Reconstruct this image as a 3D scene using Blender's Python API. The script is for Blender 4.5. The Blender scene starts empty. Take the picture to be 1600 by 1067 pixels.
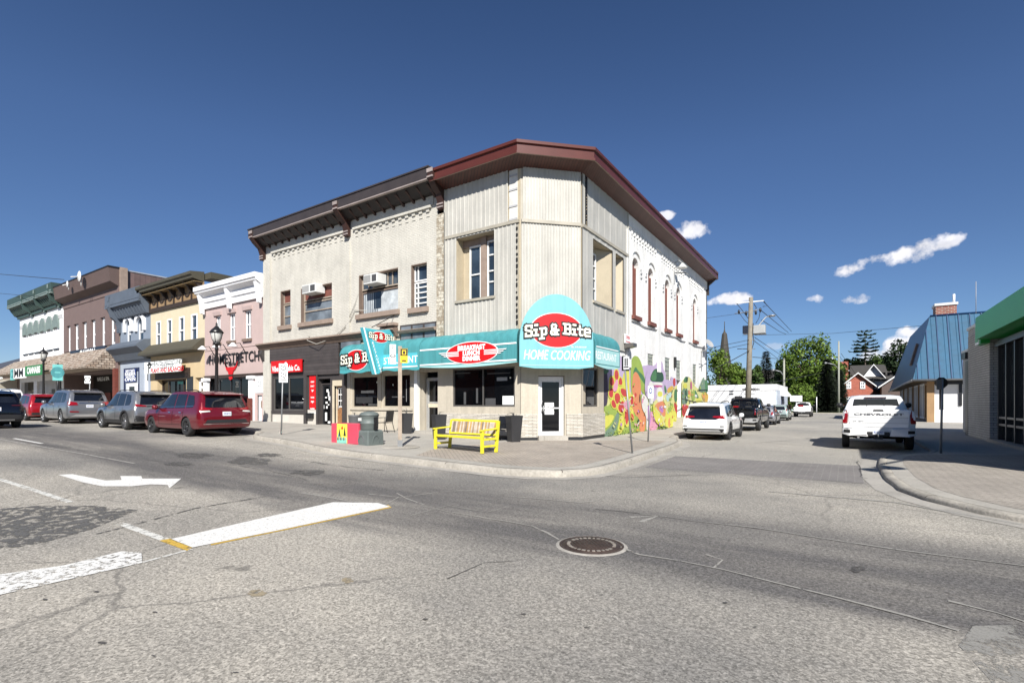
import bpy, bmesh, math, random
from mathutils import Vector, Matrix
from mathutils.bvhtree import BVHTree
random.seed(7)
R = math.radians
SC = bpy.context.scene
COL = SC.collection
# ---------------- camera ----------------
FPX = 783.5; HZ = 630.0; TH = math.atan2(522, FPX); SN, CS = math.sin(TH), math.cos(TH)
CAMZ = 1.6
cam = bpy.data.cameras.new('camera'); camo = bpy.data.objects.new('camera', cam); COL.objects.link(camo)
camo.location = (0, 0, CAMZ); camo.rotation_euler = (R(90), 0, TH)
cam.sensor_width = 36; cam.lens = 36*FPX/1600; cam.shift_y = (HZ-533.5)/1600
cam.clip_start = .1; cam.clip_end = 6000
SC.camera = camo
# ---------------- light ----------------
SUN_EL = R(38); SUN_DIR = Vector((.617, -.79, 0)).normalized()*math.cos(SUN_EL) + Vector((0, 0, math.sin(SUN_EL)))
sl = bpy.data.lights.new('sun', 'SUN'); sl.energy = 5.0; sl.angle = R(.5); sl.color = (1, .965, .9)
so = bpy.data.objects.new('sun', sl); COL.objects.link(so)
so.rotation_euler = (-SUN_DIR).to_track_quat('-Z', 'Y').to_euler()
so.location = (20, -25, 30)
W = bpy.data.worlds.new('World'); SC.world = W; W.use_nodes = True
SC.view_settings.view_transform = 'Standard'; SC.view_settings.look = 'None'
SC.view_settings.gamma = 1; SC.view_settings.exposure = .68
CLOUDS = [(1083,362,30,13,0,1.0),(1036,337,16,6,0,.9),(1372,404,30,10,-.18,1),(1425,396,42,16,-.22,1),(1465,385,26,9,-.3,.9),(1322,422,20,9,-.2,1),
          (1295,468,30,9,0,1),(1328,467,30,8,.02,1),(1145,465,34,8,-.08,1),(1395,548,40,17,-.5,1),(1420,519,16,9,0,1),(1366,562,34,16,-.4,.9),(1210,540,13,5,0,.3),(1330,575,60,9,0,.6)]
def build_world():
    nt = W.node_tree; nt.nodes.clear(); N = nt.nodes; L = nt.links
    out = N.new('ShaderNodeOutputWorld'); bg = N.new('ShaderNodeBackground'); bg.inputs[1].default_value = .046
    sky = N.new('ShaderNodeTexSky'); sky.sky_type = 'NISHITA'; sky.sun_disc = False
    sky.sun_elevation = SUN_EL; sky.sun_rotation = math.atan2(SUN_DIR.x, SUN_DIR.y)
    sky.air_density = 1.0; sky.dust_density = 0; sky.ozone_density = 2.2; sky.altitude = 300
    geo = N.new('ShaderNodeTexCoord')
    gam = N.new('ShaderNodeGamma'); gam.inputs[1].default_value = 1.0
    L.new(sky.outputs[0], gam.inputs[0])
    sxyz = N.new('ShaderNodeSeparateXYZ'); L.new(geo.outputs['Generated'], sxyz.inputs[0])
    hr = N.new('ShaderNodeValToRGB'); L.new(sxyz.outputs[2], hr.inputs[0]); el = hr.color_ramp.elements
    el[0].position = 0; el[0].color = (.82, .98, 1.36, 1); el[1].position = .42; el[1].color = (.80, .97, 1.27, 1)
    e = el.new(.66); e.color = (.62, .80, 1.08, 1)
    e = el.new(.12); e.color = (.74, .92, 1.22, 1); e = el.new(.26); e.color = (.76, .92, 1.2, 1)
    tint = N.new('ShaderNodeMix'); tint.data_type = 'RGBA'; tint.blend_type = 'MULTIPLY'; tint.inputs[0].default_value = 1
    L.new(gam.outputs[0], tint.inputs[6]); L.new(hr.outputs[0], tint.inputs[7])
    nz = N.new('ShaderNodeTexNoise'); nz.inputs['Scale'].default_value = 16; nz.inputs['Detail'].default_value = 7; nz.inputs['Roughness'].default_value = .62
    L.new(geo.outputs['Generated'], nz.inputs['Vector'])
    nb = N.new('ShaderNodeTexNoise'); nb.inputs['Scale'].default_value = 40; nb.inputs['Detail'].default_value = 4
    L.new(geo.outputs['Generated'], nb.inputs['Vector'])
    acc = None
    def mth(op, a, b=None, c=None):
        m = N.new('ShaderNodeMath'); m.operation = op
        for i, v in enumerate((a, b, c)):
            if v is None: continue
            if isinstance(v, (int, float)): m.inputs[i].default_value = v
            else: L.new(v, m.inputs[i])
        return m.outputs[0]
    def dot(vec):
        v = N.new('ShaderNodeVectorMath'); v.operation = 'DOT_PRODUCT'; L.new(geo.outputs['Generated'], v.inputs[0]); v.inputs[1].default_value = vec
        return v.outputs['Value']
    for (px, py, w, h, rot, st) in CLOUDS:
        u = (px-800)/FPX; v = (HZ-py)/FPX
        d = Vector((u*CS-SN, u*SN+CS, v)); n = d.length; d.normalize()
        right = Vector((0, 0, 1)).cross(d); right = (-right).normalized(); up = right.cross(d).normalized()
        if up.z < 0: up = -up
        r2 = right*math.cos(-rot)+up*math.sin(-rot); u2 = up*math.cos(-rot)-right*math.sin(-rot)
        sw = w/FPX/n; sh = h/FPX/n
        a = mth('DIVIDE', dot(r2), sw); b = mth('DIVIDE', dot(u2), sh)
        q = mth('ADD', mth('MULTIPLY', a, a), mth('MULTIPLY', b, b))
        m = mth('SUBTRACT', 1.0, q)
        m = mth('MULTIPLY', mth('MAXIMUM', m, -3), 1.0)
        m = mth('ADD', m, mth('MULTIPLY', mth('SUBTRACT', nz.outputs[0], .5), 6.5))
        m = mth('ADD', m, mth('MULTIPLY', mth('SUBTRACT', nb.outputs[0], .5), 3.2))
        f = mth('MULTIPLY', mth('MINIMUM', mth('MAXIMUM', mth('MULTIPLY', m, .95), 0), 1), st)
        front = mth('GREATER_THAN', dot(d), .8)
        f = mth('MULTIPLY', f, front)
        acc = f if acc is None else mth('MAXIMUM', acc, f)
    mx = N.new('ShaderNodeMix'); mx.data_type = 'RGBA'
    L.new(acc, mx.inputs[0]); L.new(tint.outputs[2], mx.inputs[6]); 
    cr = N.new('ShaderNodeMapRange'); L.new(nb.outputs[0], cr.inputs[0]); cr.inputs[1].default_value = .3; cr.inputs[2].default_value = .7; cr.inputs[3].default_value = 11; cr.inputs[4].default_value = 14.5
    cc = N.new('ShaderNodeCombineColor'); L.new(cr.outputs[0], cc.inputs[0]); L.new(cr.outputs[0], cc.inputs[1]); L.new(mth('MULTIPLY', cr.outputs[0], 1.06), cc.inputs[2])
    L.new(cc.outputs[0], mx.inputs[7]); L.new(mx.outputs[2], bg.inputs[0]); L.new(bg.outputs[0], out.inputs[0])
build_world()

# ---------------- projection helpers (a pixel of the photo -> a point on a real surface) ----------------
ZR = [(-400,1.0),(-200,.9),(-60,.6),(-35,.5),(-27,.42),(-21,.33),(-16,.2),(-11,.06),(-7,0),(400,0)]
def zr(x):
    for (a, b), (c, d) in zip(ZR, ZR[1:]):
        if x <= c: return b+(d-b)*(max(x, a)-a)/(c-a)
    return 0
def ray(px): u = (px-800)/FPX; return (-SN+u*CS, CS+u*SN)
def G(px, py, dz=0):
    rx, ry = ray(px); z = dz
    for i in range(30):
        d = (CAMZ-z)*FPX/(py-HZ); z = zr(d*rx)+dz
    return Vector((d*rx, d*ry, z))
def D(px, py, d):
    rx, ry = ray(px); return Vector((d*rx, d*ry, CAMZ+(HZ-py)*d/FPX))
class Pl:
    """vertical plane: origin O, unit direction U along it, N outward"""
    def __init__(s, O, U, N): s.O = Vector((O[0], O[1], 0)); s.U = Vector((U[0], U[1], 0)).normalized(); s.N = Vector((N[0], N[1], 0)).normalized()
    def P(s, u, z, n=0): return s.O+s.U*u+s.N*n+Vector((0, 0, z))
    def at(s, px, py, n=0):
        rx, ry = ray(px); r = Vector((rx, ry, 0)); o = s.O+s.N*n
        d = o.dot(s.N)/r.dot(s.N); p = r*d
        return (p-o).dot(s.U), CAMZ+(HZ-py)*d/FPX
    def u(s, px, n=0): return s.at(px, 0, n)[0]
    def z(s, px, py, n=0): return s.at(px, py, n)[1]
WY = Pl((0, 0), (1, 0), (0, -1))

# ---------------- mesh builder ----------------
class MB:
    def __init__(s): s.v = []; s.f = []; s.m = []; s.sm = []; s.mats = []
    def mi(s, m):
        if m not in s.mats: s.mats.append(m)
        return s.mats.index(m)
    def face(s, pts, m, sm=False):
        b = len(s.v); s.v += [Vector(p) for p in pts]; s.f.append(tuple(range(b, b+len(pts)))); s.m.append(s.mi(m)); s.sm.append(sm)
    def grid(s, rows, m, sm=True, close=False):
        b = len(s.v); n = len(rows[0])
        for r in rows: s.v += [Vector(p) for p in r]
        for i in range(len(rows)-1):
            for j in range(n if close else n-1):
                k = (j+1) % n
                s.f.append((b+i*n+j, b+i*n+k, b+(i+1)*n+k, b+(i+1)*n+j)); s.m.append(s.mi(m)); s.sm.append(sm)
    def hexa(s, p, m):
        b = len(s.v); s.v += [Vector(q) for q in p]
        for f in ((0,3,2,1),(4,5,6,7),(0,1,5,4),(1,2,6,5),(2,3,7,6),(3,0,4,7)):
            s.f.append(tuple(b+i for i in f)); s.m.append(s.mi(m)); s.sm.append(False)
    def box(s, x0, x1, y0, y1, z0, z1, m):
        s.hexa([(x0,y0,z0),(x1,y0,z0),(x1,y1,z0),(x0,y1,z0),(x0,y0,z1),(x1,y0,z1),(x1,y1,z1),(x0,y1,z1)], m)
    def pbox(s, pl, u0, u1, z0, z1, n0, n1, m):
        s.hexa([pl.P(u0,z0,n0),pl.P(u1,z0,n0),pl.P(u1,z0,n1),pl.P(u0,z0,n1),pl.P(u0,z1,n0),pl.P(u1,z1,n0),pl.P(u1,z1,n1),pl.P(u0,z1,n1)], m)
    def prism(s, pts, off, m):
        """polygon pts extruded by vector off"""
        off = Vector(off); a = [Vector(p) for p in pts]; b = [p+off for p in a]; n = len(a)
        s.face(a, m); s.face(b[::-1], m)
        for i in range(n): s.face([a[i], b[i], b[(i+1) % n], a[(i+1) % n]], m)
    def pprism(s, pl, uz, n0, n1, m): s.prism([pl.P(u, z, n0) for u, z in uz], pl.N*(n1-n0), m)
    def extr(s, pl, nz, u0, u1, m, sm=False):
        """profile of (n,z) points run along the plane from u0 to u1"""
        s.prism([pl.P(u0, z, n) for n, z in nz], pl.U*(u1-u0), m)
    def tube(s, pts, r, m, n=8, cap=True, sm=True):
        pts = [Vector(p) for p in pts]; rs = r if isinstance(r, (list, tuple)) else [r]*len(pts); rows = []
        for i, p in enumerate(pts):
            t = (pts[min(i+1, len(pts)-1)]-pts[max(i-1, 0)]).normalized()
            a = Vector((0, 0, 1)) if abs(t.z) < .9 else Vector((1, 0, 0))
            e = t.cross(a).normalized(); f = t.cross(e).normalized()
            rows.append([p+(e*math.cos(2*math.pi*k/n)+f*math.sin(2*math.pi*k/n))*rs[i] for k in range(n)])
        s.grid(rows, m, sm, True)
        if cap: s.face(rows[0][::-1], m); s.face(rows[-1], m)
    def lathe(s, c, prof, m, n=20, sm=True, axis='Z', cap=True):
        c = Vector(c); rows = []
        for r, z in prof:
            row = []
            for k in range(n):
                a = 2*math.pi*k/n; x, y = r*math.cos(a), r*math.sin(a)
                row.append(c+(Vector((x, y, z)) if axis == 'Z' else Vector((x, z, y)) if axis == 'Y' else Vector((z, x, y))))
            rows.append(row)
        s.grid(rows, m, sm, True)
        if cap: s.face(rows[0][::-1], m); s.face(rows[-1], m)
    def wall(s, pl, u0, u1, z0, z1, ops, m, n=0, rev=None, flat=True):
        """flat wall with openings (u0,u1,z0,z1,depth[,arch])"""
        ops = [tuple(o)+(0,)*(6-len(o)) for o in ops]
        us = sorted({u0, u1}|{a for o in ops for a in o[:2] if u0 < a < u1}); zs = sorted({z0, z1}|{a for o in ops for a in (o[2], o[3]) if z0 < a < z1})
        for a, b in zip(us, us[1:]):
            for c, d in zip(zs, zs[1:]):
                cu, cz = (a+b)/2, (c+d)/2
                if any(o[0] < cu < o[1] and o[2] < cz < o[3] for o in ops): continue
                s.face([pl.P(a,c,n), pl.P(b,c,n), pl.P(b,d,n), pl.P(a,d,n)], m)
        rm = rev or m
        for a, b, c, d, dep, arch in ops:
            q = n-dep
            s.face([pl.P(a,c,n), pl.P(b,c,n), pl.P(b,c,q), pl.P(a,c,q)], rm)
            if not arch:
                s.face([pl.P(a,d,n), pl.P(b,d,n), pl.P(b,d,q), pl.P(a,d,q)], rm); t = d
                s.face([pl.P(a,c,n), pl.P(a,t,n), pl.P(a,t,q), pl.P(a,c,q)], rm); s.face([pl.P(b,c,n), pl.P(b,t,n), pl.P(b,t,q), pl.P(b,c,q)], rm)
            else:
                t = d-arch; K = 10; mid = (a+b)/2; hw = (b-a)/2
                s.face([pl.P(a,c,n), pl.P(a,t,n), pl.P(a,t,q), pl.P(a,c,q)], rm); s.face([pl.P(b,c,n), pl.P(b,t,n), pl.P(b,t,q), pl.P(b,c,q)], rm)
                ar = [(mid-hw*math.cos(math.pi*k/K), t+arch*math.sin(math.pi*k/K)) for k in range(K+1)]
                for (p, z), (p2, z2) in zip(ar, ar[1:]):
                    s.face([pl.P(p,z,n), pl.P(p2,z2,n), pl.P(p2,d,n), pl.P(p,d,n)], m)
                    s.face([pl.P(p,z,n), pl.P(p2,z2,n), pl.P(p2,z2,q), pl.P(p,z,q)], rm)
    def build(s, name, parent=None, weld=True, bevel=0, loc=None):
        me = bpy.data.meshes.new(name); o = bpy.data.objects.new(name, me)
        off = Vector(loc) if loc is not None else (parent_world(parent) if parent else Vector())
        me.from_pydata([v-off for v in s.v], [], s.f)
        for m in s.mats: me.materials.append(M[m] if isinstance(m, str) else m)
        me.polygons.foreach_set('material_index', s.m); me.polygons.foreach_set('use_smooth', s.sm)
        if weld:
            bm = bmesh.new(); bm.from_mesh(me); bmesh.ops.remove_doubles(bm, verts=bm.verts, dist=.0004)
            bmesh.ops.recalc_face_normals(bm, faces=bm.faces); bm.to_mesh(me); bm.free()
        me.update(); COL.objects.link(o)
        if parent: o.parent = parent
        elif loc is not None: o.location = loc
        if bevel:
            b = o.modifiers.new('bevel', 'BEVEL'); b.width = bevel; b.segments = 2; b.limit_method = 'ANGLE'; b.angle_limit = R(50)
        return o
def parent_world(p):
    v = Vector()
    while p: v += p.location; p = p.parent
    return v
def tag(o, label=None, cat=None, group=None, kind=None):
    if label: o['label'] = label
    if cat: o['category'] = cat
    if group: o['group'] = group
    if kind: o['kind'] = kind
    return o
def thing(name, loc, label, cat, group=None):
    o = bpy.data.objects.new(name, None); o.location = loc; o.empty_display_size = .2; COL.objects.link(o)
    return tag(o, label, cat, group)
def one(name, mb, loc, label, cat, group=None, **k): return tag(mb.build(name, None, loc=loc, **k), label, cat, group)
def part(name, mb, parent, label=None, **k):
    o = mb.build(name, parent, **k)
    if label: o['label'] = label
    return o
def struct(name, mb, **k): return tag(mb.build(name, None, **k), kind='structure')

# ---------------- materials ----------------
M = {}
def nodes(name):
    m = bpy.data.materials.new(name); m.use_nodes = True; nt = m.node_tree; b = nt.nodes['Principled BSDF']; M[name] = m
    return m, nt, nt.nodes, nt.links, b
def rgb(h):
    if isinstance(h, str):
        h0 = h
        h = h.lstrip('#'); c = [int(h[i:i+2], 16)/255 for i in (0, 2, 4)]
        c = tuple(x/12.92 if x < .04045 else ((x+.055)/1.055)**2.4 for x in c); g = sum(c)/3; return tuple((x*.86+g*.14)*.74 for x in c)
    return h
def tex(N, L, kind, vec, **k):
    n = N.new(kind)
    for a, v in k.items():
        a = a.replace('_', ' ')
        if a in n.inputs: n.inputs[a].default_value = v
    if vec: L.new(vec, n.inputs['Vector'])
    return n
def mixc(N, L, f, a, b, mode='MIX'):
    n = N.new('ShaderNodeMix'); n.data_type = 'RGBA'; n.blend_type = mode
    for i, v in ((0, f), (6, a), (7, b)):
        if isinstance(v, (int, float)): n.inputs[i].default_value = v
        elif isinstance(v, tuple): n.inputs[i].default_value = (*v, 1)
        else: L.new(v, n.inputs[i])
    return n.outputs[2]
def mrange(N, L, v, a, b, c, d):
    n = N.new('ShaderNodeMapRange'); L.new(v, n.inputs[0])
    for i, x in enumerate((a, b, c, d)): n.inputs[i+1].default_value = x
    return n.outputs[0]
def bumpn(N, L, b, h, s, dist=.02):
    n = N.new('ShaderNodeBump'); n.inputs['Strength'].default_value = s; n.inputs['Distance'].default_value = dist; L.new(h, n.inputs['Height']); L.new(n.outputs[0], b.inputs['Normal'])
def mk(name, col, rough=.6, metal=0, var=.12, vs=1.5, bump=0, bs=30, coat=0, dirt=0, spec=.5, fine=.06, emit=0, streak=0):
    m, nt, N, L, b = nodes(name); col = rgb(col)
    tc = N.new('ShaderNodeTexCoord').outputs['Object']
    n1 = tex(N, L, 'ShaderNodeTexNoise', tc, Scale=vs, Detail=5, Roughness=.6).outputs[0]
    n2 = tex(N, L, 'ShaderNodeTexNoise', tc, Scale=vs*14, Detail=3).outputs[0]
    c = mixc(N, L, 1.0, col, mrange(N, L, n1, .3, .7, 1-var, 1+var), 'MULTIPLY')
    c = mixc(N, L, 1.0, c, mrange(N, L, n2, .3, .7, 1-fine, 1+fine), 'MULTIPLY')
    if streak:
        vm = N.new('ShaderNodeVectorMath'); vm.operation = 'MULTIPLY'; L.new(tc, vm.inputs[0]); vm.inputs[1].default_value = (3.2, 3.2, .16)
        n4 = tex(N, L, 'ShaderNodeTexNoise', vm.outputs[0], Scale=1.6, Detail=6, Roughness=.7).outputs[0]
        c = mixc(N, L, 1.0, c, mrange(N, L, n4, .42, .7, 1.05, 1-streak), 'MULTIPLY')
    if dirt:
        n3 = tex(N, L, 'ShaderNodeTexNoise', tc, Scale=vs*.8, Detail=8, Roughness=.75).outputs[0]
        c = mixc(N, L, mrange(N, L, n3, .52, .75, 0, dirt), c, tuple(x*.35+.02 for x in col))
    L.new(c, b.inputs['Base Color']); b.inputs['Roughness'].default_value = rough; b.inputs['Metallic'].default_value = metal
    b.inputs['Coat Weight'].default_value = coat; b.inputs['Coat Roughness'].default_value = .04; b.inputs['Specular IOR Level'].default_value = spec
    if bump: bumpn(N, L, b, tex(N, L, 'ShaderNodeTexNoise', tc, Scale=bs, Detail=4).outputs[0], bump)
    if emit: b.inputs['Emission Color'].default_value = (*col, 1); b.inputs['Emission Strength'].default_value = emit
    return m
def wallvec(N, L):
    tc = N.new('ShaderNodeTexCoord').outputs['Object']; s = N.new('ShaderNodeSeparateXYZ'); L.new(tc, s.inputs[0])
    a = N.new('ShaderNodeMath'); a.operation = 'ADD'; L.new(s.outputs[0], a.inputs[0]); L.new(s.outputs[1], a.inputs[1])
    c = N.new('ShaderNodeCombineXYZ'); L.new(a.outputs[0], c.inputs[0]); L.new(s.outputs[2], c.inputs[1]); return c.outputs[0], tc
def brick(name, c1, c2, mortar, w=.22, h=.075, ms=.012, rough=.8, bump=.5, dirt=.0, flat=False, chip=None, chipf=.1):
    m, nt, N, L, b = nodes(name); v, tc = wallvec(N, L)
    if flat: v = tc
    t = tex(N, L, 'ShaderNodeTexBrick', v); t.inputs['Color1'].default_value = (*rgb(c1), 1); t.inputs['Color2'].default_value = (*rgb(c2), 1); t.inputs['Mortar'].default_value = (*rgb(mortar), 1)
    t.inputs['Scale'].default_value = 1; t.inputs['Brick Width'].default_value = w; t.inputs['Row Height'].default_value = h; t.inputs['Mortar Size'].default_value = ms; t.inputs['Mortar Smooth'].default_value = .3; t.inputs['Bias'].default_value = 0
    n1 = tex(N, L, 'ShaderNodeTexNoise', tc, Scale=.9, Detail=6, Roughness=.65).outputs[0]
    c = mixc(N, L, 1.0, t.outputs[0], mrange(N, L, n1, .3, .7, .86, 1.1), 'MULTIPLY')
    n2 = tex(N, L, 'ShaderNodeTexNoise', tc, Scale=14, Detail=5).outputs[0]
    c = mixc(N, L, 1.0, c, mrange(N, L, n2, .3, .7, .93, 1.06), 'MULTIPLY')
    if True:
        vm = N.new('ShaderNodeVectorMath'); vm.operation = 'MULTIPLY'; L.new(tc, vm.inputs[0]); vm.inputs[1].default_value = (2.2, 2.2, .2)
        n5 = tex(N, L, 'ShaderNodeTexNoise', vm.outputs[0], Scale=1.3, Detail=6, Roughness=.7).outputs[0]; c = mixc(N, L, 1.0, c, mrange(N, L, n5, .45, .78, 1.02, .87), 'MULTIPLY')
    if chip:
        n3 = tex(N, L, 'ShaderNodeTexNoise', tc, Scale=5, Detail=6, Roughness=.7).outputs[0]
        c = mixc(N, L, mrange(N, L, n3, .62-chipf, .64-chipf, 0, .8), c, rgb(chip))
    L.new(c, b.inputs['Base Color']); b.inputs['Roughness'].default_value = rough
    iv = N.new('ShaderNodeMath'); iv.operation = 'SUBTRACT'; iv.inputs[0].default_value = 1; L.new(t.outputs['Fac'], iv.inputs[1])
    ad = N.new('ShaderNodeMath'); ad.operation = 'MULTIPLY_ADD'; L.new(n2, ad.inputs[0]); ad.inputs[1].default_value = .5; L.new(iv.outputs[0], ad.inputs[2])
    bumpn(N, L, b, ad.outputs[0], bump, .012)
    return m
def glass(name, col=(.01, .012, .015), rough=.02, spec=.5):
    m, nt, N, L, b = nodes(name)
    tc = N.new('ShaderNodeTexCoord').outputs['Object']
    n = tex(N, L, 'ShaderNodeTexNoise', tc, Scale=1.1, Detail=3).outputs[0]
    c = mixc(N, L, mrange(N, L, n, .4, .7, 0, 1), col, tuple(x*2.2 for x in col)); L.new(c, b.inputs['Base Color'])
    b.inputs['Roughness'].default_value = rough; b.inputs['Specular IOR Level'].default_value = spec
    bumpn(N, L, b, tex(N, L, 'ShaderNodeTexNoise', tc, Scale=.8, Detail=1).outputs[0], .06, .02)
    return m
def stripes(name, c1, c2, scale, axis='Z', rough=.7, bump=.3, sharp=.1, var=.15, xonly=False):
    """boards or ribs: a thin dark gap every 1/scale metres along an axis"""
    m, nt, N, L, b = nodes(name); v, tc = wallvec(N, L); s = N.new('ShaderNodeSeparateXYZ'); L.new(tc if xonly else v, s.inputs[0])
    a = N.new('ShaderNodeMath'); a.operation = 'MULTIPLY'; L.new(s.outputs[1 if axis == 'Z' else 0], a.inputs[0]); a.inputs[1].default_value = scale
    f = N.new('ShaderNodeMath'); f.operation = 'FRACT'; L.new(a.outputs[0], f.inputs[0])
    g = mrange(N, L, f.outputs[0], 0, sharp, 0, 1)
    fl = N.new('ShaderNodeMath'); fl.operation = 'FLOOR'; L.new(a.outputs[0], fl.inputs[0])
    wn = N.new('ShaderNodeTexWhiteNoise'); wn.noise_dimensions = '1D'; L.new(fl.outputs[0], wn.inputs['W'])
    c = mixc(N, L, g, rgb(c2), rgb(c1)); c = mixc(N, L, 1.0, c, mrange(N, L, wn.outputs[0], 0, 1, 1-var, 1+var), 'MULTIPLY')
    n = tex(N, L, 'ShaderNodeTexNoise', tc, Scale=2.5, Detail=6, Roughness=.65).outputs[0]
    c = mixc(N, L, 1.0, c, mrange(N, L, n, .3, .7, .82, 1.15), 'MULTIPLY')
    L.new(c, b.inputs['Base Color']); b.inputs['Roughness'].default_value = rough; bumpn(N, L, b, g, bump, .015)
    return m
# ---------------- ground materials ----------------
def asphalt_mat():
    m, nt, N, L, b = nodes('asphalt'); tc = N.new('ShaderNodeTexCoord').outputs['Object']
    sx = N.new('ShaderNodeSeparateXYZ'); L.new(tc, sx.inputs[0])
    st = N.new('ShaderNodeVectorMath'); st.operation = 'MULTIPLY'; L.new(tc, st.inputs[0]); st.inputs[1].default_value = (.16, 1, 1)
    big = tex(N, L, 'ShaderNodeTexNoise', tc, Scale=.17, Detail=6, Roughness=.6).outputs[0]
    streak = tex(N, L, 'ShaderNodeTexNoise', st.outputs[0], Scale=1.3, Detail=5, Roughness=.62).outputs[0]
    c = mixc(N, L, mrange(N, L, big, .36, .64, 0, 1), (.18, .172, .16), (.37, .342, .296))
    # worn wheel lane along the main street (older, darker seal between two joints)
    def mm(op, a, bb, c3=None):
        n = N.new('ShaderNodeMath'); n.operation = op
        for i, v in enumerate((a, bb, c3)):
            if v is None: continue
            if isinstance(v, (int, float)): n.inputs[i].default_value = v
            else: L.new(v, n.inputs[i])
        return n.outputs[0]
    yy = mm('ADD', sx.outputs[1], mm('MULTIPLY', mm('SUBTRACT', streak, .5), 1.1))
    yy = mm('ADD', yy, mm('MULTIPLY', mm('SUBTRACT', big, .5), .8))
    band = mm('MULTIPLY', mrange(N, L, yy, 4.1, 4.9, 0, 1), mrange(N, L, yy, 6.9, 8.1, 1, 0))
    c = mixc(N, L, mm('MULTIPLY', band, mrange(N, L, streak, .35, .6, .45, 1)), c, (.105, .099, .096))
    c = mixc(N, L, mrange(N, L, streak, .5, .75, 0, .35), c, (.15, .145, .14))
    # side street: finer, slightly browner
    side = mrange(N, L, sx.outputs[1], 13.5, 14.5, 0, 1)
    c = mixc(N, L, mm('MULTIPLY', side, .75), c, mixc(N, L, mrange(N, L, big, .35, .65, 0, 1), (.28, .267, .243), (.35, .328, .29)))
    # stone speckle
    v1 = tex(N, L, 'ShaderNodeTexVoronoi', tc, Scale=75).outputs['Color']
    bw = N.new('ShaderNodeSeparateColor'); L.new(v1, bw.inputs[0])
    c = mixc(N, L, 1.0, c, mrange(N, L, bw.outputs[0], 0, 1, .62, 1.38), 'MULTIPLY')
    n2 = tex(N, L, 'ShaderNodeTexNoise', tc, Scale=26, Detail=5, Roughness=.75).outputs[0]
    c = mixc(N, L, 1.0, c, mrange(N, L, n2, .32, .68, .6, 1.4), 'MULTIPLY')
    # oil drops
    n3 = tex(N, L, 'ShaderNodeTexNoise', tc, Scale=1.7, Detail=3).outputs[0]
    c = mixc(N, L, mrange(N, L, n3, .70, .74, 0, .55), c, (.07, .066, .06))
    # hair cracks
    ds = tex(N, L, 'ShaderNodeTexNoise', tc, Scale=1.1, Detail=6, Roughness=.7)
    vv = mixc(N, L, .3, tc, ds.outputs['Color'])
    vo = N.new('ShaderNodeTexVoronoi'); vo.feature = 'DISTANCE_TO_EDGE'; vo.inputs['Scale'].default_value = .42; L.new(vv, vo.inputs['Vector'])
    ck = mm('MULTIPLY', mrange(N, L, vo.outputs[0], .003, .009, 1, 0), mrange(N, L, big, .45, .6, 0, .5))
    c = mixc(N, L, ck, c, (.09, .085, .08))
    L.new(c, b.inputs['Base Color']); b.inputs['Roughness'].default_value = .88; b.inputs['Specular IOR Level'].default_value = .3
    bumpn(N, L, b, mixc(N, L, .5, bw.outputs[0], n2), .55, .01)
asphalt_mat()
def paint_mat(name, col, wear=.5, sc=9):
    m, nt, N, L, b = nodes(name); tc = N.new('ShaderNodeTexCoord').outputs['Object']
    n = tex(N, L, 'ShaderNodeTexNoise', tc, Scale=sc, Detail=8, Roughness=.8).outputs[0]
    n2 = tex(N, L, 'ShaderNodeTexNoise', tc, Scale=60, Detail=3).outputs[0]
    c = mixc(N, L, 1.0, col, mrange(N, L, n2, .3, .7, .8, 1.1), 'MULTIPLY'); L.new(c, b.inputs['Base Color']); b.inputs['Roughness'].default_value = .7
    tr = N.new('ShaderNodeBsdfTransparent'); mx = N.new('ShaderNodeMixShader')
    L.new(mrange(N, L, n, wear-.03, wear+.03, 0, 1), mx.inputs[0]); L.new(tr.outputs[0], mx.inputs[1]); L.new(b.outputs[0], mx.inputs[2])
    L.new(mx.outputs[0], nt.nodes['Material Output'].inputs[0])
paint_mat('road_paint', (.70, .69, .66), .395, 26); paint_mat('thin_paint', (.62, .61, .57), .46); paint_mat('yellow_paint', (.55, .36, .06), .42)
paint_mat('worn_paint', (.72, .71, .68), .46, 14)
paint_mat('tar', (.11, .106, .1), .49, 7); paint_mat('pale_crack', (.30, .287, .262), .42, 6); paint_mat('dark_crack', (.075, .07, .065), .45, 6); paint_mat('ochre_spot', (.30, .25, .17), .45, 9)
paint_mat('smooth_patch', (.25, .24, .22), .5, 3)
mk('kerb_concrete', (.325, .30, .26), rough=.85, var=.2, vs=1.3, bump=.4, bs=25, dirt=.45, fine=.16)
mk('kerb_gap', (.09, .08, .07), rough=.95); mk('gutter_concrete', (.32, .30, .27), rough=.85, var=.18, vs=1.1, bump=.3, bs=30, dirt=.35, fine=.12)
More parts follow.
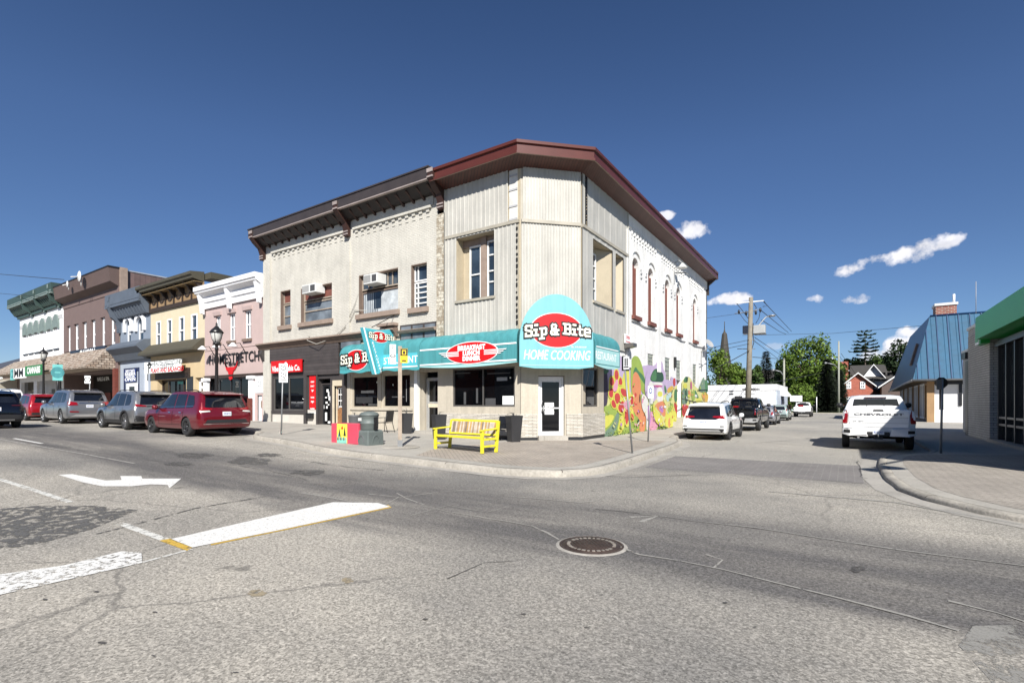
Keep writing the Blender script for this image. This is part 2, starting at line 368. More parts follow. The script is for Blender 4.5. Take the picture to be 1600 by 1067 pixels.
def paver_mat(name, c1, c2, mo, w=.22, h=.11, rot=.785):
    m, nt, N, L, b = nodes(name); tc = N.new('ShaderNodeTexCoord').outputs['Object']
    mp = N.new('ShaderNodeMapping'); L.new(tc, mp.inputs[0]); mp.inputs['Rotation'].default_value = (0, 0, rot)
    t = tex(N, L, 'ShaderNodeTexBrick', mp.outputs[0]); t.inputs['Color1'].default_value = (*c1, 1); t.inputs['Color2'].default_value = (*c2, 1); t.inputs['Mortar'].default_value = (*mo, 1)
    t.inputs['Scale'].default_value = 1; t.inputs['Brick Width'].default_value = w; t.inputs['Row Height'].default_value = h; t.inputs['Mortar Size'].default_value = .008
    n = tex(N, L, 'ShaderNodeTexNoise', tc, Scale=.8, Detail=7, Roughness=.7).outputs[0]
    c = mixc(N, L, 1.0, t.outputs[0], mrange(N, L, n, .3, .7, .8, 1.15), 'MULTIPLY')
    n2 = tex(N, L, 'ShaderNodeTexNoise', tc, Scale=20, Detail=4).outputs[0]
    c = mixc(N, L, 1.0, c, mrange(N, L, n2, .3, .7, .88, 1.1), 'MULTIPLY')
    L.new(c, b.inputs['Base Color']); b.inputs['Roughness'].default_value = .85; bumpn(N, L, b, n2, .3, .01)
paver_mat('concrete', (.37, .345, .305), (.35, .33, .295), (.2, .185, .165), 1.6, 1.6, 0)
paver_mat('pavers', (.36, .31, .26), (.31, .27, .23), (.20, .18, .155))
paver_mat('pavers_pink', (.34, .305, .265), (.30, .27, .235), (.16, .14, .12), .24, .12)
paver_mat('crossing_pavers', (.185, .17, .163), (.16, .15, .143), (.25, .237, .22), .3, .15, 0)
mk('grass', (.10, .13, .04), rough=.9, var=.35, vs=.5, bump=.6, bs=20)

def sheet(name, poly, mat, dz, cuts=True):
    """a polygon laid over the sloping ground dz above it"""
    bm = bmesh.new(); vs = [bm.verts.new((p[0], p[1], 0)) for p in poly]; bm.faces.new(vs)
    for x, _ in ZR[1:-1]:
        g = bm.verts[:]+bm.edges[:]+bm.faces[:]; bmesh.ops.bisect_plane(bm, geom=g, plane_co=(x, 0, 0), plane_no=(1, 0, 0))
    bmesh.ops.triangulate(bm, faces=bm.faces[:]); bmesh.ops.recalc_face_normals(bm, faces=bm.faces)
    for v in bm.verts: v.co.z = zr(v.co.x)+dz
    for f in bm.faces:
        if f.normal.z < 0: f.normal_flip()
    me = bpy.data.meshes.new(name); bm.to_mesh(me); bm.free(); me.materials.append(M[mat]); o = bpy.data.objects.new(name, me); COL.objects.link(o); return o
def ssheet(*a): return tag(sheet(*a), kind='structure')
ssheet('ground', [(-400, -60), (400, -60), (400, 2500), (-400, 2500)], 'grass', -.06)
ssheet('road', [(-200, -40), (60, -40), (60, 12.4), (5, 24), (5, 84), (60, 84), (60, 92), (-70, 92), (-70, 84), (-12, 84), (-12, 24), (-14, 14), (-200, 13)], 'asphalt', 0)
def arc(cx, cy, r, a0, a1, n=8): return [(cx+r*math.cos(R(a0+(a1-a0)*i/n)), cy+r*math.sin(R(a0+(a1-a0)*i/n))) for i in range(n+1)]
# left block: parking bay, bulb-out, corner radius, side-street bay
KL = [(-200, 11.3), (-60, 11.3), (-35, 11.3), (-20.2, 11.3), (-19.5, 11.1), (-18.9, 10.5), (-18.2, 10.15), (-16.3, 10.0), (-14.8, 9.75), (-13.2, 9.42), (-12, 9.33), (-9.7, 9.3), (-7.6, 9.26), (-6.4, 9.2), (-5.7, 9.3), (-5.1, 9.6), (-4.72, 10.15), (-4.6, 10.9), (-4.65, 12.6), (-4.8, 14.8), (-4.97, 17.4), (-5.2, 19.4), (-5.6, 20.8), (-6.15, 21.6), (-6.3, 22.5), (-6.3, 60), (-6.3, 80)]
KR = [(60, 8.6), (14, 8.7), (6, 8.85), (3.2, 8.95), (2.2, 9.15), (1.6, 9.75), (1.1, 10.6), (.82, 11.5), (.68, 13.1), (.68, 15.6), (.78, 17.3), (1.0, 18.4), (1.55, 19.3), (2.1, 20.0), (2.3, 21), (2.3, 40), (2.3, 78)]
def inset(poly, d):
    out = []
    for i, p in enumerate(poly):
        a = Vector(poly[max(i-1, 0)]); b = Vector(poly[min(i+1, len(poly)-1)]); t = (b-a).normalized(); n = Vector((-t.y, t.x)); q = Vector(p)+n*d; out.append((q.x, q.y))
    return out
KLi = inset(KL, .17); KRi = inset(KR, -.17)
def kerb(name, k, ki, h=.15):
    def dens(a):
        out = []
        for p, q in zip(a, a[1:]):
            n = max(1, int((Vector(q)-Vector(p)).length/.6)); n = min(n, 60)
            out += [tuple(Vector(p).lerp(Vector(q), i/n)) for i in range(n)]
        return out+[a[-1]]
    mb = MB(); n = []
    for (p, q), (pi, qi) in zip(zip(k, k[1:]), zip(ki, ki[1:])):
        cnt = min(60, max(1, int((Vector(q)-Vector(p)).length/.5)))
        for i in range(cnt+1 if (q == k[-1]) else cnt):
            f = i/cnt; a = Vector(p).lerp(Vector(q), f); b = Vector(pi).lerp(Vector(qi), f); n.append((a, b))
    rows = []
    rnd = random.Random(3)
    for a, b in n:
        z = zr(a.x); j = rnd.uniform(-.012, .012); o = (a-b).normalized()
        hh = h+rnd.uniform(-.008, .006)
        rows.append([(a.x+o.x*.02, a.y+o.y*.02, z-.05), (a.x+o.x*(.015+j), a.y+o.y*(.015+j), z+hh-.04), (a.x+(b.x-a.x)*.12, a.y+(b.y-a.y)*.12, z+hh-.005), (a.x+(b.x-a.x)*.5, a.y+(b.y-a.y)*.5, z+hh+.003), (b.x, b.y, z+h-.002), (b.x, b.y, z-.05)])
    r2 = []
    for i in range(len(rows)-1):
        mb.grid([rows[i], rows[i+1]], 'kerb_concrete', True)
        if i % 5 == 0 and rows[i][0][0] > -40:
            for j in range(1, 4):
                a, b, c, d = (Vector(rows[i][j]), Vector(rows[i][j+1]), Vector(rows[i+1][j+1]), Vector(rows[i+1][j])); e = Vector((0, 0, .004))+(Vector(rows[i][0])-Vector(rows[i][5])).normalized()*.004; f_ = .022/max(.05, (d-a).length)
                mb.face([a+e, b+e, b.lerp(c, f_)+e, a.lerp(d, f_)+e], 'kerb_gap')
    o = struct(name, mb)
    return o
kerb('kerb', KL, KLi); kerb('kerb', KR, KRi, .09)
# gutter pans along the kerbs
def gutter(k, w, name='gutter'):
    o = inset(k, -w); rows = []
    mb = MB()
    for a, b in zip(k, o):
        rows.append([(a[0], a[1], zr(a[0])+.006), (b[0], b[1], zr(b[0])+.005)])
    # resample long pieces so that the strip follows the slope
    mb.grid(rows, 'gutter_concrete', False); return struct(name, mb)
gutter([p for p in KL if -62 < p[0]], .32); gutter([(p[0], p[1]) for p in KR][::-1], .38)
ssheet('sidewalk', KLi+[(-70, 80), (-70, 60), (-200, 60)], 'concrete', .15)
ssheet('sidewalk', KRi[::-1]+[(60, 8.75), (60, 78)][::1], 'concrete', .09)
# brick paving at the two corners (4 mm over the concrete)
ssheet('paving', inset([p for p in KL if p[0] > -9.8 and p[1] < 20], .55)+[(-6.2, 19.5), (-7.4, 18.6), (-10.2, 15.7), (-10.6, 11.6)], 'pavers', .154)
ssheet('paving', inset([p for p in KR if p[0] < 15 and p[1] < 20], -.5)+[(4.3, 20.4), (5.6, 12.5), (14, 11.8)], 'pavers_pink', .094)
ssheet('crosswalk', [(-4.2, 12.3), (-4.3, 15.4), (.3, 15.6), (.3, 12.2)], 'crossing_pavers', .004)

# ---------------- markings on the road ----------------
def gpoly(name, px, mat, dz):
    return ssheet(name, [tuple(G(*p)[:2]) for p in px], mat, dz)
gpoly('stop_line', [(266,843),(300,856),(430,830),(610,792),(590,786),(520,785),(400,812)], 'road_paint', .008)
gpoly('stop_line_edge', [(249,845),(266,842),(301,856),(292,861)], 'yellow_paint', .008)
gpoly('stop_line_edge', [(330,852),(470,823),(612,793),(607,789),(470,817),(328,847)], 'yellow_paint', .004)
gpoly('stop_line', [(-60,915),(-60,950),(0,930),(120,903),(222,880),(221,864),(190,862),(100,884),(0,898)], 'worn_paint', .008)
gpoly('turn_arrow', [(91,742),(113,741),(165,751),(190,750),(188,744),(221,744),(222,748),(283,748),(265,763),(262,758),(236,757),(205,760),(160,760),(130,754)], 'road_paint', .008)
def strip(name, px, w, mat, dz=.006, jit=0, seed=1):
    rnd = random.Random(seed); pts = [G(*p) for p in px]; out = []
    for a, b in zip(pts, pts[1:]):
        n = max(1, int((b-a).length/.35)) if jit else max(1, int((b-a).length/3))
        for i in range(n): out.append(a.lerp(b, i/n))
    out.append(pts[-1]); rows = []
    for i, p in enumerate(out):
        t = (out[min(i+1, len(out)-1)]-out[max(i-1, 0)]); t.z = 0; t.normalize(); nn = Vector((-t.y, t.x, 0))
        q = p+nn*rnd.uniform(-jit, jit); ww = w*(rnd.uniform(.3, .9) if jit else 1)
        rows.append([(q.x+nn.x*ww/2, q.y+nn.y*ww/2, zr(q.x)+dz), (q.x-nn.x*ww/2, q.y-nn.y*ww/2, zr(q.x)+dz)])
    mb = MB(); mb.grid(rows, mat, False); return struct(name, mb)
strip('lane_line', [(188,818),(262,845)], .1, 'thin_paint')
strip('lane_line', [(-150,715),(0,749),(60,768),(110,785)], .1, 'thin_paint')
strip('lane_line', [(222,879),(300,858)], .05, 'thin_paint')
strip('lane_line', [(22,685),(66,693)], .1, 'road_paint')
strip('lane_line', [(-60,672),(0,686),(60,697),(130,709),(210,724)], .07, 'pale_crack')
for i, (px, w, mat) in enumerate([
    ([(470,770),(600,790),(622,777),(700,767),(750,765)], .05, 'pale_crack'), ([(575,772),(625,777)], .05, 'pale_crack'),
    ([(660,790),(700,800),(800,815),(835,822),(876,843)], .05, 'pale_crack'), ([(970,854),(1000,866),(1060,875),(1130,892),(1300,932),(1420,962),(1500,985)], .05, 'pale_crack'),
    ([(620,770),(636,778),(665,788)], .04, 'pale_crack'), ([(1115,888),(1130,875),(1105,866)], .04, 'pale_crack'),
    ([(800,776),(905,785),(930,783)], .06, 'pale_crack'), ([(1000,803),(1180,825),(1400,858),(1600,884),(1750,902)], .045, 'pale_crack'),
    ([(930,795),(1010,803),(1080,812),(1200,828)], .05, 'dark_crack'), ([(250,705),(360,714),(430,712),(520,727),(600,735)], .09, 'tar'),
    ([(330,722),(420,735),(480,750)], .08, 'tar'), ([(0,685),(120,703),(260,722),(300,733)], .05, 'tar'),
    ([(985,808),(1025,806),(1000,815)], .12, 'pale_crack'), ([(640,805),(700,790),(760,800),(800,790)], .04, 'pale_crack'),
    ([(1075,688),(1200,692),(1330,702)], .05, 'dark_crack'), ([(1180,692),(1240,688)], .07, 'dark_crack'),
    ([(1380,712),(1388,724),(1384,742)], .25, 'dark_crack'), ([(1340,720),(1345,745),(1400,760)], .05, 'dark_crack'),
    ([(1480,940),(1560,960),(1610,975)], .05, 'pale_crack'), ([(150,835),(300,795),(420,775)], .05, 'tar'),
    ([(850,742),(1000,745),(1080,742)], .05, 'dark_crack'), ([(960,740),(1040,745),(1120,741)], .04, 'pale_crack'),
    ([(700,905),(760,880),(800,876)], .02, 'dark_crack'), ([(1200,768),(1400,785),(1600,820)], .1, 'pale_crack')]):
    strip('pavement_crack', px, w, mat, .004+.0012*(i % 4), .03, i+5)
def blob(name, cx, cy, rx, ry, mat, dz, n=22, j=.25, seed=0):
    rnd = random.Random(seed+int(cx)); px = []
    for k in range(n):
        a = 2*math.pi*k/n; r = 1+rnd.uniform(-j, j); px.append((cx+rx*r*math.cos(a), cy+ry*r*math.sin(a)))
    return gpoly(name, px, mat, dz)
gpoly('tar_patch', [(-300,800),(-300,880),(0,858),(60,850),(140,828),(215,797),(150,790),(60,790),(0,795)], 'tar', .005)
gpoly('asphalt_patch', [(1498,1008),(1520,978),(1640,975),(1760,985),(1800,1100),(1580,1110),(1545,1060)], 'smooth_patch', .003)
for i, (x, y, a, b) in enumerate([(390,720,34,6),(300,712,30,4),(480,738,26,4),(280,725,22,3),(420,711,20,3)]): blob('tar_patch', x, y, a, b, 'tar', .009+.001*i)
blob('paint_spot', 402, 927, 14, 5, 'ochre_spot', .005); blob('paint_spot', 543, 907, 8, 4, 'ochre_spot', .005)
for i, (x, y, s) in enumerate([(159,1005,7),(242,957,4),(70,937,4),(150,925,4),(366,1052,6),(664,968,4),(818,960,4),(640,1063,5),(916,981,4),(1133,942,4),(1340,890,12),(1180,980,4),(240,1025,4)]): blob('oil_spot', x, y, s, s*.35, 'dark_crack', .006)
# manhole cover
mk('iron', (.085, .06, .05), rough=.55, metal=.6, var=.3, vs=4, bump=.3, bs=50); mk('iron_dark', (.05, .04, .035), rough=.6, metal=.4)
mk('iron_worn', (.35, .31, .27), rough=.5, metal=.5, var=.3, vs=9)
c = G(924, 852); mb = MB(); r = .325
mb.lathe((c.x, c.y, c.z), [(r+.035, .0), (r+.035, .012), (r+.01, .014), (r+.008, .006), (r, .006), (r-.002, .013), (0.001, .014)], 'iron', 40, cap=False)
mh = one('manhole_cover', mb, c, 'round rusty iron manhole cover set in the asphalt', 'manhole cover')
mb = MB()
for k in range(30):
    a = 2*math.pi*k/30
    if k % 15 in (0,): continue
    u = Vector((math.cos(a), math.sin(a), 0)); t = Vector((-u.y, u.x, 0)); p = c+u*(r-.07)
    w = .012+.008*((k*7) % 3)/2
    mb.hexa([p-t*w-u*.018+Vector((0,0,.014)), p+t*w-u*.018+Vector((0,0,.014)), p+t*w+u*.018+Vector((0,0,.014)), p-t*w+u*.018+Vector((0,0,.014)), p-t*w-u*.018+Vector((0,0,.019)), p+t*w-u*.018+Vector((0,0,.019)), p+t*w+u*.018+Vector((0,0,.019)), p-t*w+u*.018+Vector((0,0,.019))], 'iron_worn')
for x in range(-9, 10):
    for y in range(-9, 10):
        if math.hypot(x, y)*.03 < r-.11 and (x+y) % 2 == 0: mb.box(c.x+x*.03-.009, c.x+x*.03+.009, c.y+y*.03-.009, c.y+y*.03+.009, c.z+.014, c.z+.018, 'iron')
part('raised_tread', mb, mh)
mb = MB(); mb.lathe((c.x, c.y, c.z), [(r+.075, .0), (r+.065, .007), (r+.036, .009)], 'gutter_concrete', 40, cap=False); struct('manhole_collar', mb)
# ---------------- materials of the buildings ----------------
brick('cream_brick', (.55,.525,.465), (.52,.495,.44), (.45,.43,.38), bump=.5)
brick('white_brick', (.79,.78,.755), (.76,.75,.73), (.66,.65,.63), bump=.35)
brick('peeling_brick', (.56,.52,.43), (.46,.42,.34), (.36,.33,.27), w=.3, h=.16, ms=.02, bump=.9, chip=(.26,.21,.15), chipf=.12)
stripes('soffit_brown', (.085,.028,.02), (.018,.007,.006), 6, axis='X', rough=.5, sharp=.3)
mk('fascia_red', (.09,.024,.018), rough=.35, var=.1, spec=.4); mk('fascia_dark', (.045,.036,.034), rough=.45, var=.15)
mk('cornice_black', (.022,.017,.016), rough=.6); mk('cornice_trim', (.30,.25,.235), rough=.6, var=.2); mk('rust_brown', (.04,.016,.012), rough=.6)
mk('frieze_grey', (.40,.40,.41), rough=.8, var=.08); mk('frieze_white', (.72,.70,.66), rough=.8)
mk('clad', (.44,.425,.385), rough=.42, var=.09, vs=.9, spec=.4, fine=.04, dirt=.12, streak=.16); mk('clad_trim', (.36,.33,.27), rough=.5); mk('clad_warm', (.42,.36,.26), rough=.55, var=.08)
mk('membrane', (.62,.60,.56), rough=.8, var=.15, vs=3); mk('black', (.012,.012,.013), rough=.5); mk('dark_gap', (.02,.018,.016), rough=.9)
mk('sill_brown', (.27,.205,.165), rough=.8, var=.15, vs=4); mk('frame_brown', (.16,.115,.09), rough=.7, var=.2, vs=4); mk('win_white', (.74,.74,.72), rough=.45, var=.05); mk('panel_maroon', (.16,.055,.04), rough=.6)
mk('stucco', (.45,.405,.33), rough=.85, var=.08, vs=1.2, bump=.2, bs=60, dirt=.15, streak=.13); mk('stucco_dark', (.40,.35,.275), rough=.8, var=.1)
brick('ledge_stone', (.66,.62,.55), (.50,.46,.39), (.2,.18,.16), w=.42, h=.055, ms=.008, bump=1.0)
mk('alu', (.55,.55,.54), rough=.35, metal=.7, var=.05); mk('anodised', (.16,.15,.14), rough=.4, metal=.5); mk('door_white', (.72,.72,.72), rough=.4, var=.04)
glass('glass_shop', (.0022,.0024,.003)); glass('glass_upper', (.02,.03,.042), spec=.8); glass('glass_grey', (.10,.115,.13), .12)
mk('curtain', (.42,.45,.47), rough=.8, var=.3, vs=3); mk('blind', (.55,.57,.6), rough=.7, var=.1)
mk('ac_white', (.62,.62,.6), rough=.5, var=.08); mk('ac_grille', (.06,.06,.062), rough=.6)
mk('teal', (.065,.255,.275), rough=.55, var=.08, vs=1.2, spec=.3, fine=.03, dirt=.15, streak=.25); mk('teal_light', (.08,.43,.5), rough=.5, var=.05, fine=.02); mk('teal_dark', (.06,.30,.33), rough=.6); mk('teal_pale', (.33,.58,.58), rough=.6, var=.06)
mk('sign_teal', (.165,.42,.465), rough=.5, var=.05, fine=.015, streak=.08); mk('sign_red', (.55,.006,.008), rough=.45, var=.03, fine=.015); mk('sign_cream', (.84,.82,.68), rough=.5, var=.03); mk('sign_white', (.85,.86,.85), rough=.5, var=.03); mk('sign_black', (.01,.01,.01), rough=.5)
mk('dark_siding', (.05,.043,.042), rough=.6); stripes('black_siding', (.062,.052,.05), (.015,.013,.013), 6.2, axis='Z', rough=.55, sharp=.12)
mk('wood_door', (.27,.13,.055), rough=.5, var=.25, vs=6); mk('paint_cream', (.55,.48,.36), rough=.6); mk('shop_black', (.02,.021,.024), rough=.35)
mk('bulkhead', (.52,.49,.44), rough=.7, var=.08, dirt=.1); mk('weathered', (.3,.25,.2), rough=.9, var=.3, vs=5)
mk('meter_grey', (.3,.3,.3), rough=.5); mk('planter_like', (.02,.02,.022), rough=.8); mk('wire_black', (.02,.02,.02), rough=.6); mk('wire_grey', (.4,.38,.34), rough=.7)
mk('roofing', (.25,.25,.26), rough=.9); mk('metal_edge', (.62,.62,.62), rough=.35, metal=.6)

def text_faces(mb, pl, s, u, z, n, size, mat, off=0, shear=0, sx=1, rot=0, align='CENTER', space=1, flip=False, width=None):
    """lettering cut as thin flat faces standing n off the plane; (u,z) is the middle of the line"""
    cu = bpy.data.curves.new('t', 'FONT'); cu.body = s; cu.size = size; cu.offset = off; cu.shear = shear; cu.align_x = align; cu.align_y = 'CENTER'; cu.space_character = space; cu.resolution_u = 3
    ob = bpy.data.objects.new('t', cu); COL.objects.link(ob); dg = bpy.context.evaluated_depsgraph_get(); me = bpy.data.meshes.new_from_object(ob.evaluated_get(dg))
    c, sn = math.cos(rot), math.sin(rot)
    if width: xs = [v.co.x for v in me.vertices]; sx = width/(max(xs)-min(xs))
    b = len(mb.v); mi = mb.mi(mat)
    for v in me.vertices:
        x, y = v.co.x*sx, v.co.y
        if flip: x = -x
        mb.v.append(pl.P(u+x*c-y*sn, z+x*sn+y*c, n))
    for p in me.polygons: mb.f.append(tuple(b+i for i in p.vertices)); mb.m.append(mi); mb.sm.append(False)
    bpy.data.objects.remove(ob); bpy.data.curves.remove(cu); bpy.data.meshes.remove(me)
def ell(mb, pl, u, z, n, a, b, mat, th=.02, k=36, rot=0):
    pts = [(u+a*math.cos(2*math.pi*i/k)*math.cos(rot)-b*math.sin(2*math.pi*i/k)*math.sin(rot), z+a*math.cos(2*math.pi*i/k)*math.sin(rot)+b*math.sin(2*math.pi*i/k)*math.cos(rot)) for i in range(k)]
    mb.pprism(pl, pts, n, n+th, mat)
# slab lettering of the restaurant, drawn as strokes (unit em: height 1)
SLAB = {
 'S': (.62, [[(.56,.74),(.56,.93),(.12,.93),(.06,.86),(.06,.62),(.12,.55),(.5,.45),(.56,.38),(.56,.14),(.5,.07),(.06,.07),(.06,.26)]]),
 'i': (.34, [[(.17,.07),(.17,.54)],[(.0,.07),(.34,.07)],[(.02,.54),(.2,.54)],[(.08,.93),(.26,.93)]]),
 'p': (.6, [[(.17,-.25),(.17,.6)],[(.0,-.25),(.34,-.25)],[(.02,.6),(.2,.6)],[(.17,.6),(.46,.6),(.54,.52),(.54,.16),(.46,.08),(.17,.08)]]),
 '&': (.74, [[(.7,.07),(.52,.07),(.14,.6),(.12,.82),(.2,.93),(.42,.93),(.5,.82),(.46,.66),(.14,.42),(.06,.28),(.06,.16),(.14,.07),(.38,.07),(.52,.2),(.6,.45)],[(.5,.45),(.72,.45)]]),
 'B': (.68, [[(.16,.07),(.16,.93)],[(.0,.93),(.5,.93),(.6,.86),(.6,.62),(.5,.52),(.16,.52)],[(.5,.52),(.62,.43),(.62,.16),(.52,.07),(.0,.07)]]),
 't': (.42, [[(.18,.88),(.18,.16),(.25,.07),(.4,.07)],[(.0,.6),(.4,.6)]]),
 'e': (.56, [[(.08,.36),(.54,.36),(.54,.58),(.46,.68),(.16,.68),(.06,.58),(.06,.16),(.16,.05),(.54,.05)]])}
def slab_text(mb, pl, s, u0, z0, size, n, w, mat, slope=0, drop=None, step=.0007):
    x = 0; q = 0
    for ch in s:
        if ch == ' ': x += .34; continue
        adv, st = SLAB[ch]
        for line in st:
            for a, b in zip(line, line[1:]):
                ax, az, bx, bz = x+a[0], a[1], x+b[0], b[1]; d = Vector((bx-ax, bz-az)); d.normalize(); e = d*w/2; f = Vector((-d.y, d.x))*w/2
                pts = [(ax-e.x+f.x, az-e.y+f.y), (ax-e.x-f.x, az-e.y-f.y), (bx+e.x-f.x, bz+e.y-f.y), (bx+e.x+f.x, bz+e.y+f.y)]
                q += 1; nn = n+step*(q % 6)
                mb.face([pl.P(u0+px*size, z0+pz*size+slope*px*size, nn) for px, pz in pts], mat)
        x += adv+.16
    return x*size

# window with frame, mullions: glass pane = part, frame = its child
def window(par, pl, u0, u1, z0, z1, n, frame='win_white', gl='glass_upper', fw=.05, bars=(), hbars=(), name='window', arch=0, depth=.05, label=None):
    mb = MB()
    if arch:
        K = 10; mid = (u0+u1)/2; hw = (u1-u0)/2
        pts = [(u0, z0), (u1, z0)]+[(mid+hw*math.cos(math.pi*k/K), z1-arch+arch*math.sin(math.pi*k/K)) for k in range(K+1)]
        mb.pprism(pl, pts, n-.02, n, gl)
    else: mb.pbox(pl, u0, u1, z0, z1, n-.02, n, gl)
    w = part(name, mb, par, label); mb = MB(); t = n+depth
    mb.pbox(pl, u0, u0+fw, z0+fw, z1-fw-arch*.6, n, t, frame); mb.pbox(pl, u1-fw, u1, z0+fw, z1-fw-arch*.6, n, t, frame); mb.pbox(pl, u0, u1, z0, z0+fw, n, t, frame)
    if not arch: mb.pbox(pl, u0, u1, z1-fw, z1, n, t, frame)
    for b in bars: mb.pbox(pl, u0+(u1-u0)*b-fw*.4, u0+(u1-u0)*b+fw*.4, z0+fw, z1-fw, n, t-.006, frame)
    for h in hbars: mb.pbox(pl, u0+fw, u1-fw, z0+(z1-z0)*h-fw*.45, z0+(z1-z0)*h+fw*.45, n, t-.003, frame)
    part('frame', mb, w); return w

# ================= corner building =================
AX, AY = -10.3, 16.05; SXW = -8.6; BYY = 17.75; SIDE_END = 39.0
PF = WY_F = Pl((0, 16.05), (1, 0), (0, -1)); PF.O = Vector((0, 16.05, 0))
PC = Pl((AX, AY), (1, 1), (1, -1)); CW = math.hypot(SXW-AX, BYY-AY)
PS = Pl((SXW, 0), (0, 1), (1, 0))
uF = lambda px, n=0: PF.u(px, n)
def rectF(x0, y0, x1, y1, pl=PF, n=0, xr=None):
    """opening from pixels: heights read on the left edge"""
    xr = xr or x0
    return pl.u(x0, n), pl.u(x1, n), pl.z(xr, y1, n), pl.z(xr, y0, n)
ZTOP = 10.55
X_L = uF(414); X_M = uF(545); X_Q0 = uF(684.5); X_Q1 = uF(697)
# --- painted brick building (left two bays) ---
bb = thing('brick_building', (X_L, 16.05, zr(X_L)), 'cream painted brick building with dark bracketed cornice, left of the metal clad corner building', 'building')
W1 = rectF(438.6,455.5,453.9,510); W2 = rectF(470.4,451.7,518.6,505); W3 = rectF(561,431,622,492.5); W4 = rectF(642.7,414.6,667,482.6)
ZB = 4.95
mb = MB()
ops = [W1+(.28,), W2+(.28,), W3+(.28,), W4+(.28,)]
mb.wall(PF, X_L, X_Q0, ZB, ZTOP, ops, 'cream_brick')
mb.pbox(PF, X_M-.13, X_M+.13, ZB, 9.45, 0, .07, 'cream_brick')
mb.pbox(PF, X_L-.02, uF(424), .2, 9.75, 0, .1, 'cream_brick')
mb.pbox(PF, X_Q0, X_Q1, 3.1, 9.6, -.02, .1, 'peeling_brick')
mb.box(X_L, X_L+.3, 16.051, 38, -.1, ZTOP+.2, 'cream_brick'); mb.box(X_L+.3, X_Q1, 37.7, 38, -.1, ZTOP+.2, 'cream_brick')
part('wall', mb, bb)
mb = MB(); mb.pbox(PF, X_L, X_Q1, ZTOP+.05, ZTOP+.25, -21.6, -.02, 'roofing'); part('roof', mb, bb)
# corbel table of dentils
mb = MB(); rr = random.Random(4)
for a, b in ((uF(426), X_M-.3), (X_M+.4, X_Q0-.35)):
    n_ = int((b-a)/.42)
    mb.pbox(PF, a, b, 10.0, 10.1, 0, .12, 'cream_brick'); mb.pbox(PF, a-.1, b+.1, 10.12, ZTOP, 0, .035, 'cream_brick')
    for i in range(n_):
        x = a+(b-a)*(i+.5)/n_
        mb.pbox(PF, x-.09, x+.09, 9.86, 10.0, 0, .06, 'cream_brick'); mb.pbox(PF, x-.1, x+.1, 9.66, 9.71, 0, .025, 'cream_brick')
part('corbel_table', mb, bb)
# cornice (dark, bracketed)
def cornice(par, pl, u0, u1, zb, zt, out, m_soff, m_face, m_trim, brackets, nb, m_br='cornice_black', name='cornice', cap=None, bh=.5, ends=True):
    mb = MB(); hgt = zt-zb
    mb.extr(pl, [(-.02, zb), (out*.35, zb+.04), (out*.82, zb+hgt*.42), (out*.84, zb+hgt*.5), (out, zb+hgt*.52), (out, zt), (-.02, zt)], u0, u1, m_face)
    mb.pbox(pl, u0+.02, u1-.02, zb+hgt*.44, zb+hgt*.52, out*.84, out+.03, m_trim)
    mb.pbox(pl, u0+.02, u1-.02, zb+hgt*.56, zb+hgt*.62, out, out+.02, m_trim)
    if cap: mb.pbox(pl, u0-.03, u1+.03, zt, zt+.05, -.3, out+.05, cap)
    for i in range(nb):
        x = u0+(u1-u0)*(i+.5)/nb
        mb.extr(pl, [(.03, zb-.12), (.1, zb-.1), (out*.45, zb+.1), (out*.78, zb+hgt*.3), (out*.7, zb+hgt*.42), (.03, zb+.1)], x-.05, x+.05, m_br)
    o = part(name, mb, par)
    for b in brackets:
        mb = MB()
        mb.extr(pl, [(0, zb-bh*1.5), (.2, zb-bh*1.5), (.2, zb-bh*.95), (out*.42, zb-bh*.3), (out*.86, zb+.12), (out+.07, zb+hgt*.42), (out+.07, zb+hgt*.86), (out*.86, zb+hgt*.86), (0, zb+.1)], b-.15, b+.15, m_br)
        for q in (1.38, 1.12): mb.pbox(pl, b-.17, b+.17, zb-bh*q, zb-bh*q+.06, .19, .23, m_trim)
        mb.pbox(pl, b-.16, b+.16, zb+hgt*.72, zb+hgt*.92, out+.07, out+.1, m_trim); mb.pbox(pl, b-.16, b+.16, zb+hgt*.46, zb+hgt*.54, out+.05, out+.1, m_trim)
        part('bracket', mb, par)
    return o
cornice(bb, PF, X_L-.35, X_Q1-.25, ZTOP-.05, 11.3, .74, 'cornice_black', 'cornice_black', 'cornice_trim', [X_L-.05, X_M, X_Q1-.17], 22, 'rust_brown')
mb = MB(); mb.pbox(PF, X_L-.36, X_Q1-.26, ZTOP+.36, 11.32, .74, .78, 'fascia_dark'); mb.pbox(PF, X_L-.38, X_Q1-.26, 11.32, 11.38, -.3, .82, 'fascia_dark'); part('fascia', mb, bb)
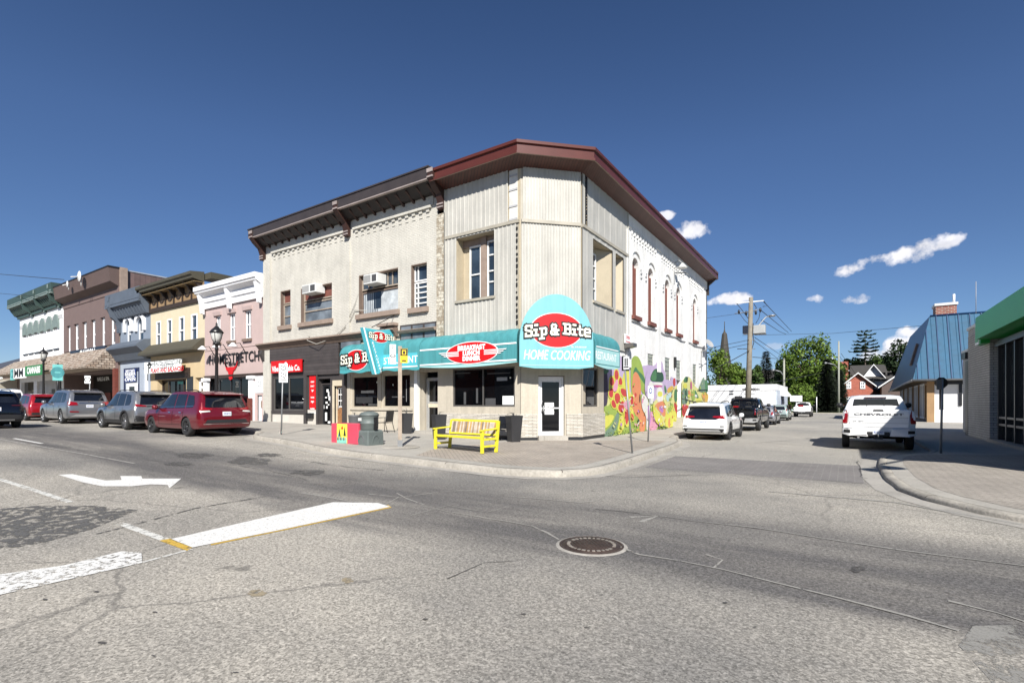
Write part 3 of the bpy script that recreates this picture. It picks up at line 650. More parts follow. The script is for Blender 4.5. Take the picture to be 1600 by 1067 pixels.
# windows of the painted building
def win_upper(op, kind):
    u0, u1, z0, z1 = op; n = -.2; h = z1-z0; w = u1-u0
    if kind == 'narrow_l':
        w_ = window(bb, PF, u0+.04, u1-.04, z0, z0+h*.62, n, 'weathered', 'glass_grey', .07, hbars=(.45,)); window(bb, PF, u0+.04, u1-.04, z0+h*.64, z1, n, 'weathered', 'panel_maroon', .06, name='window_panel')
    elif kind == 'wide_l':
        window(bb, PF, u0+.04, u1-.02, z0, z0+h*.6, n, 'weathered', 'glass_grey', .07, hbars=(.55,)); window(bb, PF, u0+.04, u1-.02, z0+h*.63, z1, n, 'weathered', 'panel_maroon', .07, name='window_panel')
    elif kind == 'wide_r':
        window(bb, PF, u0+.04, u1-.02, z0, z0+h*.58, n, 'frame_brown', 'curtain', .07); window(bb, PF, u0+.04, u1-.02, z0+h*.62, z1, n, 'weathered', 'glass_upper', .06, bars=(.18,.3,.68,.8))
    else:
        window(bb, PF, u0+.04, u1-.02, z0, z0+h*.6, n, 'win_white', 'glass_upper', .06, bars=(.25,), hbars=(.2,.4,.6,.8)); window(bb, PF, u0+.04, u1-.02, z0+h*.62, z1, n, 'win_white', 'glass_upper', .06, bars=(.25,))
    mb = MB(); mb.pbox(PF, u0-.12, u1+.12, z0-.22, z0, -.2, .14, 'sill_brown'); part('sill', mb, bb)
    mb = MB(); mb.pbox(PF, u0, u0+.05, z0, z1, -.19, .012, 'frame_brown'); mb.pbox(PF, u0+.05, u1, z1-.05, z1, -.19, .012, 'frame_brown'); part('window_casing', mb, bb)
win_upper(W1, 'narrow_l'); win_upper(W2, 'wide_l'); win_upper(W3, 'wide_r'); win_upper(W4, 'narrow_r')
# draped curtain behind the wide window pane: darker folds
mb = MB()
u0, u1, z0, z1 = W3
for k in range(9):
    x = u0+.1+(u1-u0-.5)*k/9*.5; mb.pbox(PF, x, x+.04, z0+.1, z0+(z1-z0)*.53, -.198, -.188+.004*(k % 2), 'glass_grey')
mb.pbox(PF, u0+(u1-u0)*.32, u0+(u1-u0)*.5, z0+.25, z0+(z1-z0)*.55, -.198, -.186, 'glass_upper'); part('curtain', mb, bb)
def ac(px0, px1, py0, py1, label):
    u0, u1, z0, z1 = rectF(px0, py0, px1, py1)
    z1 = z0+.42*(z1-z0)/(z1-z0); w = u1-u0
    mb = MB(); mb.pbox(PF, u0, u1, z0, z0+.45, -.15, .42, 'ac_white')
    a = one('air_conditioner', mb, PF.P((u0+u1)/2, z0, 0), label, 'air conditioner', 'window air conditioners', bevel=.015)
    mb = MB()
    for k in range(7): mb.pbox(PF, u0+.05+(w*.5)*k/7, u0+.05+(w*.5)*k/7+.03, z0+.06, z0+.39, .42, .428, 'ac_grille')
    mb.pbox(PF, u0+w*.62, u1-.05, z0+.07, z0+.38, .42, .427, 'ac_grille')
    part('grille', mb, a)
ac(483, 504, 447.6, 462, 'white window air conditioner with slatted grille, in the maroon panelled wide window'); ac(579, 600, 431, 447.6, 'white window air conditioner standing in the wide window with pale curtains')
# --- shop front moulding ---
u0, u1 = uF(411)-.2, uF(622)
mb = MB(); mb.extr(PF, [(0, 4.6), (.12, 4.62), (.2, 4.75), (.3, 4.85), (.34, 4.97), (.1, 5.03), (0, 5.03)], u0, u1, 'frame_brown'); mb.pbox(PF, u0, u1, 4.9, 4.96, .3, .37, 'sill_brown')
mb.extr(PF, [(0, 3.95), (.1, 3.97), (.3, 4.4), (.22, 4.61), (0, 4.61)], uF(412), uF(416), 'dark_siding'); part('moulding', mb, bb)
mb = MB(); u0b, u1b = uF(626), uF(684); zb = PF.z(626, 518.7); mb.extr(PF, [(0, zb-.12), (.2, zb-.1), (.28, zb), (0, zb+.08)], u0b, u1b, 'sill_brown'); part('moulding', mb, bb)
zq = PF.z(620, 537); mb = MB(); mb.pbox(PF, uF(611), uF(620), zq, zb+.3, 0, .12, 'sill_brown'); mb.pbox(PF, uF(596), uF(622.5), zb+.3, zb+.42, 0, .3, 'sill_brown'); part('pilaster', mb, bb)
# lower storey back wall with openings
ZG = .2
zs1 = PF.z(426, 592)
SH = (uF(427), uF(476), PF.z(427, 641), PF.z(427, 590))
DR = (uF(497), uF(516), .3, PF.z(497, 592)); DB = (uF(520.5), uF(538), .3, PF.z(520.5, 603))
RW1 = (uF(550), uF(590.5), PF.z(550, 637), PF.z(550, 588)); RW2 = (uF(598), uF(641.6), PF.z(598, 636.5), PF.z(598, 585)); RD = (uF(656), uF(684), .25, PF.z(656, 581))
mb = MB()
mb.wall(PF, uF(424), uF(543), -.1, 3.95, [SH+(.12,), DR+(.35,), DB+(.2,)], 'dark_siding')
mb.wall(PF, uF(543), X_Q1, -.1, ZB, [RW1+(.12,), RW2+(.12,), RD+(.5,)], 'stucco')
mb.pbox(PF, uF(424), uF(531), 3.9, 4.62, 0, .1, 'black_siding'); mb.pbox(PF, uF(478), uF(531), zs1+.1, 3.9, 0, .1, 'black_siding')
mb.pbox(PF, uF(531), uF(560), 3.9, 4.62, 0, .03, 'black')
part('shopfront_wall', mb, bb)
# vape / dispensary shop
mb = MB(); mb.pbox(PF, SH[0], SH[1], ZG, SH[2]-.18, -.02, .05, 'bulkhead'); mb.pbox(PF, uF(482), uF(495.5), ZG, PF.z(482, 640), 0, .05, 'bulkhead'); part('bulkhead', mb, bb)
window(bb, PF, SH[0], SH[1], SH[2], SH[3], -.08, 'anodised', 'glass_shop', .08, bars=(.5,), name='shop_window')
mb = MB(); mb.pbox(PF, SH[0]-.05, SH[1]+.1, SH[2]-.17, SH[2]-.02, 0, .1, 'dark_siding'); mb.pbox(PF, uF(476.5), uF(481), ZG, 3.5, 0, .09, 'dark_siding'); mb.pbox(PF, uF(496), uF(497.8), ZG, 3.4, 0, .09, 'dark_siding'); mb.pbox(PF, uF(538.5), uF(543), ZG, 3.6, 0, .16, 'dark_siding'); part('shopfront_trim', mb, bb)
# shop sign
u0, u1 = uF(428), uF(475.5); z0, z1 = PF.z(428, 583.5), PF.z(428, 565)
mb = MB(); mb.pbox(PF, u0, u1, z0, z1, .11, .17, 'sign_red'); sg = one('shop_sign', mb, PF.P((u0+u1)/2, z0, .11), 'red rectangular shop sign with white lettering above the left shop window', 'sign')
mb = MB(); text_faces(mb, PF, 'Vibe Cannabis Co.', (u0+u1)/2, (z0+z1)/2-.12, .175, .42, 'sign_white', off=.012, width=(u1-u0)*.93); ell(mb, PF, (u0+u1)/2, z1-.2, .171, .13, .1, 'sign_white', .003); part('lettering', mb, sg)
u0, u1 = uF(485), uF(494.5); z0, z1 = PF.z(485, 639), PF.z(485, 588)
mb = MB(); mb.pbox(PF, u0, u1, z0, z1, .02, .06, 'sign_red'); sg = one('shop_sign', mb, PF.P((u0+u1)/2, z0, .02), 'tall narrow red sign panel with small white lines, beside the black shop door', 'sign')
mb = MB()
for k, t in enumerate(('OPEN', 'DAILY', '10-9', 'VAPES', 'PIPES', 'PAPERS', 'ACCESSORIES')): text_faces(mb, PF, t, (u0+u1)/2, z1-.3-k*.22-(.15 if k > 2 else 0)-(.15 if k > 4 else 0), .063, .11, 'sign_white', off=.004)
for zz in (.78, 1.35): ell(mb, PF, (u0+u1)/2, z1-zz*1.02+.02, .0605, .04, .04, 'sign_white', .002)
part('lettering', mb, sg)
mb = MB(); u0 = uF(482.5); u1 = uF(492); mb.pbox(PF, u0, u1, PF.z(483, 653.5), PF.z(483, 646), .05, .2, 'black'); mb.pbox(PF, u0-.02, u1+.02, PF.z(483, 646), PF.z(483, 645), .05, .23, 'shop_black'); one('mailbox', mb, PF.P(u0, PF.z(483, 654), .05), 'black wall mailbox on the pale panel beside the black shop door', 'mailbox', bevel=.01)
def door(par, pl, u0, u1, z0, z1, n, m, lights, gl='glass_shop', fr=None, handle='alu', name='door', label=None, hs=1):
    mb = MB(); ops = [(u0+(u1-u0)*a, u0+(u1-u0)*b, z0+(z1-z0)*c, z0+(z1-z0)*d, .03) for a, b, c, d in lights]
    mb.wall(pl, u0, u1, z0, z1, ops, m, n=n); 
    for o in ops: mb.pbox(pl, o[0], o[1], o[2], o[3], n-.05, n-.03, gl)
    d = part(name, mb, par, label); mb = MB(); hu = u0+.1*(u1-u0)+.03 if hs > 0 else u1-.13*(u1-u0)
    mb.pbox(pl, hu, hu+.04, z0+.95, z0+1.15, n, n+.06, handle); part('handle', mb, d)
    if fr:
        mb = MB(); mb.pbox(pl, u0-.07, u0, z0, z1+.07, n-.02, n+.05, fr); mb.pbox(pl, u1, u1+.07, z0, z1+.07, n-.02, n+.05, fr); mb.pbox(pl, u0, u1, z1, z1+.07, n-.02, n+.05, fr); part('door_frame', mb, d)
    return d
dd = door(bb, PF, DR[0]+.06, DR[1]-.06, .36, DR[3]-.3, -.25, 'shop_black', [(.1,.9,.05,.96)], fr='dark_siding')
mb = MB()
dw, dz = DR[1]-DR[0], DR[3]-.3-.36
for a, b, w, h in ((.42,.86,.1,.07),(.5,.78,.06,.12),(.3,.7,.1,.03),(.62,.68,.13,.1),(.34,.58,.1,.05),(.36,.47,.07,.06),(.5,.53,.07,.03),(.68,.6,.07,.04),(.3,.25,.1,.2),(.55,.12,.12,.05)): mb.pbox(PF, DR[0]+dw*a-dw*w, DR[0]+dw*a+dw*w*.6, .36+dz*b-dz*h*.5, .36+dz*b+dz*h*.5, -.279, -.277+.001, 'sign_white')
part('door_stickers', mb, dd)
db = door(bb, PF, DB[0]+.16, DB[1], .36, DB[3]-.02, -.15, 'wood_door', [(.12+.28*i, .12+.28*i+.24, .52+.145*j, .52+.145*j+.125) for i in range(3) for j in range(3)], fr='paint_cream')
mb = MB(); w_ = DB[1]-DB[0]-.16; mb.pbox(PF, DB[0]+.16+w_*.06, DB[0]+.16+w_*.94, .36+(DB[3]-.38)*.5, .36+(DB[3]-.38)*.97, -.149, -.142, 'win_white'); 
for i in range(3):
    for j in range(3): mb.pbox(PF, DB[0]+.16+w_*(.11+.28*i), DB[0]+.16+w_*(.11+.28*i+.23), .36+(DB[3]-.38)*(.525+.145*j), .36+(DB[3]-.38)*(.525+.145*j+.12), -.143, -.14, 'glass_shop')
part('window_panes', mb, db)
mb = MB(); mb.pbox(PF, DB[0]-.02, DB[0]+.09, ZG, DB[3], -.02, .04, 'paint_cream'); mb.pbox(PF, DB[0]-.02, DB[1], DB[3], DB[3]+.28, -.02, .03, 'paint_cream'); part('door_casing', mb, bb)
# restaurant left bay
for w in (RW1, RW2): window(bb, PF, w[0], w[1], w[2], w[3], -.08, 'stucco_dark', 'glass_shop', .07, name='shop_window')
mb = MB(); mb.pbox(PF, RW1[0]-.1, RW2[1]+.15, RW1[2]-.1, RW1[2], 0, .06, 'stucco'); mb.pbox(PF, uF(543.5), uF(548), ZG, 3.5, 0, .05, 'stucco'); mb.pbox(PF, uF(592), uF(596.5), RW1[2], 3.4, 0, .05, 'stucco_dark'); part('window_trim', mb, bb)
mb = MB(); mb.pbox(PF, uF(651), uF(655.5), .2, 3.35, 0, .16, 'win_white'); part('door_post', mb, bb)
door(bb, PF, RD[0]+.12, RD[1]-.1, .42, RD[3]-.32, -.4, 'alu', [(.08,.92,.04,.52),(.08,.92,.56,.97)], fr='alu', hs=-1)
mb = MB(); mb.pbox(PF, RD[0]+.15, RD[1]-.13, 1.42, 1.58, -.4, -.385, 'paint_cream'); part('push_bar_plate', mb, bb)
mb = MB(); mb.pbox(PF, RD[0], RD[1]+.2, .1, .42, -.5, .35, 'concrete'); part('door_step', mb, bb)
zt = PF.z(640, 535); mb = MB(); mb.pbox(PF, uF(626), uF(683), 4.3, 5.1, .0, .04, 'dark_siding')
for k in range(5): mb.pbox(PF, uF(628)+k*.72, uF(628)+k*.72+.6, 4.38, 5.02, .04, .05, 'glass_grey')
part('transom', mb, bb); mb = MB(); mb.pbox(PF, uF(536), uF(566), 4.3, 4.6, .1, .13, 'glass_grey'); part('transom', mb, bb)
# cable drooping on the facade
mb = MB(); mb.tube([PF.P(uF(575), 6.0, .05), PF.P(uF(556), 6.1, .06), PF.P(uF(548), 5.6, .06), PF.P(uF(535), 5.2, .06), PF.P(uF(520), 4.85, .08), PF.P(uF(505), 4.6, .4), PF.P(uF(490), 4.85, .38), PF.P(uF(484), 5.15, .05)], .018, 'wire_grey', 6); mb.tube([PF.P(uF(561), 6.9, .05), PF.P(uF(556), 6.4, .06), PF.P(uF(546), 5.7, .06)], .012, 'wire_grey', 5)
one('cable', mb, PF.P(uF(520), 4.6, .1), 'grey cable drooping across the cream brick facade to the dark shop moulding', 'cable')

# --- metal clad corner building ---
cb = thing('corner_building', (AX, AY, .15), 'corner restaurant building with beige ribbed metal cladding, red eaves and white brick side wall', 'building')
SEAM = 8.52
def ribbed(mb, pl, u0, u1, z0, z1, n, pitch, depth, ops, m):
    k = max(1, round((u1-u0)/pitch)); p = (u1-u0)/k
    xs = []
    for i in range(k): xs += [(u0+i*p, 0), (u0+i*p+p*.62, 0), (u0+i*p+p*.7, depth), (u0+i*p+p*.92, depth)]
    xs.append((u1, 0))
    for o in ops:
        for e in o[:2]: xs.append((e, None))
    xs.sort(key=lambda t: t[0]); out = []
    for i, (x, d) in enumerate(xs):
        if d is None: d = out[-1][1] if out else 0
        out.append((x, d))
    for (a, da), (b, dbb) in zip(out, out[1:]):
        if b-a < 1e-4: continue
        c = (a+b)/2; segs = [(z0, z1)]
        for o in ops:
            if o[0] < c < o[1]:
                ns = []
                for s0, s1 in segs:
                    if o[2] > s0: ns.append((s0, min(s1, o[2])))
                    if o[3] < s1: ns.append((max(s0, o[3]), s1))
                segs = ns
        for s0, s1 in segs:
            if s1-s0 > .01: mb.face([pl.P(a, s0, n+da), pl.P(b, s0, n+dbb), pl.P(b, s1, n+dbb), pl.P(a, s1, n+da)], m)
CWIN = (uF(714.5), uF(774), PF.z(716, 471), PF.z(716, 373.5))
ZA = 4.0
mb = MB()
ribbed(mb, PF, X_Q1, uF(795), SEAM+.06, ZTOP+.05, .06, .22, .022, [], 'clad')
CW_ = CWIN
ribbed(mb, PF, X_Q1, uF(808), ZA, SEAM-.06, .06, .2, .022, [CW_], 'clad')
ribbed(mb, PC, .08, CW-.02, SEAM+.06, ZTOP+.05, .06, .115, .02, [], 'clad'); ribbed(mb, PC, .03, CW-.02, ZA, SEAM-.06, .06, .115, .02, [], 'clad')
SW1 = (PS.u(924.5), PS.u(955), PS.z(926, 470), PS.z(926, 374)); SW2 = (PS.u(960), PS.u(972.5), PS.z(960, 486), PS.z(960, 394))
SW2 = (SW2[0], SW2[1], SW1[2], SW1[3])
S_CL = PS.u(979)
ribbed(mb, PS, PS.u(914)+.1, S_CL, SEAM+.06, ZTOP+.05, .06, .6, .01, [], 'clad'); ribbed(mb, PS, BYY+.02, S_CL, ZA, SEAM-.06, .06, .6, .01, [SW1, SW2], 'clad')
ribbed(mb, PS, BYY+.02, PS.u(912), SEAM+.06, ZTOP+.05, .06, .3, .01, [], 'clad')
part('metal_cladding', mb, cb)
mb = MB()
mb.pbox(PF, X_Q1, uF(812), SEAM-.06, SEAM+.06, 0, .11, 'clad_trim'); mb.pbox(PC, .02, CW-.02, SEAM-.06, SEAM+.06, 0, .12, 'clad_trim'); mb.pbox(PS, BYY+.02, S_CL, SEAM-.06, SEAM+.06, 0, .11, 'clad_trim')
mb.pbox(PS, S_CL-.01, S_CL+.05, ZA, ZTOP, 0, .1, 'clad'); mb.pbox(PF, X_Q1-.03, X_Q1+.03, ZA, ZTOP, 0, .1, 'clad')
part('seam_flashing', mb, cb)
# torn strips by the corners
mb = MB(); a, b = uF(796), uF(809)
mb.pbox(PF, a, b, SEAM+.06, ZTOP, -.1, .02, 'membrane'); rr = random.Random(2)
for z in (8.62, 9.12, 9.75, 10.28): mb.pbox(PF, a, b, z, z+.07, .02, .045, 'frieze_grey')
part('exposed_backing', mb, cb)
mb = MB()
for k in range(16):
    z = 4.6+k*.24; mb.pbox(PF, uF(808.3), uF(809.5)+rr.uniform(0, .03), z, z+rr.uniform(.05, .15), .02, .1, 'black')
    z = SEAM+.15+k*.12; mb.pbox(PS, PS.u(912.3), PS.u(913.2)+rr.uniform(0, .1), z, z+rr.uniform(.04, .1), .02, .09, 'black')
mb.pbox(PF, uF(808), uF(811), ZA, SEAM-.06, .0, .05, 'clad_trim'); part('torn_edge', mb, cb)
# core walls behind cladding
mb = MB()
mb.wall(PF, X_Q1, AX, ZA, ZTOP+.1, [CW_+(.55,)], 'clad_warm', n=0, rev='clad_warm'); mb.wall(PC, 0, CW, 2.9, ZTOP+.1, [], 'clad_trim', n=0)
mb.wall(PS, BYY, S_CL, ZA, ZTOP+.1, [SW1+(.55,), SW2+(.55,)], 'clad_warm', n=0, rev='clad_warm')
part('inner_wall', mb, cb)
u0, u1, z0, z1 = CWIN; w = u1-u0
window(cb, PF, u0+w*.19, u0+w*.5, z0+.05, z1-.3, -.4, 'win_white', 'glass_upper', .06, hbars=(.47,)); window(cb, PF, u0+w*.66, u1-.03, z0+.05, z1-.22, -.4, 'win_white', 'glass_upper', .06, hbars=(.28,.47,.75))
mb = MB(); mb.pbox(PF, u0, u1, z0, z1, -.56, -.44, 'clad_warm'); mb.pbox(PF, u0+w*.51, u0+w*.65, z0, z1, -.44, -.3, 'sill_brown'); mb.pbox(PF, u0, u1, z1-.3, z1-.02, -.44, -.38, 'sill_brown'); mb.pbox(PF, u0-.04, u1+.04, z0-.1, z0, -.4, .13, 'clad_trim'); part('window_recess', mb, cb)
for o in (SW1, SW2):
    u0, u1, z0, z1 = o
    mb = MB(); mb.pbox(PS, u0, u1, z0, z1, -.56, -.44, 'clad_warm'); mb.pbox(PS, u0-.04, u1+.04, z0-.1, z0, -.4, .13, 'clad_trim')
    mb.prism([PS.P(u0+(u1-u0)*.62, z0, -.44), PS.P(u1, z0, -.44), PS.P(u1, z0, -.0)], (0, 0, z1-z0-.02), 'clad_warm'); part('window_recess', mb, cb)
    window(cb, PS, u0+.1, u0+(u1-u0)*.6, z0+.05, z1-.3, -.4, 'win_white', 'glass_upper', .06, hbars=(.3,.5,.75))
# --- ground floor of the corner ---
DC = (PC.u(841), PC.u(882), .28, PC.z(860, 587))
RW3 = (uF(707.8), uF(804.8), PF.z(708, 635), PF.z(708, 577)); SWG = (PS.u(910.5), PS.u(934.5), PS.z(912, 635.5), PS.z(912, 573))
UC = lambda px: PC.u(px)
mb = MB()
mb.wall(PF, X_Q1, AX, -.1, ZA+.1, [RW3+(.1,)], 'stucco', n=.02); mb.wall(PC, 0, CW, -.1, ZA+.1, [DC+(.2,)], 'stucco', n=.02); mb.wall(PS, BYY, PS.u(943), -.1, ZA+.1, [SWG+(.12,)], 'stucco', n=.02)
mb.pbox(PS, PS.u(943)-.02, PS.u(943), -.1, ZA, -.3, .02, 'stucco')
part('ground_floor_wall', mb, cb)
zst = PC.z(860, 646.7)
mb = MB(); mb.pbox(PF, uF(687), AX+.02, .35, zst, .02, .09, 'ledge_stone'); mb.pbox(PC, -.04, DC[0]-.05, .3, zst, .02, .1, 'ledge_stone'); mb.pbox(PC, DC[1]+.05, CW+.04, .3, zst, .02, .1, 'ledge_stone'); mb.pbox(PS, BYY-.03, PS.u(942.5), .3, zst, .02, .09, 'ledge_stone'); part('stone_band', mb, cb)
mb = MB(); mb.pbox(PF, uF(687), AX+.02, -.1, .35, .02, .07, 'shop_black'); mb.pbox(PC, -.03, DC[0]-.05, -.1, .3, .02, .08, 'shop_black'); mb.pbox(PC, DC[1]+.05, CW+.03, -.1, .3, .02, .08, 'shop_black'); mb.pbox(PS, BYY-.03, PS.u(942.5), -.1, .3, .02, .07, 'shop_black'); part('plinth', mb, cb)
window(cb, PF, RW3[0], RW3[1], RW3[2], RW3[3], -.06, 'anodised', 'glass_shop', .06, bars=(.5,), name='shop_window'); window(cb, PS, SWG[0], SWG[1], SWG[2], SWG[3], -.08, 'anodised', 'glass_shop', .07, name='shop_window')
mb = MB(); mb.pbox(PS, SWG[0]+.1, SWG[0]+.4, SWG[2]+.1, SWG[2]+.9, -.079, -.07, 'stucco_dark'); mb.pbox(PF, RW3[1]-.62, RW3[1]-.1, RW3[2]+.08, RW3[2]+.42, -.055, -.05, 'sign_white'); part('display_and_light_dot', mb, cb)
for px_, py_, w_, h_, mt_ in ((783, 592, .5, .14, 'meter_grey'), (725, 622, .12, .5, 'ac_grille'), (744, 618, .1, .6, 'ac_grille'), (765, 628, .5, .3, 'ac_grille'), (720, 583, .9, .05, 'ac_grille'), (778, 583, 1.1, .05, 'ac_grille'), (796, 590, .06, .06, 'sign_cream')):  # flat patches painted on the glass: lamp dots and grey interior shapes
    u, z = PF.at(px_, py_); mb = MB(); mb.pbox(PF, u-w_/2, u+w_/2, z-h_/2, z+h_/2, -.0595, -.0575, mt_); part('display_and_light_dot', mb, cb)
for px_, py_, w_, h_, mt_ in ((587, 597, .05, .08, 'sign_cream'), (612, 601, .05, .08, 'sign_cream'), (572, 612, .9, .12, 'ac_grille'), (567, 625, 1.2, .3, 'planter_like'), (633, 610, .03, 1.0, 'meter_grey'), (620, 620, .8, .05, 'ac_grille')):  # left windows: lamp dots and grey shapes painted on the panes
    u, z = PF.at(px_, py_); mb = MB(); mb.pbox(PF, u-w_/2, u+w_/2, z-h_/2, z+h_/2, -.0795, -.0775, mt_); part('display_and_light_dot', mb, bb)
dd = door(cb, PC, DC[0]+.09, DC[1]-.09, .36, DC[3]-.1, -.12, 'door_white', [(.1,.9,.07,.47),(.1,.9,.49,.94)], fr='door_white', handle='alu')
mb = MB(); w = DC[1]-DC[0]; pu0, pu1 = PC.u(852.5), PC.u(866.7); mb.pbox(PC, pu0, pu1, PC.z(860, 647.5), PC.z(860, 629), -.14, -.12, 'sign_white'); text_faces(mb, PC, 'OPEN\n7AM-3PM\nCLOSED\nMONDAY', (pu0+pu1)/2, PC.z(860, 638), -.117, .1, 'meter_grey', off=.002)
part('paper_notice', mb, dd)
mb = MB(); mb.pbox(PC, DC[0]-.05, DC[1]+.06, .1, .36, -.15, .28, 'concrete'); part('door_step', mb, cb)
for z in (1.3, 1.55): 
    mb = MB(); mb.tube([PC.P(DC[0]+.16, z, -.1), PC.P(DC[0]+.16, z, .0), PC.P(DC[0]+.16, z+.14, .0)], .022, 'alu', 6); part('door_pull', mb, dd)
# --- side wall in white brick with arched windows ---
arch_w = [(988.5,997,404,498,.2),(1013,1020.5,420,508,.2),(1039.8,1045,438.5,519,.2),(1057.5,1062,450.5,527,.2),(1083.3,1087.3,467.5,536,.2)]
ops = []; AW = []
for x0, x1, y0, y1, dp in arch_w:
    u0, u1 = PS.u(x0), PS.u(x1); hw = (u1-u0)/2
    z0, z1 = 5.85, 8.72; m_ = (u0+u1)/2; hw = .42; AW.append((m_-hw, m_+hw, z0, z1)); ops.append((m_-hw, m_+hw, z0, z1, .3, hw))
GB = [(1012,1021,552,570),(1038.8,1046.8,558,593),(1056.8,1063.5,562.5,592),(1082.5,1088,568.5,600)]
GBW = []
for x0, x1, y0, y1 in GB: GBW.append((PS.u(x0), PS.u(x1), PS.z(x0, y1), PS.z(x0, y0)))
SDO = (PS.u(1056.5), PS.u(1062.5)+.2, .75, GBW[2][2]-.03)
mb = MB(); mb.wall(PS, S_CL, SIDE_END, -.1, ZTOP+.1, ops+[g+(.1,) for g in GBW if g[0] > S_CL]+[SDO+(.3,)], 'white_brick')
mb.wall(PS, PS.u(943), S_CL, -.1, ZA+.1, [], 'white_brick', n=0)
for px in (980.5, 1028, 1072, 1100): 
    u = PS.u(px); mb.pbox(PS, u-.28, u+.28, 3.3, 9.75, 0, .09, 'white_brick')
mb.box(X_Q1+2, SXW, SIDE_END-.3, SIDE_END, -.1, ZTOP+.2, 'white_brick'); mb.box(X_Q1+2, X_Q1+2.3, 38, SIDE_END, -.1, ZTOP+.2, 'white_brick')
part('side_wall', mb, cb)
mb = MB(); mb.pbox(PS, S_CL+.05, SIDE_END, 10.0, ZTOP, 0, .05, 'white_brick'); u = S_CL+.6
while u < SIDE_END-.3:
    if all(abs(u-PS.u(px)) > .45 for px in (980.5, 1028, 1072, 1100)): mb.pbox(PS, u-.09, u+.09, 9.72, 10.0, 0, .07, 'white_brick'); mb.pbox(PS, u-.05, u+.05, 9.55, 9.62, 0, .05, 'white_brick')
    u += .4
part('corbel_table', mb, cb)
for u0, u1, z0, z1 in AW:
    hw = (u1-u0)/2
    w_ = window(cb, PS, u0, u1, z0, z1, -.28, 'panel_maroon', 'glass_grey', .07, arch=hw, depth=.07, hbars=(.42,))
    mb = MB(); K = 8; m_ = (u0+u1)/2; mb.pprism(PS, [(m_+hw*math.cos(math.pi*k/K)*.97, z1-hw-.25+(hw+.24)*math.sin(math.pi*k/K)) for k in range(K+1)], -.28, -.2, 'panel_maroon'); mb.pbox(PS, u0, u0+.11, z0, z1-hw, -.28, .015, 'panel_maroon'); mb.pbox(PS, u1-.11, u1, z0, z1-hw, -.28, -.12, 'panel_maroon'); part('arched_shutter', mb, w_)
    mb = MB(); mb.pbox(PS, u0-.12, u1+.12, z0-.18, z0, -.2, .16, 'panel_maroon'); part('sill', mb, cb)
    mb = MB()
    for k in range(12):
        a0, a1 = math.pi*k/12, math.pi*(k+1)/12; r0, r1 = hw+.28, hw+.36; zc = z1-hw
        mb.hexa([PS.P(m_+r0*math.cos(a0), zc+r0*math.sin(a0), 0), PS.P(m_+r1*math.cos(a0), zc+r1*math.sin(a0), 0), PS.P(m_+r1*math.cos(a1), zc+r1*math.sin(a1), 0), PS.P(m_+r0*math.cos(a1), zc+r0*math.sin(a1), 0), PS.P(m_+r0*math.cos(a0), zc+r0*math.sin(a0), .07), PS.P(m_+r1*math.cos(a0), zc+r1*math.sin(a0), .07), PS.P(m_+r1*math.cos(a1), zc+r1*math.sin(a1), .07), PS.P(m_+r0*math.cos(a1), zc+r0*math.sin(a1), .07)], 'white_brick')
    for s in (-1, 1):
        for q in (0, .22): mb.pbox(PS, m_+s*(hw+.38)-.09, m_+s*(hw+.38)+.09, z1-hw-.2-q, z1-hw-.14-q, 0, .05, 'frieze_grey')
    part('arch_moulding', mb, cb)
mk('block_glass', (.30,.31,.25), rough=.15, var=.35, vs=4); mk('side_door_brown', (.17,.11,.075), rough=.7)
for g in GBW:
    mb = MB(); n_ = max(3, round((g[3]-g[2])/.24)); mb.pbox(PS, g[0], g[1], g[2], g[3], -.1, -.06, 'frieze_grey')
    for i in range(n_):
        for j in range(3):
            a = g[0]+(g[1]-g[0])*j/3; b = g[0]+(g[1]-g[0])*(j+1)/3; c0 = g[2]+(g[3]-g[2])*i/n_; c1 = g[2]+(g[3]-g[2])*(i+1)/n_
            mb.pbox(PS, a+.02, b-.02, c0+.025, c1-.025, -.06, -.03, 'block_glass')
    part('glass_block_window', mb, cb)
mb = MB(); mb.pbox(PS, SDO[0], SDO[1], SDO[2], SDO[3], -.32, -.22, 'side_door_brown'); part('side_door', mb, cb)
mb = MB(); mb.pbox(PS, SDO[0]-.2, SDO[1]+.9, .1, .75, .0, 1.0, 'concrete'); mb.pbox(PS, SDO[0]-.9, SDO[0]-.2, .1, .5, .0, 1.0, 'concrete'); part('side_steps', mb, cb)
# painted band line + conduit
mb = MB(); pts = [PS.P(S_CL+.1+(SIDE_END-S_CL-.4)*k/14, 5.55+.06*math.sin(k*2.1), .05) for k in range(15)]; mb.tube(pts, .03, 'frieze_grey', 5); part('conduit', mb, cb)

# ---- painted mural on the side wall (flat paint layers in the plane of the wall) ----
for n_, c_ in dict(lilac='#cdb6dc', lime='#a6c24a', yellow='#e9e645', paleyellow='#e6e48c', orange='#f0935a', red='#d93a34', pink='#f0a2c0', white='#f0efe8', green='#4f8a5a', darkgreen='#2f5f48', sage='#7d9c82', magenta='#d05a92', gold='#e8b93c', purple='#4b4058', violet='#c77cd0', brown='#6b4a38', hedge='#3d5a22', aqua='#bfe0dc').items():
    mk('mural_'+n_, c_, rough=.7, var=.06, vs=2, bump=.25, bs=30)
MUR = []
def mu(c, scale, ox, oy, *pts): MUR.append((c, [(ox+x/scale, oy+y/scale) for x, y in pts]))
A = (6.67, 900, 540); B = (7.62, 940, 550); C = (8.21, 1000, 550)
mu('lilac', *B, (18,30),(120,20),(215,40),(240,60),(330,120),(420,160),(500,170),(610,130),(610,700),(15,700))
mu('paleyellow', *B, (18,620),(60,520),(200,450),(600,520),(610,920),(540,945),(380,985),(200,1015),(20,1035))
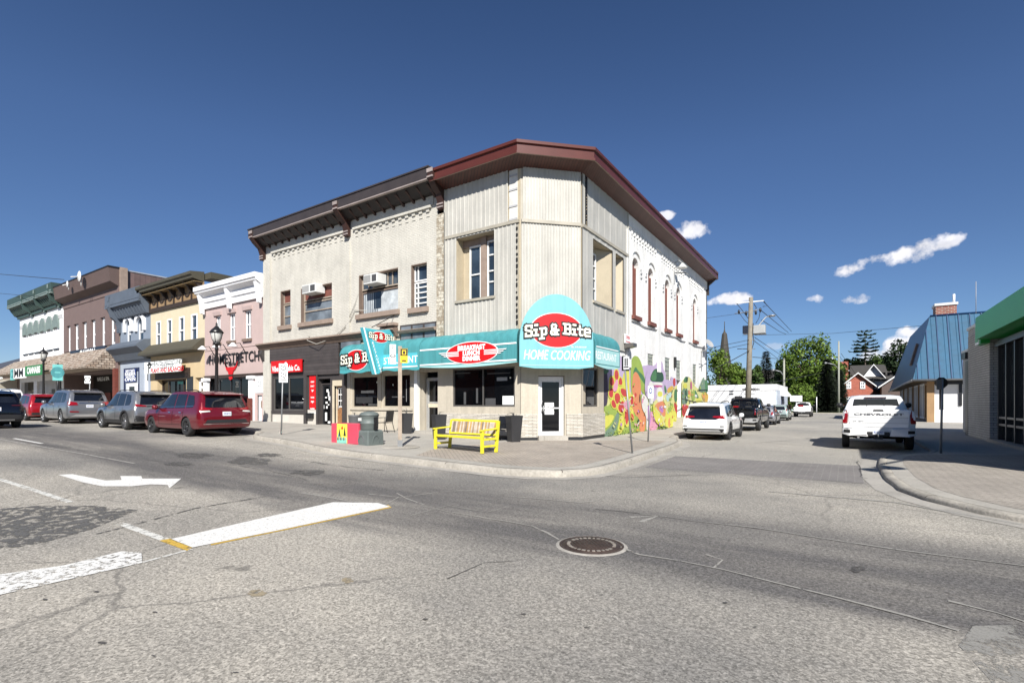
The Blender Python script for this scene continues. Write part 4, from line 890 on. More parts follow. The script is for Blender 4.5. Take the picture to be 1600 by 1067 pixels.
MUR.append(('lime', [(943.5, 640), (962, 622), (985, 640), (1000, 612), (1016, 625), (1030, 612), (1046, 626), (1060, 606), (1074, 622), (1088, 612), (1105, 620), (1105.5, 664), (1059, 669), (1000, 677), (943.5, 685)]))
MUR.append(('orange', [(1040, 640), (1052, 628), (1062, 645), (1056, 669), (1044, 671)])); MUR.append(('pink', [(1010, 650), (1020, 640), (1030, 655), (1026, 673), (1012, 675)])); MUR.append(('sage', [(1086, 640), (1096, 630), (1104, 645), (1104, 664), (1088, 666)]))
mu('purple', *B, (14,200),(70,205),(76,620),(30,650),(14,650))
mu('green', *B, (25,205),(95,215),(60,260),(28,260))
mu('yellow', *B, (75,290),(150,285),(165,200),(190,205),(215,300),(245,330),(260,240),(300,200),(330,200),(330,560),(390,600),(370,800),(310,900),(280,880),(250,740),(170,690),(90,640))
mu('lime', *B, (340,330),(345,120),(365,60),(400,42),(440,60),(475,140),(500,250),(530,400),(550,560),(500,520),(460,440),(440,380),(420,600),(380,640),(350,480))
mu('green', *B, (372,240),(402,165),(430,220),(505,285),(545,440),(480,340),(410,235),(378,262))
mu('orange', *B, (372,260),(405,225),(450,290),(470,420),(455,600),(520,720),(525,800),(515,950),(450,955),(440,840),(380,700),(350,640),(375,520),(355,440))
mu('red', *B, (385,500),(402,478),(418,510),(402,548))
mu('red', *B, (385,600),(410,620),(430,600),(405,645))
mu('brown', *B, (450,480),(462,540),(450,620),(440,570))
mu('lime', *B, (372,760),(440,760),(450,955),(375,985))
mu('lime', *B, (100,640),(200,720),(230,840),(300,990),(200,1010),(120,760),(20,700),(20,640))
mu('sage', *B, (20,960),(130,860),(170,720),(210,715),(190,880),(140,990),(70,1022),(20,1020))
mu('yellow', *B, (20,760),(110,740),(150,760),(110,850),(20,930))
mu('yellow', *B, (210,760),(260,740),(275,860),(240,960),(180,985))
for pts in ([(95,310),(130,300),(145,370),(120,400),(95,380)],[(150,240),(172,210),(195,250),(190,330),(155,320)],[(200,330),(222,300),(240,350),(235,388),(200,385)],[(80,480),(105,430),(130,440),(125,540),(90,530)],[(150,500),(200,490),(215,560),(180,620),(155,580)],[(215,430),(290,450),(295,530),(240,520)],[(335,540),(365,520),(375,600),(345,640)],[(105,600),(135,560),(170,650),(130,665)],[(190,640),(240,580),(255,600),(250,720),(200,700)],[(268,690),(325,700),(310,800),(290,870),(272,800)],[(340,720),(375,760),(370,815),(350,805)]): mu('yellow', *B, *[(sum(p[0] for p in pts)/len(pts)+(x-sum(p[0] for p in pts)/len(pts))*1.55, sum(p[1] for p in pts)/len(pts)+(y-sum(p[1] for p in pts)/len(pts))*1.45) for x, y in pts]), mu('red', *B, *[(sum(p[0] for p in pts)/len(pts)+(x-sum(p[0] for p in pts)/len(pts))*1.15, sum(p[1] for p in pts)/len(pts)+(y-sum(p[1] for p in pts)/len(pts))*1.12) for x, y in pts])
mu('pink', *B, (120,430),(165,320),(190,330),(180,450),(140,480)); mu('pink', *B, (240,610),(300,560),(340,600),(320,690),(270,680))
for a_ in range(6): mu('white', *B, (290+6*math.cos(a_), 625+6*math.sin(a_)), (290+90*math.cos(a_*1.05), 625+95*math.sin(a_*1.05)), (294+84*math.cos(a_*1.05+.1), 625+90*math.sin(a_*1.05+.1)))
mu('white', *B, (460,520),(500,490),(560,600),(545,940),(520,930),(525,760),(470,680)); mu('pink', *B, (470,540),(490,560),(480,620),(465,600)); mu('violet', *B, (535,640),(570,620),(575,860),(545,870))
mu('lilac', *C, (45,380),(100,165),(190,175),(205,110),(250,100),(285,150),(290,250),(400,330),(470,340),(460,700),(60,620))
mu('white', *C, (100,370),(160,380),(170,560),(150,690),(90,620)); mu('aqua', *C, (115,440),(160,440),(165,560),(120,570))
mu('paleyellow', *C, (150,620),(300,560),(440,430),(520,400),(560,330),(620,300),(700,450),(760,480),(860,520),(860,800),(640,900),(280,985),(160,800))
mu('darkgreen', *C, (105,370),(150,240),(200,205),(240,250),(285,265),(298,385),(200,385)); mu('green', *C, (115,360),(155,250),(195,215),(205,380))
mu('white', *C, (150,385),(280,388),(275,440),(160,430)); mu('magenta', *C, (160,420),(275,425),(270,447),(220,455),(165,445))
mu('white', *C, (195,450),(280,450),(290,640),(200,650)); mu('yellow', *C, (212,505),(275,505),(275,572),(212,572))
mu('orange', *C, (190,660),(230,640),(290,620),(320,700),(310,850),(250,780),(200,720)); mu('violet', *C, (228,700),(280,680),(290,790),(235,750))
mu('yellow', *C, (160,640),(190,740),(270,830),(300,980),(180,900),(150,760)); mu('green', *C, (298,400),(330,480),(325,530),(300,520))
mu('aqua', *C, (310,560),(390,500),(395,560),(340,660)); mu('yellow', *C, (300,880),(320,760),(350,740),(400,680),(450,740),(470,900),(400,960),(320,980))
mu('orange', *C, (345,880),(370,820),(375,960),(350,970)); mu('lime', *C, (330,740),(400,640),(420,700),(350,800)); mu('red', *C, (420,640),(455,650),(480,800),(490,900),(455,910),(460,790),(430,740))
mu('green', *C, (425,480),(460,470),(465,640),(425,640)); mu('red', *C, (410,340),(440,330),(440,440),(412,430)); mu('gold', *C, (330,470),(410,420),(412,480),(340,540))
mu('sage', *C, (510,520),(560,440),(600,470),(605,660),(520,680)); mu('darkgreen', *C, (560,460),(585,455),(590,660),(565,660)); mu('yellow', *C, (540,400),(590,400),(590,470),(545,465)); mu('green', *C, (538,385),(560,320),(600,300),(600,385)); mu('darkgreen', *C, (575,312),(600,300),(600,385),(575,385))
mu('red', *C, (520,660),(620,690),(640,760),(700,820),(640,850),(520,830)); mu('magenta', *C, (630,380),(650,370),(655,480),(632,480)); mu('orange', *C, (600,470),(630,500),(640,560),(610,600))
mu('lime', *C, (640,480),(690,480),(700,600),(650,640)); mu('green', *C, (690,470),(750,600),(720,600),(685,530)); mu('sage', *C, (720,510),(770,390),(805,300),(855,380),(862,515)); mu('green', *C, (820,330),(855,380),(862,515),(820,515))
mu('gold', *C, (765,520),(862,518),(860,640),(800,640)); mu('orange', *C, (790,530),(815,525),(812,630),(800,620)); mu('yellow', *C, (700,600),(760,580),(790,640),(700,700))
for k_, (x_, y_) in enumerate([(640,690),(610,560),(660,700),(700,560),(440,860),(300,700),(370,600)]): mu(('white','yellow','pink','white','yellow','white','lime')[k_], *C, (x_,y_-22),(x_+14,y_-6),(x_+22,y_+8),(x_+4,y_+22),(x_-16,y_+10),(x_-14,y_-8))
rr = random.Random(21)
for k_ in range(150):
    px_ = 946+158*rr.random()**.75; top = 640-min(55, 90*rr.random()) if px_ > 1000 else 660-60*rr.random(); lo = 684-(px_-943)*.13
    y_ = rr.uniform(max(top, 600), lo-1.5)
    c_ = rr.choice(['lime','green','yellow','paleyellow','white','sage','gold','orange','pink','darkgreen','violet','red','lime','paleyellow','white'])
    a_ = rr.uniform(-.9, .9)+math.pi/2; L_ = rr.uniform(2.5, 7.5); w_ = L_*rr.uniform(.14, .3)*(.9 if px_ < 1000 else .6); dx, dy = math.cos(a_)*L_*.7, -math.sin(a_)*L_
    MUR.append((c_, [(px_, y_), (px_+dx*.4-w_, y_+dy*.4), (px_+dx*.75-w_*.6, y_+dy*.8), (px_+dx, y_+dy), (px_+dx*.75+w_*.6, y_+dy*.75), (px_+dx*.35+w_, y_+dy*.35)]))
mb = MB(); keep = [g for g in GBW]+[SDO]
for i_, (c_, pts) in enumerate(MUR):
    nn = .003+(.0009*i_ if i_ < 92 else .083+.0005*((i_-92) % 40))
    uv = []
    if len(pts) > 3:
        for _ in range(2):
            q_ = []
            for a_, b_ in zip(pts, pts[1:]+pts[:1]): q_ += [(a_[0]*.75+b_[0]*.25, a_[1]*.75+b_[1]*.25), (a_[0]*.25+b_[0]*.75, a_[1]*.25+b_[1]*.75)]
            pts = q_
    for x_, y_ in pts:
        u, z = PS.at(min(x_, 1105.5), y_); uv.append((max(PS.u(943.3), u), max(.06, z)))
    bm = bmesh.new(); f_ = bm.faces.new([bm.verts.new((a, b, 0)) for a, b in uv]) if len(uv) > 2 else None
    # cut the paint out where windows and the door are
    for g in keep:
        for co, no in (((g[0], 0, 0), (1, 0, 0)), ((g[1], 0, 0), (1, 0, 0)), ((0, g[2], 0), (0, 1, 0)), ((0, g[3], 0), (0, 1, 0))): bmesh.ops.bisect_plane(bm, geom=bm.verts[:]+bm.edges[:]+bm.faces[:], plane_co=co, plane_no=no)
    for f_ in bm.faces:
        c2 = f_.calc_center_median()
        if any(g[0]-.001 < c2.x < g[1]+.001 and g[2] < c2.y < g[3] for g in keep): continue
        mb.face([PS.P(v.co.x, v.co.y, nn) for v in f_.verts], 'mural_'+c_)
    bm.free()
part('mural', mb, cb, 'colourful painted mural of flowers and mushrooms')
# weeds at the foot of the mural
mk('weed', (.05, .09, .02), rough=.8, var=.4, vs=5); mb = MB(); rr = random.Random(8)
for k in range(420):
    u = rr.choice([rr.uniform(PS.u(944), PS.u(985)), rr.uniform(PS.u(944), PS.u(1050)), rr.gauss(PS.u(1030), .3)]); c_ = PS.P(u, .14+rr.random()**2*.22, .03+rr.random()*.22); s = rr.uniform(.03, .08); d = Vector((rr.uniform(-1,1), rr.uniform(-1,1), rr.uniform(-.2,1))).normalized(); e = d.cross(Vector((rr.random(), rr.random(), .3))).normalized()
    mb.face([c_, c_+d*s*.6+e*s*.35, c_+d*s*1.3, c_+d*s*.6-e*s*.35], 'weed')
tag(mb.build('weeds', None, weld=False), 'low green weeds growing along the foot of the mural wall', 'weeds', kind='stuff')
# roof: soffit + fascia round the corner
def offp(o): return [Vector((X_Q1-.25, AY-o)), Vector((AX+o*math.tan(R(22.5)), AY-o)), Vector((SXW+o, BYY-o*math.tan(R(22.5)))), Vector((SXW+o, SIDE_END+.25))]
def ring(mb, o0, z0, o1, z1, m):
    a, b = offp(o0), offp(o1)
    for i in range(3): mb.face([(a[i].x, a[i].y, z0), (a[i+1].x, a[i+1].y, z0), (b[i+1].x, b[i+1].y, z1), (b[i].x, b[i].y, z1)], m)
mb = MB(); ring(mb, -.05, ZTOP-.03, .69, ZTOP+.22, 'soffit_brown'); part('soffit', mb, cb)
mb = MB(); Z1 = ZTOP+.22
ring(mb, .69, Z1, .69, Z1-.04, 'sill_brown'); ring(mb, .69, Z1-.04, .75, Z1-.04, 'sill_brown'); ring(mb, .75, Z1-.04, .75, Z1+.05, 'fascia_red'); ring(mb, .75, Z1+.05, .69, Z1+.07, 'fascia_red'); ring(mb, .69, Z1+.07, .69, Z1+.32, 'fascia_red'); ring(mb, .69, Z1+.32, .76, Z1+.35, 'fascia_red'); ring(mb, .76, Z1+.35, .76, Z1+.46, 'fascia_red'); ring(mb, .76, Z1+.46, -.4, Z1+.47, 'metal_edge')
a = offp(.75); b = offp(-.4)
mb.face([(a[0].x, a[0].y, Z1-.04), (a[0].x, a[0].y, Z1+.46), (b[0].x, b[0].y, Z1+.46), (b[0].x, b[0].y, ZTOP)], 'fascia_red'); mb.face([(a[3].x, a[3].y, Z1-.04), (a[3].x, a[3].y, Z1+.46), (b[3].x, b[3].y, Z1+.46), (b[3].x, b[3].y, ZTOP)], 'fascia_dark')
part('eaves_fascia', mb, cb)
mb = MB(); o = offp(-.3); mb.prism([(X_Q1, AY+.3, Z1+.35)]+[(p.x, p.y, Z1+.35) for p in o[1:]]+[(X_Q1, SIDE_END, Z1+.35)], (0, 0, .12), 'roofing'); part('roof', mb, cb)
mb = MB(); mb.extr(PS, [(.0, 9.6), (.15, 9.6), (.15, 10.3), (.7, 10.75), (.0, 10.6)], SIDE_END-.1, SIDE_END+.1, 'fascia_dark'); part('eaves_bracket', mb, cb)

# wall items on the side
def wall_lamp(px, py, label):
    u, z = PS.at(px, py); mb = MB(); mb.tube([PS.P(u, z+.35, .02), PS.P(u, z+.5, .3), PS.P(u, z+.3, .5)], .03, 'meter_grey', 6); mb.lathe(PS.P(u, z, .5), [(.05, .3), (.12, .22), (.3, .02), (.28, 0)], 'ac_white', 16)
    mb.pbox(PS, u-.06, u+.06, z-.9, z-.2, 0, .03, 'meter_grey'); mb.tube([PS.P(u, z-.2, .03), PS.P(u+.5, z-.2, .6)], .025, 'black', 5)
    return one('wall_lamp', mb, PS.P(u, z, 0), label, 'wall lamp')
wall_lamp(1053, 421, 'gooseneck wall lamp high on the white brick wall under the dark eaves')
u, z = PS.at(1095, 545); mb = MB(); mb.tube([PS.P(u, z-.2, 0), PS.P(u, z-.1, .35), PS.P(u+.2, z+.2, .45)], .025, 'meter_grey', 6)
c_ = PS.P(u+.25, z+.35, .5); dirn = Vector((.7, -.3, .5)).normalized(); e1 = dirn.cross(Vector((0, 0, 1))).normalized(); e2 = dirn.cross(e1)
mb.grid([[c_+(e1*math.cos(a)+e2*math.sin(a))*r+dirn*(r*r*.5) for a in [2*math.pi*k/20 for k in range(20)]] for r in (.01, .15, .28, .36)], 'meter_grey', True, True); mb.tube([PS.P(u, z-.15, .05), PS.P(u-.05, z-.9, .04), PS.P(u+.15, z-1.6, .03)], .015, 'wire_black', 5)
one('satellite_dish', mb, PS.P(u, z, 0), 'small grey satellite dish on the far end of the white brick side wall', 'satellite dish')
u, z = PS.at(1053, 567); mb = MB(); mb.pbox(PS, u-.08, u+.08, z-.3, z+.35, 0, .14, 'black'); one('wall_light', mb, PS.P(u, z, 0), 'black box light between two glass block windows', 'wall light', bevel=.02)
u0, z0 = PS.at(972, 536); mb = MB(); mb.pbox(PS, u0, u0+.75, z0, z0+.42, .1, .15, 'sign_white'); sg = one('bracket_sign', mb, PS.P(u0, z0, .1), 'small white and red sign on the side wall at the end of the teal awning', 'sign')
mb = MB(); text_faces(mb, PS, 'OPEN', u0+.37, z0+.27, .153, .2, 'sign_red', off=.006); mb.pbox(PS, u0+.08, u0+.66, z0+.06, z0+.1, .15, .154, 'sign_red'); part('lettering', mb, sg)
mb = MB(); u, z = PS.at(973, 545); mb.prism([PS.P(u, z, 0), PS.P(u, z+.25, 0), PS.P(u, z+.25, .5), PS.P(u, z+.1, .5)], PS.U*.5, 'anodised'); one('floodlight', mb, PS.P(u, z, 0), 'dark floodlight box under the small red and white sign', 'floodlight')

# ================= awnings and signs =================
def awning(label, pl, u0, u1, zt, zf, zb, out, mat, ribs, val=.0, e0=0, e1=0, group='teal awnings of the restaurant', scallop=0):
    """rounded-top canopy: profile from wall over a quarter curve down to the front face"""
    K = 7; prof = [(0.0, zt)]+[(out*math.sin(math.pi/2*k/K)*.98, zf+(zt-zf)*math.cos(math.pi/2*k/K)) for k in range(1, K)]+[(out, zf), (out, zb)]
    a = thing('awning', pl.P((u0+u1)/2, zb, 0), label, 'awning', group)
    mb = MB(); nseg = ribs*4; rows = []
    for i in range(nseg+1):
        f = i/nseg; puff = abs(math.sin(math.pi*f*ribs))
        row = []
        for j, (n, z) in enumerate(prof):
            tt = n/out; uu = u0+(u1-u0)*f+(e1*tt*f-e0*tt*(1-f))
            bul = .035*puff*math.sin(math.pi*min(1, j/K)) if j < K+1 else 0
            row.append(pl.P(uu, z+bul, n+bul))
        rows.append(row)
    mb.grid(rows, mat, True)
    for r in (rows[0], rows[-1]): mb.face(r+[pl.P((r[0]-pl.O).dot(pl.U), zb, 0)], mat)
    part('canopy', mb, a, weld=False)
    mb = MB(); sc = []
    n_ = max(8, int((u1-u0)*6))
    for i in range(n_+1):
        f = i/n_; uu = u0-e0+(u1+e1-u0+e0)*f; d = val*(.75+.25*math.sin(f*n_*.9)) + scallop*math.sin(math.pi*f)
        sc.append((uu, zb-d))
    for (a0, b0), (a1, b1) in zip(sc, sc[1:]): mb.hexa([pl.P(a0, b0, out-.012), pl.P(a1, b1, out-.012), pl.P(a1, b1, out+.004), pl.P(a0, b0, out+.004), pl.P(a0, zb+.02, out-.012), pl.P(a1, zb+.02, out-.012), pl.P(a1, zb+.02, out+.004), pl.P(a0, zb+.02, out+.004)], 'teal_dark' if val > .1 else 'teal_pale')
    part('valance', mb, a); return a
OUT = .72; t22 = math.tan(R(22.5))
AW1 = (uF(531, OUT), uF(655, OUT))
zt1, zf1, zb1 = PF.z(531, 540, 0)+.3, PF.z(540, 553, OUT), PF.z(531, 580, OUT)
aw1 = awning('pale teal rounded awning with RESTAURANT lettering and oval logo over the left windows', PF, AW1[0], AW1[1], 4.42, 3.95, 3.12, OUT, 'teal', 7, val=.13)
aw2 = awning('teal awning with red BREAKFAST LUNCH DINNER oval over the wide corner window', PF, AW1[1]+.02, AX, 4.42, 3.92, 3.1, OUT, 'teal', 7, e1=OUT*t22, scallop=.09)
aw3 = awning('short teal awning with worn RESTAURANT lettering around the side street corner', PS, BYY+.02, PS.u(968.5, OUT), 4.4, 3.9, 3.06, OUT, 'teal', 3, e0=OUT*t22, scallop=.1)
# stripes
mb = MB(); a, b = AW1[1]+.05, AX+OUT*t22-.02
for z in (3.78, 3.16): mb.pbox(PF, a, b, z, z+.055, OUT, OUT+.012, 'sign_white')
part('stripe', mb, aw2)
mb = MB(); mb.pbox(PF, uF(587, OUT), uF(652, OUT), 3.2, 3.74, OUT, OUT+.01, 'teal_light'); text_faces(mb, PF, 'RESTAURANT', uF(620, OUT), 3.45, OUT+.013, .42, 'sign_white', off=.004, width=uF(653, OUT)-uF(590, OUT)); mb.pbox(PF, uF(582, OUT), AW1[1]-.1, 3.14, 3.19, OUT, OUT+.012, 'sign_white'); part('lettering', mb, aw1)
mb = MB(); mb.pbox(PS, BYY-.2, PS.u(968, OUT)-.05, 3.12, 3.7, OUT, OUT+.01, 'teal_pale'); text_faces(mb, PS, 'RESTAURANT', PS.u(947, OUT), 3.42, OUT+.013, .42, 'sign_white', off=.006, width=2.05); mb.pbox(PS, BYY-.15, PS.u(966, OUT), 3.74, 3.78, OUT, OUT+.012, 'sign_white'); part('lettering', mb, aw3)
# oval breakfast logo
u, z = PF.at(736.5, 551, OUT+.01); ax_ = (uF(776, OUT)-uF(697, OUT))/2
mb = MB(); ell(mb, PF, u, z, OUT+.013, ax_+.04, .44, 'sign_white', .006); ell(mb, PF, u, z, OUT+.019, ax_, .41, 'sign_red', .006)
mb2 = MB(); text_faces(mb2, PF, 'BREAKFAST', u, z+.19, OUT+.03, .25, 'sign_white', off=.016, sx=.98, space=1.08); text_faces(mb2, PF, 'LUNCH', u, z-.02, OUT+.03, .23, 'sign_white', off=.016, sx=1.0, space=1.1); text_faces(mb2, PF, 'DINNER', u, z-.23, OUT+.03, .23, 'sign_white', off=.016, sx=.95, space=1.1)
for s, a0, a1 in ((-1, .5, 1.35), (1, .5, 1.35)):
    for k in range(3): mb2.pprism(PF, [(u+s*a0*ax_, z+.07-.07*k), (u+s*(a1-.1*k)*ax_, z+.07-.07*k+.0), (u+s*(a1-.1*k-.06)*ax_, z+.035-.07*k), (u+s*a0*ax_, z+.035-.07*k)], OUT+.026, OUT+.031, 'sign_white')
o1 = part('logo_oval', mb, aw2); part('lettering', mb2, o1)
# left oval logo
def logo(par, pl, u, z, n, a, b, size, lean=0, label=None):
    mb = MB(); ell(mb, pl, u, z, n, a+.03, b+.03, 'sign_white', .006); ell(mb, pl, u, z, n+.006, a, b, 'sign_red', .006); o = part('logo_oval', mb, par, label)
    W_ = 5.1*size
    mb = MB(); slab_text(mb, pl, 'Sip & Bite', u-W_/2, z-size*.42, size, n+.02, .46, 'sign_black', lean); part('lettering_outline', mb, o, weld=False)
    mb = MB(); slab_text(mb, pl, 'Sip & Bite', u-W_/2, z-size*.42, size, n+.03, .17, 'sign_cream', lean); part('lettering', mb, o, weld=False)
    return o
u, z = PF.at(556, 564.5, OUT); logo(aw1, PF, u+.05, 3.6, OUT+.012, .78, .46, .42, .05)
# big arched board on the chamfer
OB = .74; ub0, ub1 = PC.u(811.5, OB), PC.u(927.5, OB); zb0 = PC.z(870, 573, OB); mid = (ub0+ub1)/2; hw = (ub1-ub0)/2
zarch = PC.z(868, 459.5, OB); zsp = PC.z(870, 536, OB)
pts = [(ub0, zb0), (mid-hw*.6, zb0-.07), (mid+hw*.6, zb0-.07), (ub1, zb0)]+[(mid+hw*math.cos(math.pi*k/24), zsp+(zarch-zsp)*math.sin(math.pi*k/24)) for k in range(25)]
sb = thing('restaurant_sign', PC.P(mid, zb0, OB), 'large arch topped turquoise board reading Sip & Bite Home Cooking above the white corner door', 'sign')
mb = MB(); mb.pprism(PC, pts, OB-.06, OB, 'sign_teal'); part('board', mb, sb, bevel=.008)
mb = MB()
for zz in (zb0+.03,): mb.pbox(PC, ub0+.05, ub1-.05, zz, zz+.03, OB, OB+.01, 'teal_pale')
mb.pbox(PC, 0.02, CW-.02, 3.05, 4.3, .02, OB-.06, 'teal'); part('canopy', mb, sb)
zl = PC.z(868, 516, OB); W_ = PC.u(920, OB)-PC.u(819, OB); size = W_/5.16
al, bl = (PC.u(908, OB)-PC.u(828, OB))/2, (PC.z(868, 489.5, OB)-PC.z(868, 542.5, OB))/2
mb = MB(); ell(mb, PC, mid-.02, zl, OB, al+.03, bl+.025, 'sign_white', .008); ell(mb, PC, mid-.02, zl, OB+.008, al, bl, 'sign_red', .008); o1 = part('logo_oval', mb, sb)
mb = MB(); x0 = PC.u(819, OB)
for nn, w_, mt in ((OB+.024, .42, 'sign_black'), (OB+.036, .175, 'sign_cream')):
    mb = MB(); slab_text(mb, PC, 'Sip', x0+.03, zl-size*.6, size*.9, nn, w_, mt, .12); slab_text(mb, PC, '&', x0+size*2.06, zl-size*.38, size*.86, nn, w_, mt, 0); slab_text(mb, PC, 'Bite', x0+size*3.1, zl-size*.3, size*.86, nn, w_, mt, -.07); part('lettering_outline' if mt == 'sign_black' else 'lettering', mb, o1, weld=False)
mb = MB(); text_faces(mb, PC, 'HOME COOKING', mid+.0, PC.z(868, 555.5, OB), OB+.005, .5, 'sign_white', off=.004, shear=.22, width=(ub1-ub0)*.9); text_faces(mb, PC, 'TEL. 519-555-0147', PC.u(904, OB), PC.z(868, 541.5, OB), OB+.004, .08, 'sign_white', off=.001); part('lettering', mb, sb)
# blade sign
BXX = -17.15; PB = Pl((BXX, 16.05), (0, 1), (1, 0)); PB.O = Vector((BXX, 16.05, 0)); 
def pb(px, py): return PB.at(px, py)
tl = (-1.85, 4.82); tr = (-.06, 4.97); br = (-.95, 3.05)
bs = thing('blade_sign', PB.P(-.9, 2.86, 0), 'turquoise tapering blade sign reading Sip & Bite, projecting from the cream brick facade', 'sign')
poly = [tl, (-1.0, 4.8), tr, (-.2, 4.4), (-.62, 3.5), (-.95, 2.9), (-1.2, 2.86), (-1.45, 3.6)]
mb = MB(); mb.pprism(PB, poly, -.1, .1, 'teal_light'); part('panel', mb, bs)
mb = MB()
for (a, b) in ((tl, (-1.2, 2.86)), ((-1.68, 4.72), (-1.12, 3.0))): mb.pprism(PB, [a, (a[0]+.07, a[1]), (b[0]+.07, b[1]), b], .1, .11, 'sign_white' if a == tl else 'teal_dark')
for i, ch in enumerate('RESTAURANT'): text_faces(mb, PB, ch, -1.33+i*.05, 4.2-i*.135, .112, .15, 'sign_white', off=.004)
part('trim', mb, bs)
mb = MB(); ell(mb, PB, -.93, 4.5, .101, .5, .25, 'sign_white', .006); ell(mb, PB, -.93, 4.5, .107, .47, .225, 'sign_red', .006); o1 = part('logo_oval', mb, bs)
mb = MB(); slab_text(mb, PB, 'Sip & Bite', -1.55, 4.42, .245, .118, .3, 'sign_black', -.0); part('lettering_outline', mb, o1, weld=False); mb = MB(); slab_text(mb, PB, 'Sip & Bite', -1.55, 4.42, .245, .124, .18, 'sign_cream', 0); part('lettering', mb, o1, weld=False)
mb = MB(); mb.tube([PB.P(-1.3, 4.9, 0), PB.P(0, 5.6, 0)], .02, 'black', 5); mb.tube([PB.P(-.06, 4.6, 0), PB.P(0.03, 4.6, 0)], .05, 'black', 6); part('bracket', mb, bs)
# ================= row of shops further up the main street =================
mk('purple_stucco', '#cfb4ae', rough=.8, var=.05, bump=.1); mk('yellow_stucco', '#e6d6b2', rough=.8, var=.06); mk('yellow_wall', '#dcc294', rough=.8, var=.06); mk('blue_wall', '#8a97a8', rough=.75, var=.07); mk('blue_pale', '#adb8c8', rough=.7, var=.05); mk('navy', '#1f2c55', rough=.5); mk('blue_cornice', '#606b7a', rough=.6, var=.1)
stripes('brown_siding', '#7a625d', '#4a3a38', 2.6, axis='X', rough=.5); mk('brown_wall', '#7d6763', rough=.8, var=.06); mk('brown_fascia', '#6b5650', rough=.7, var=.08); mk('white_wall', (.72,.72,.72), rough=.7, var=.04); mk('green_cornice', '#3b544f', rough=.6, var=.12); mk('grey_green', '#7f918c', rough=.6)
mk('white_trim', (.76,.76,.77), rough=.5, var=.04); mk('olive', '#55503f', rough=.6, var=.1); mk('brown_panel', '#3f3026', rough=.6); mk('tan_panel', '#a3835a', rough=.7); mk('soffit_tan', '#8a7248', rough=.7)
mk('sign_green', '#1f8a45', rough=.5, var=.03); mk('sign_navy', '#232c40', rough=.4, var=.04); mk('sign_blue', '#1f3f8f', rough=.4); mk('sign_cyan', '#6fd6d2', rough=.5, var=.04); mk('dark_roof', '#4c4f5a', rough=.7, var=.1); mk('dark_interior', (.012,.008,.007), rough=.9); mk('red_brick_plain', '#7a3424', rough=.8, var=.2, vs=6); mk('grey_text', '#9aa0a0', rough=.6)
def shingle_mat():
    m, nt, N, L, b = nodes('cedar_shingle'); v, tc = wallvec(N, L)
    t = tex(N, L, 'ShaderNodeTexBrick', v); t.inputs['Color1'].default_value = (.27,.20,.15,1); t.inputs['Color2'].default_value = (.42,.36,.30,1); t.inputs['Mortar'].default_value = (.07,.05,.04,1)
    t.inputs['Scale'].default_value = 1; t.inputs['Brick Width'].default_value = .35; t.inputs['Row Height'].default_value = .19; t.inputs['Mortar Size'].default_value = .022
    n = tex(N, L, 'ShaderNodeTexNoise', tc, Scale=4, Detail=6).outputs[0]; c = mixc(N, L, 1.0, t.outputs[0], mrange(N, L, n, .3, .7, .65, 1.35), 'MULTIPLY'); L.new(c, b.inputs['Base Color']); b.inputs['Roughness'].default_value = .9; bumpn(N, L, b, t.outputs['Fac'], .8, .03)
shingle_mat()
def shell(par, x0, x1, ztop, mat, depth=18, z0=-.1, side=True):
    """side and back walls behind a facade"""
    mb = MB(); mb.box(x0, x0+.25, 16.051, 16+depth, z0, ztop, mat); mb.box(x1-.25, x1, 16.051, 16+depth, z0, ztop, mat); mb.box(x0+.25, x1-.25, 15.8+depth, 16+depth, z0, ztop, mat); part('side_wall', mb, par)
    mb = MB(); mb.box(x0+.25, x1-.25, 16.3, 15.8+depth, ztop-.5, ztop-.35, 'roofing'); part('roof', mb, par)
E_ = .003
# --- mauve building (longhorn shop) ---
X0, X1 = uF(320), uF(413.5)-.02; zc = PF.z(320, 484); zt = PF.z(316, 455)
b1 = thing('mauve_building', ((X0+X1)/2, 16.05, .5), 'mauve two storey shop with thick white cornice, black script lettering and red longhorn head', 'building')
wins = [rectF(336.7, 494, 344.5, 540), rectF(358, 490, 367.3, 533), rectF(382.3, 486, 392.3, 529)]
wz0, wz1 = wins[1][2], wins[1][3]; wins = [(w[0], w[1], wz0, wz1) for w in wins]
zs = PF.z(320, 588.5); SF = (uF(324), uF(389), .6, zs-.12); D1 = (uF(401.5), uF(411), .5, zs-1.25)
mb = MB(); mb.wall(PF, X0, X1, -.1, zc+.2, [w+(.25,) for w in wins]+[SF+(.3,), D1+(.15,)], 'purple_stucco'); part('wall', mb, b1); shell(b1, X0, X1, zc, 'purple_stucco')
for w in wins:
    window(b1, PF, w[0], w[1], w[2], w[3], -.15, 'white_trim', 'glass_upper', .09, bars=(.5,), hbars=(.5,)); mb = MB(); mb.pbox(PF, w[0]-.12, w[1]+.12, w[2]-.16, w[2], -.1, .12, 'frame_brown'); part('sill', mb, b1)
    mb = MB(); mb.extr(PF, [(0, w[3]), (.08, w[3]), (.12, w[3]+.22), (0, w[3]+.22)], w[0]-.15, w[1]+.15, 'purple_stucco'); part('window_hood', mb, b1)
mb = MB(); mb.extr(PF, [(0, zc+.0), (.12, zc), (.12, zc+.35), (.2, zc+.4), (.2, zc+.75), (.42, zc+.9), (.52, zc+.95), (.52, zc+1.02), (.6, zc+1.08), (.6, zt+.1), (0, zt+.1)], X0-.25, X1+.02, 'white_trim')
part('cornice', mb, b1)
for x in (X0+.1, (X0+X1)/2, X1-.2):
    mb = MB(); mb.extr(PF, [(.1, zc-.35), (.3, zc-.3), (.34, zc+.1), (.4, zc+.45), (.5, zc+.85), (.15, zc+.85)], x-.1, x+.1, 'white_trim'); part('bracket', mb, b1)
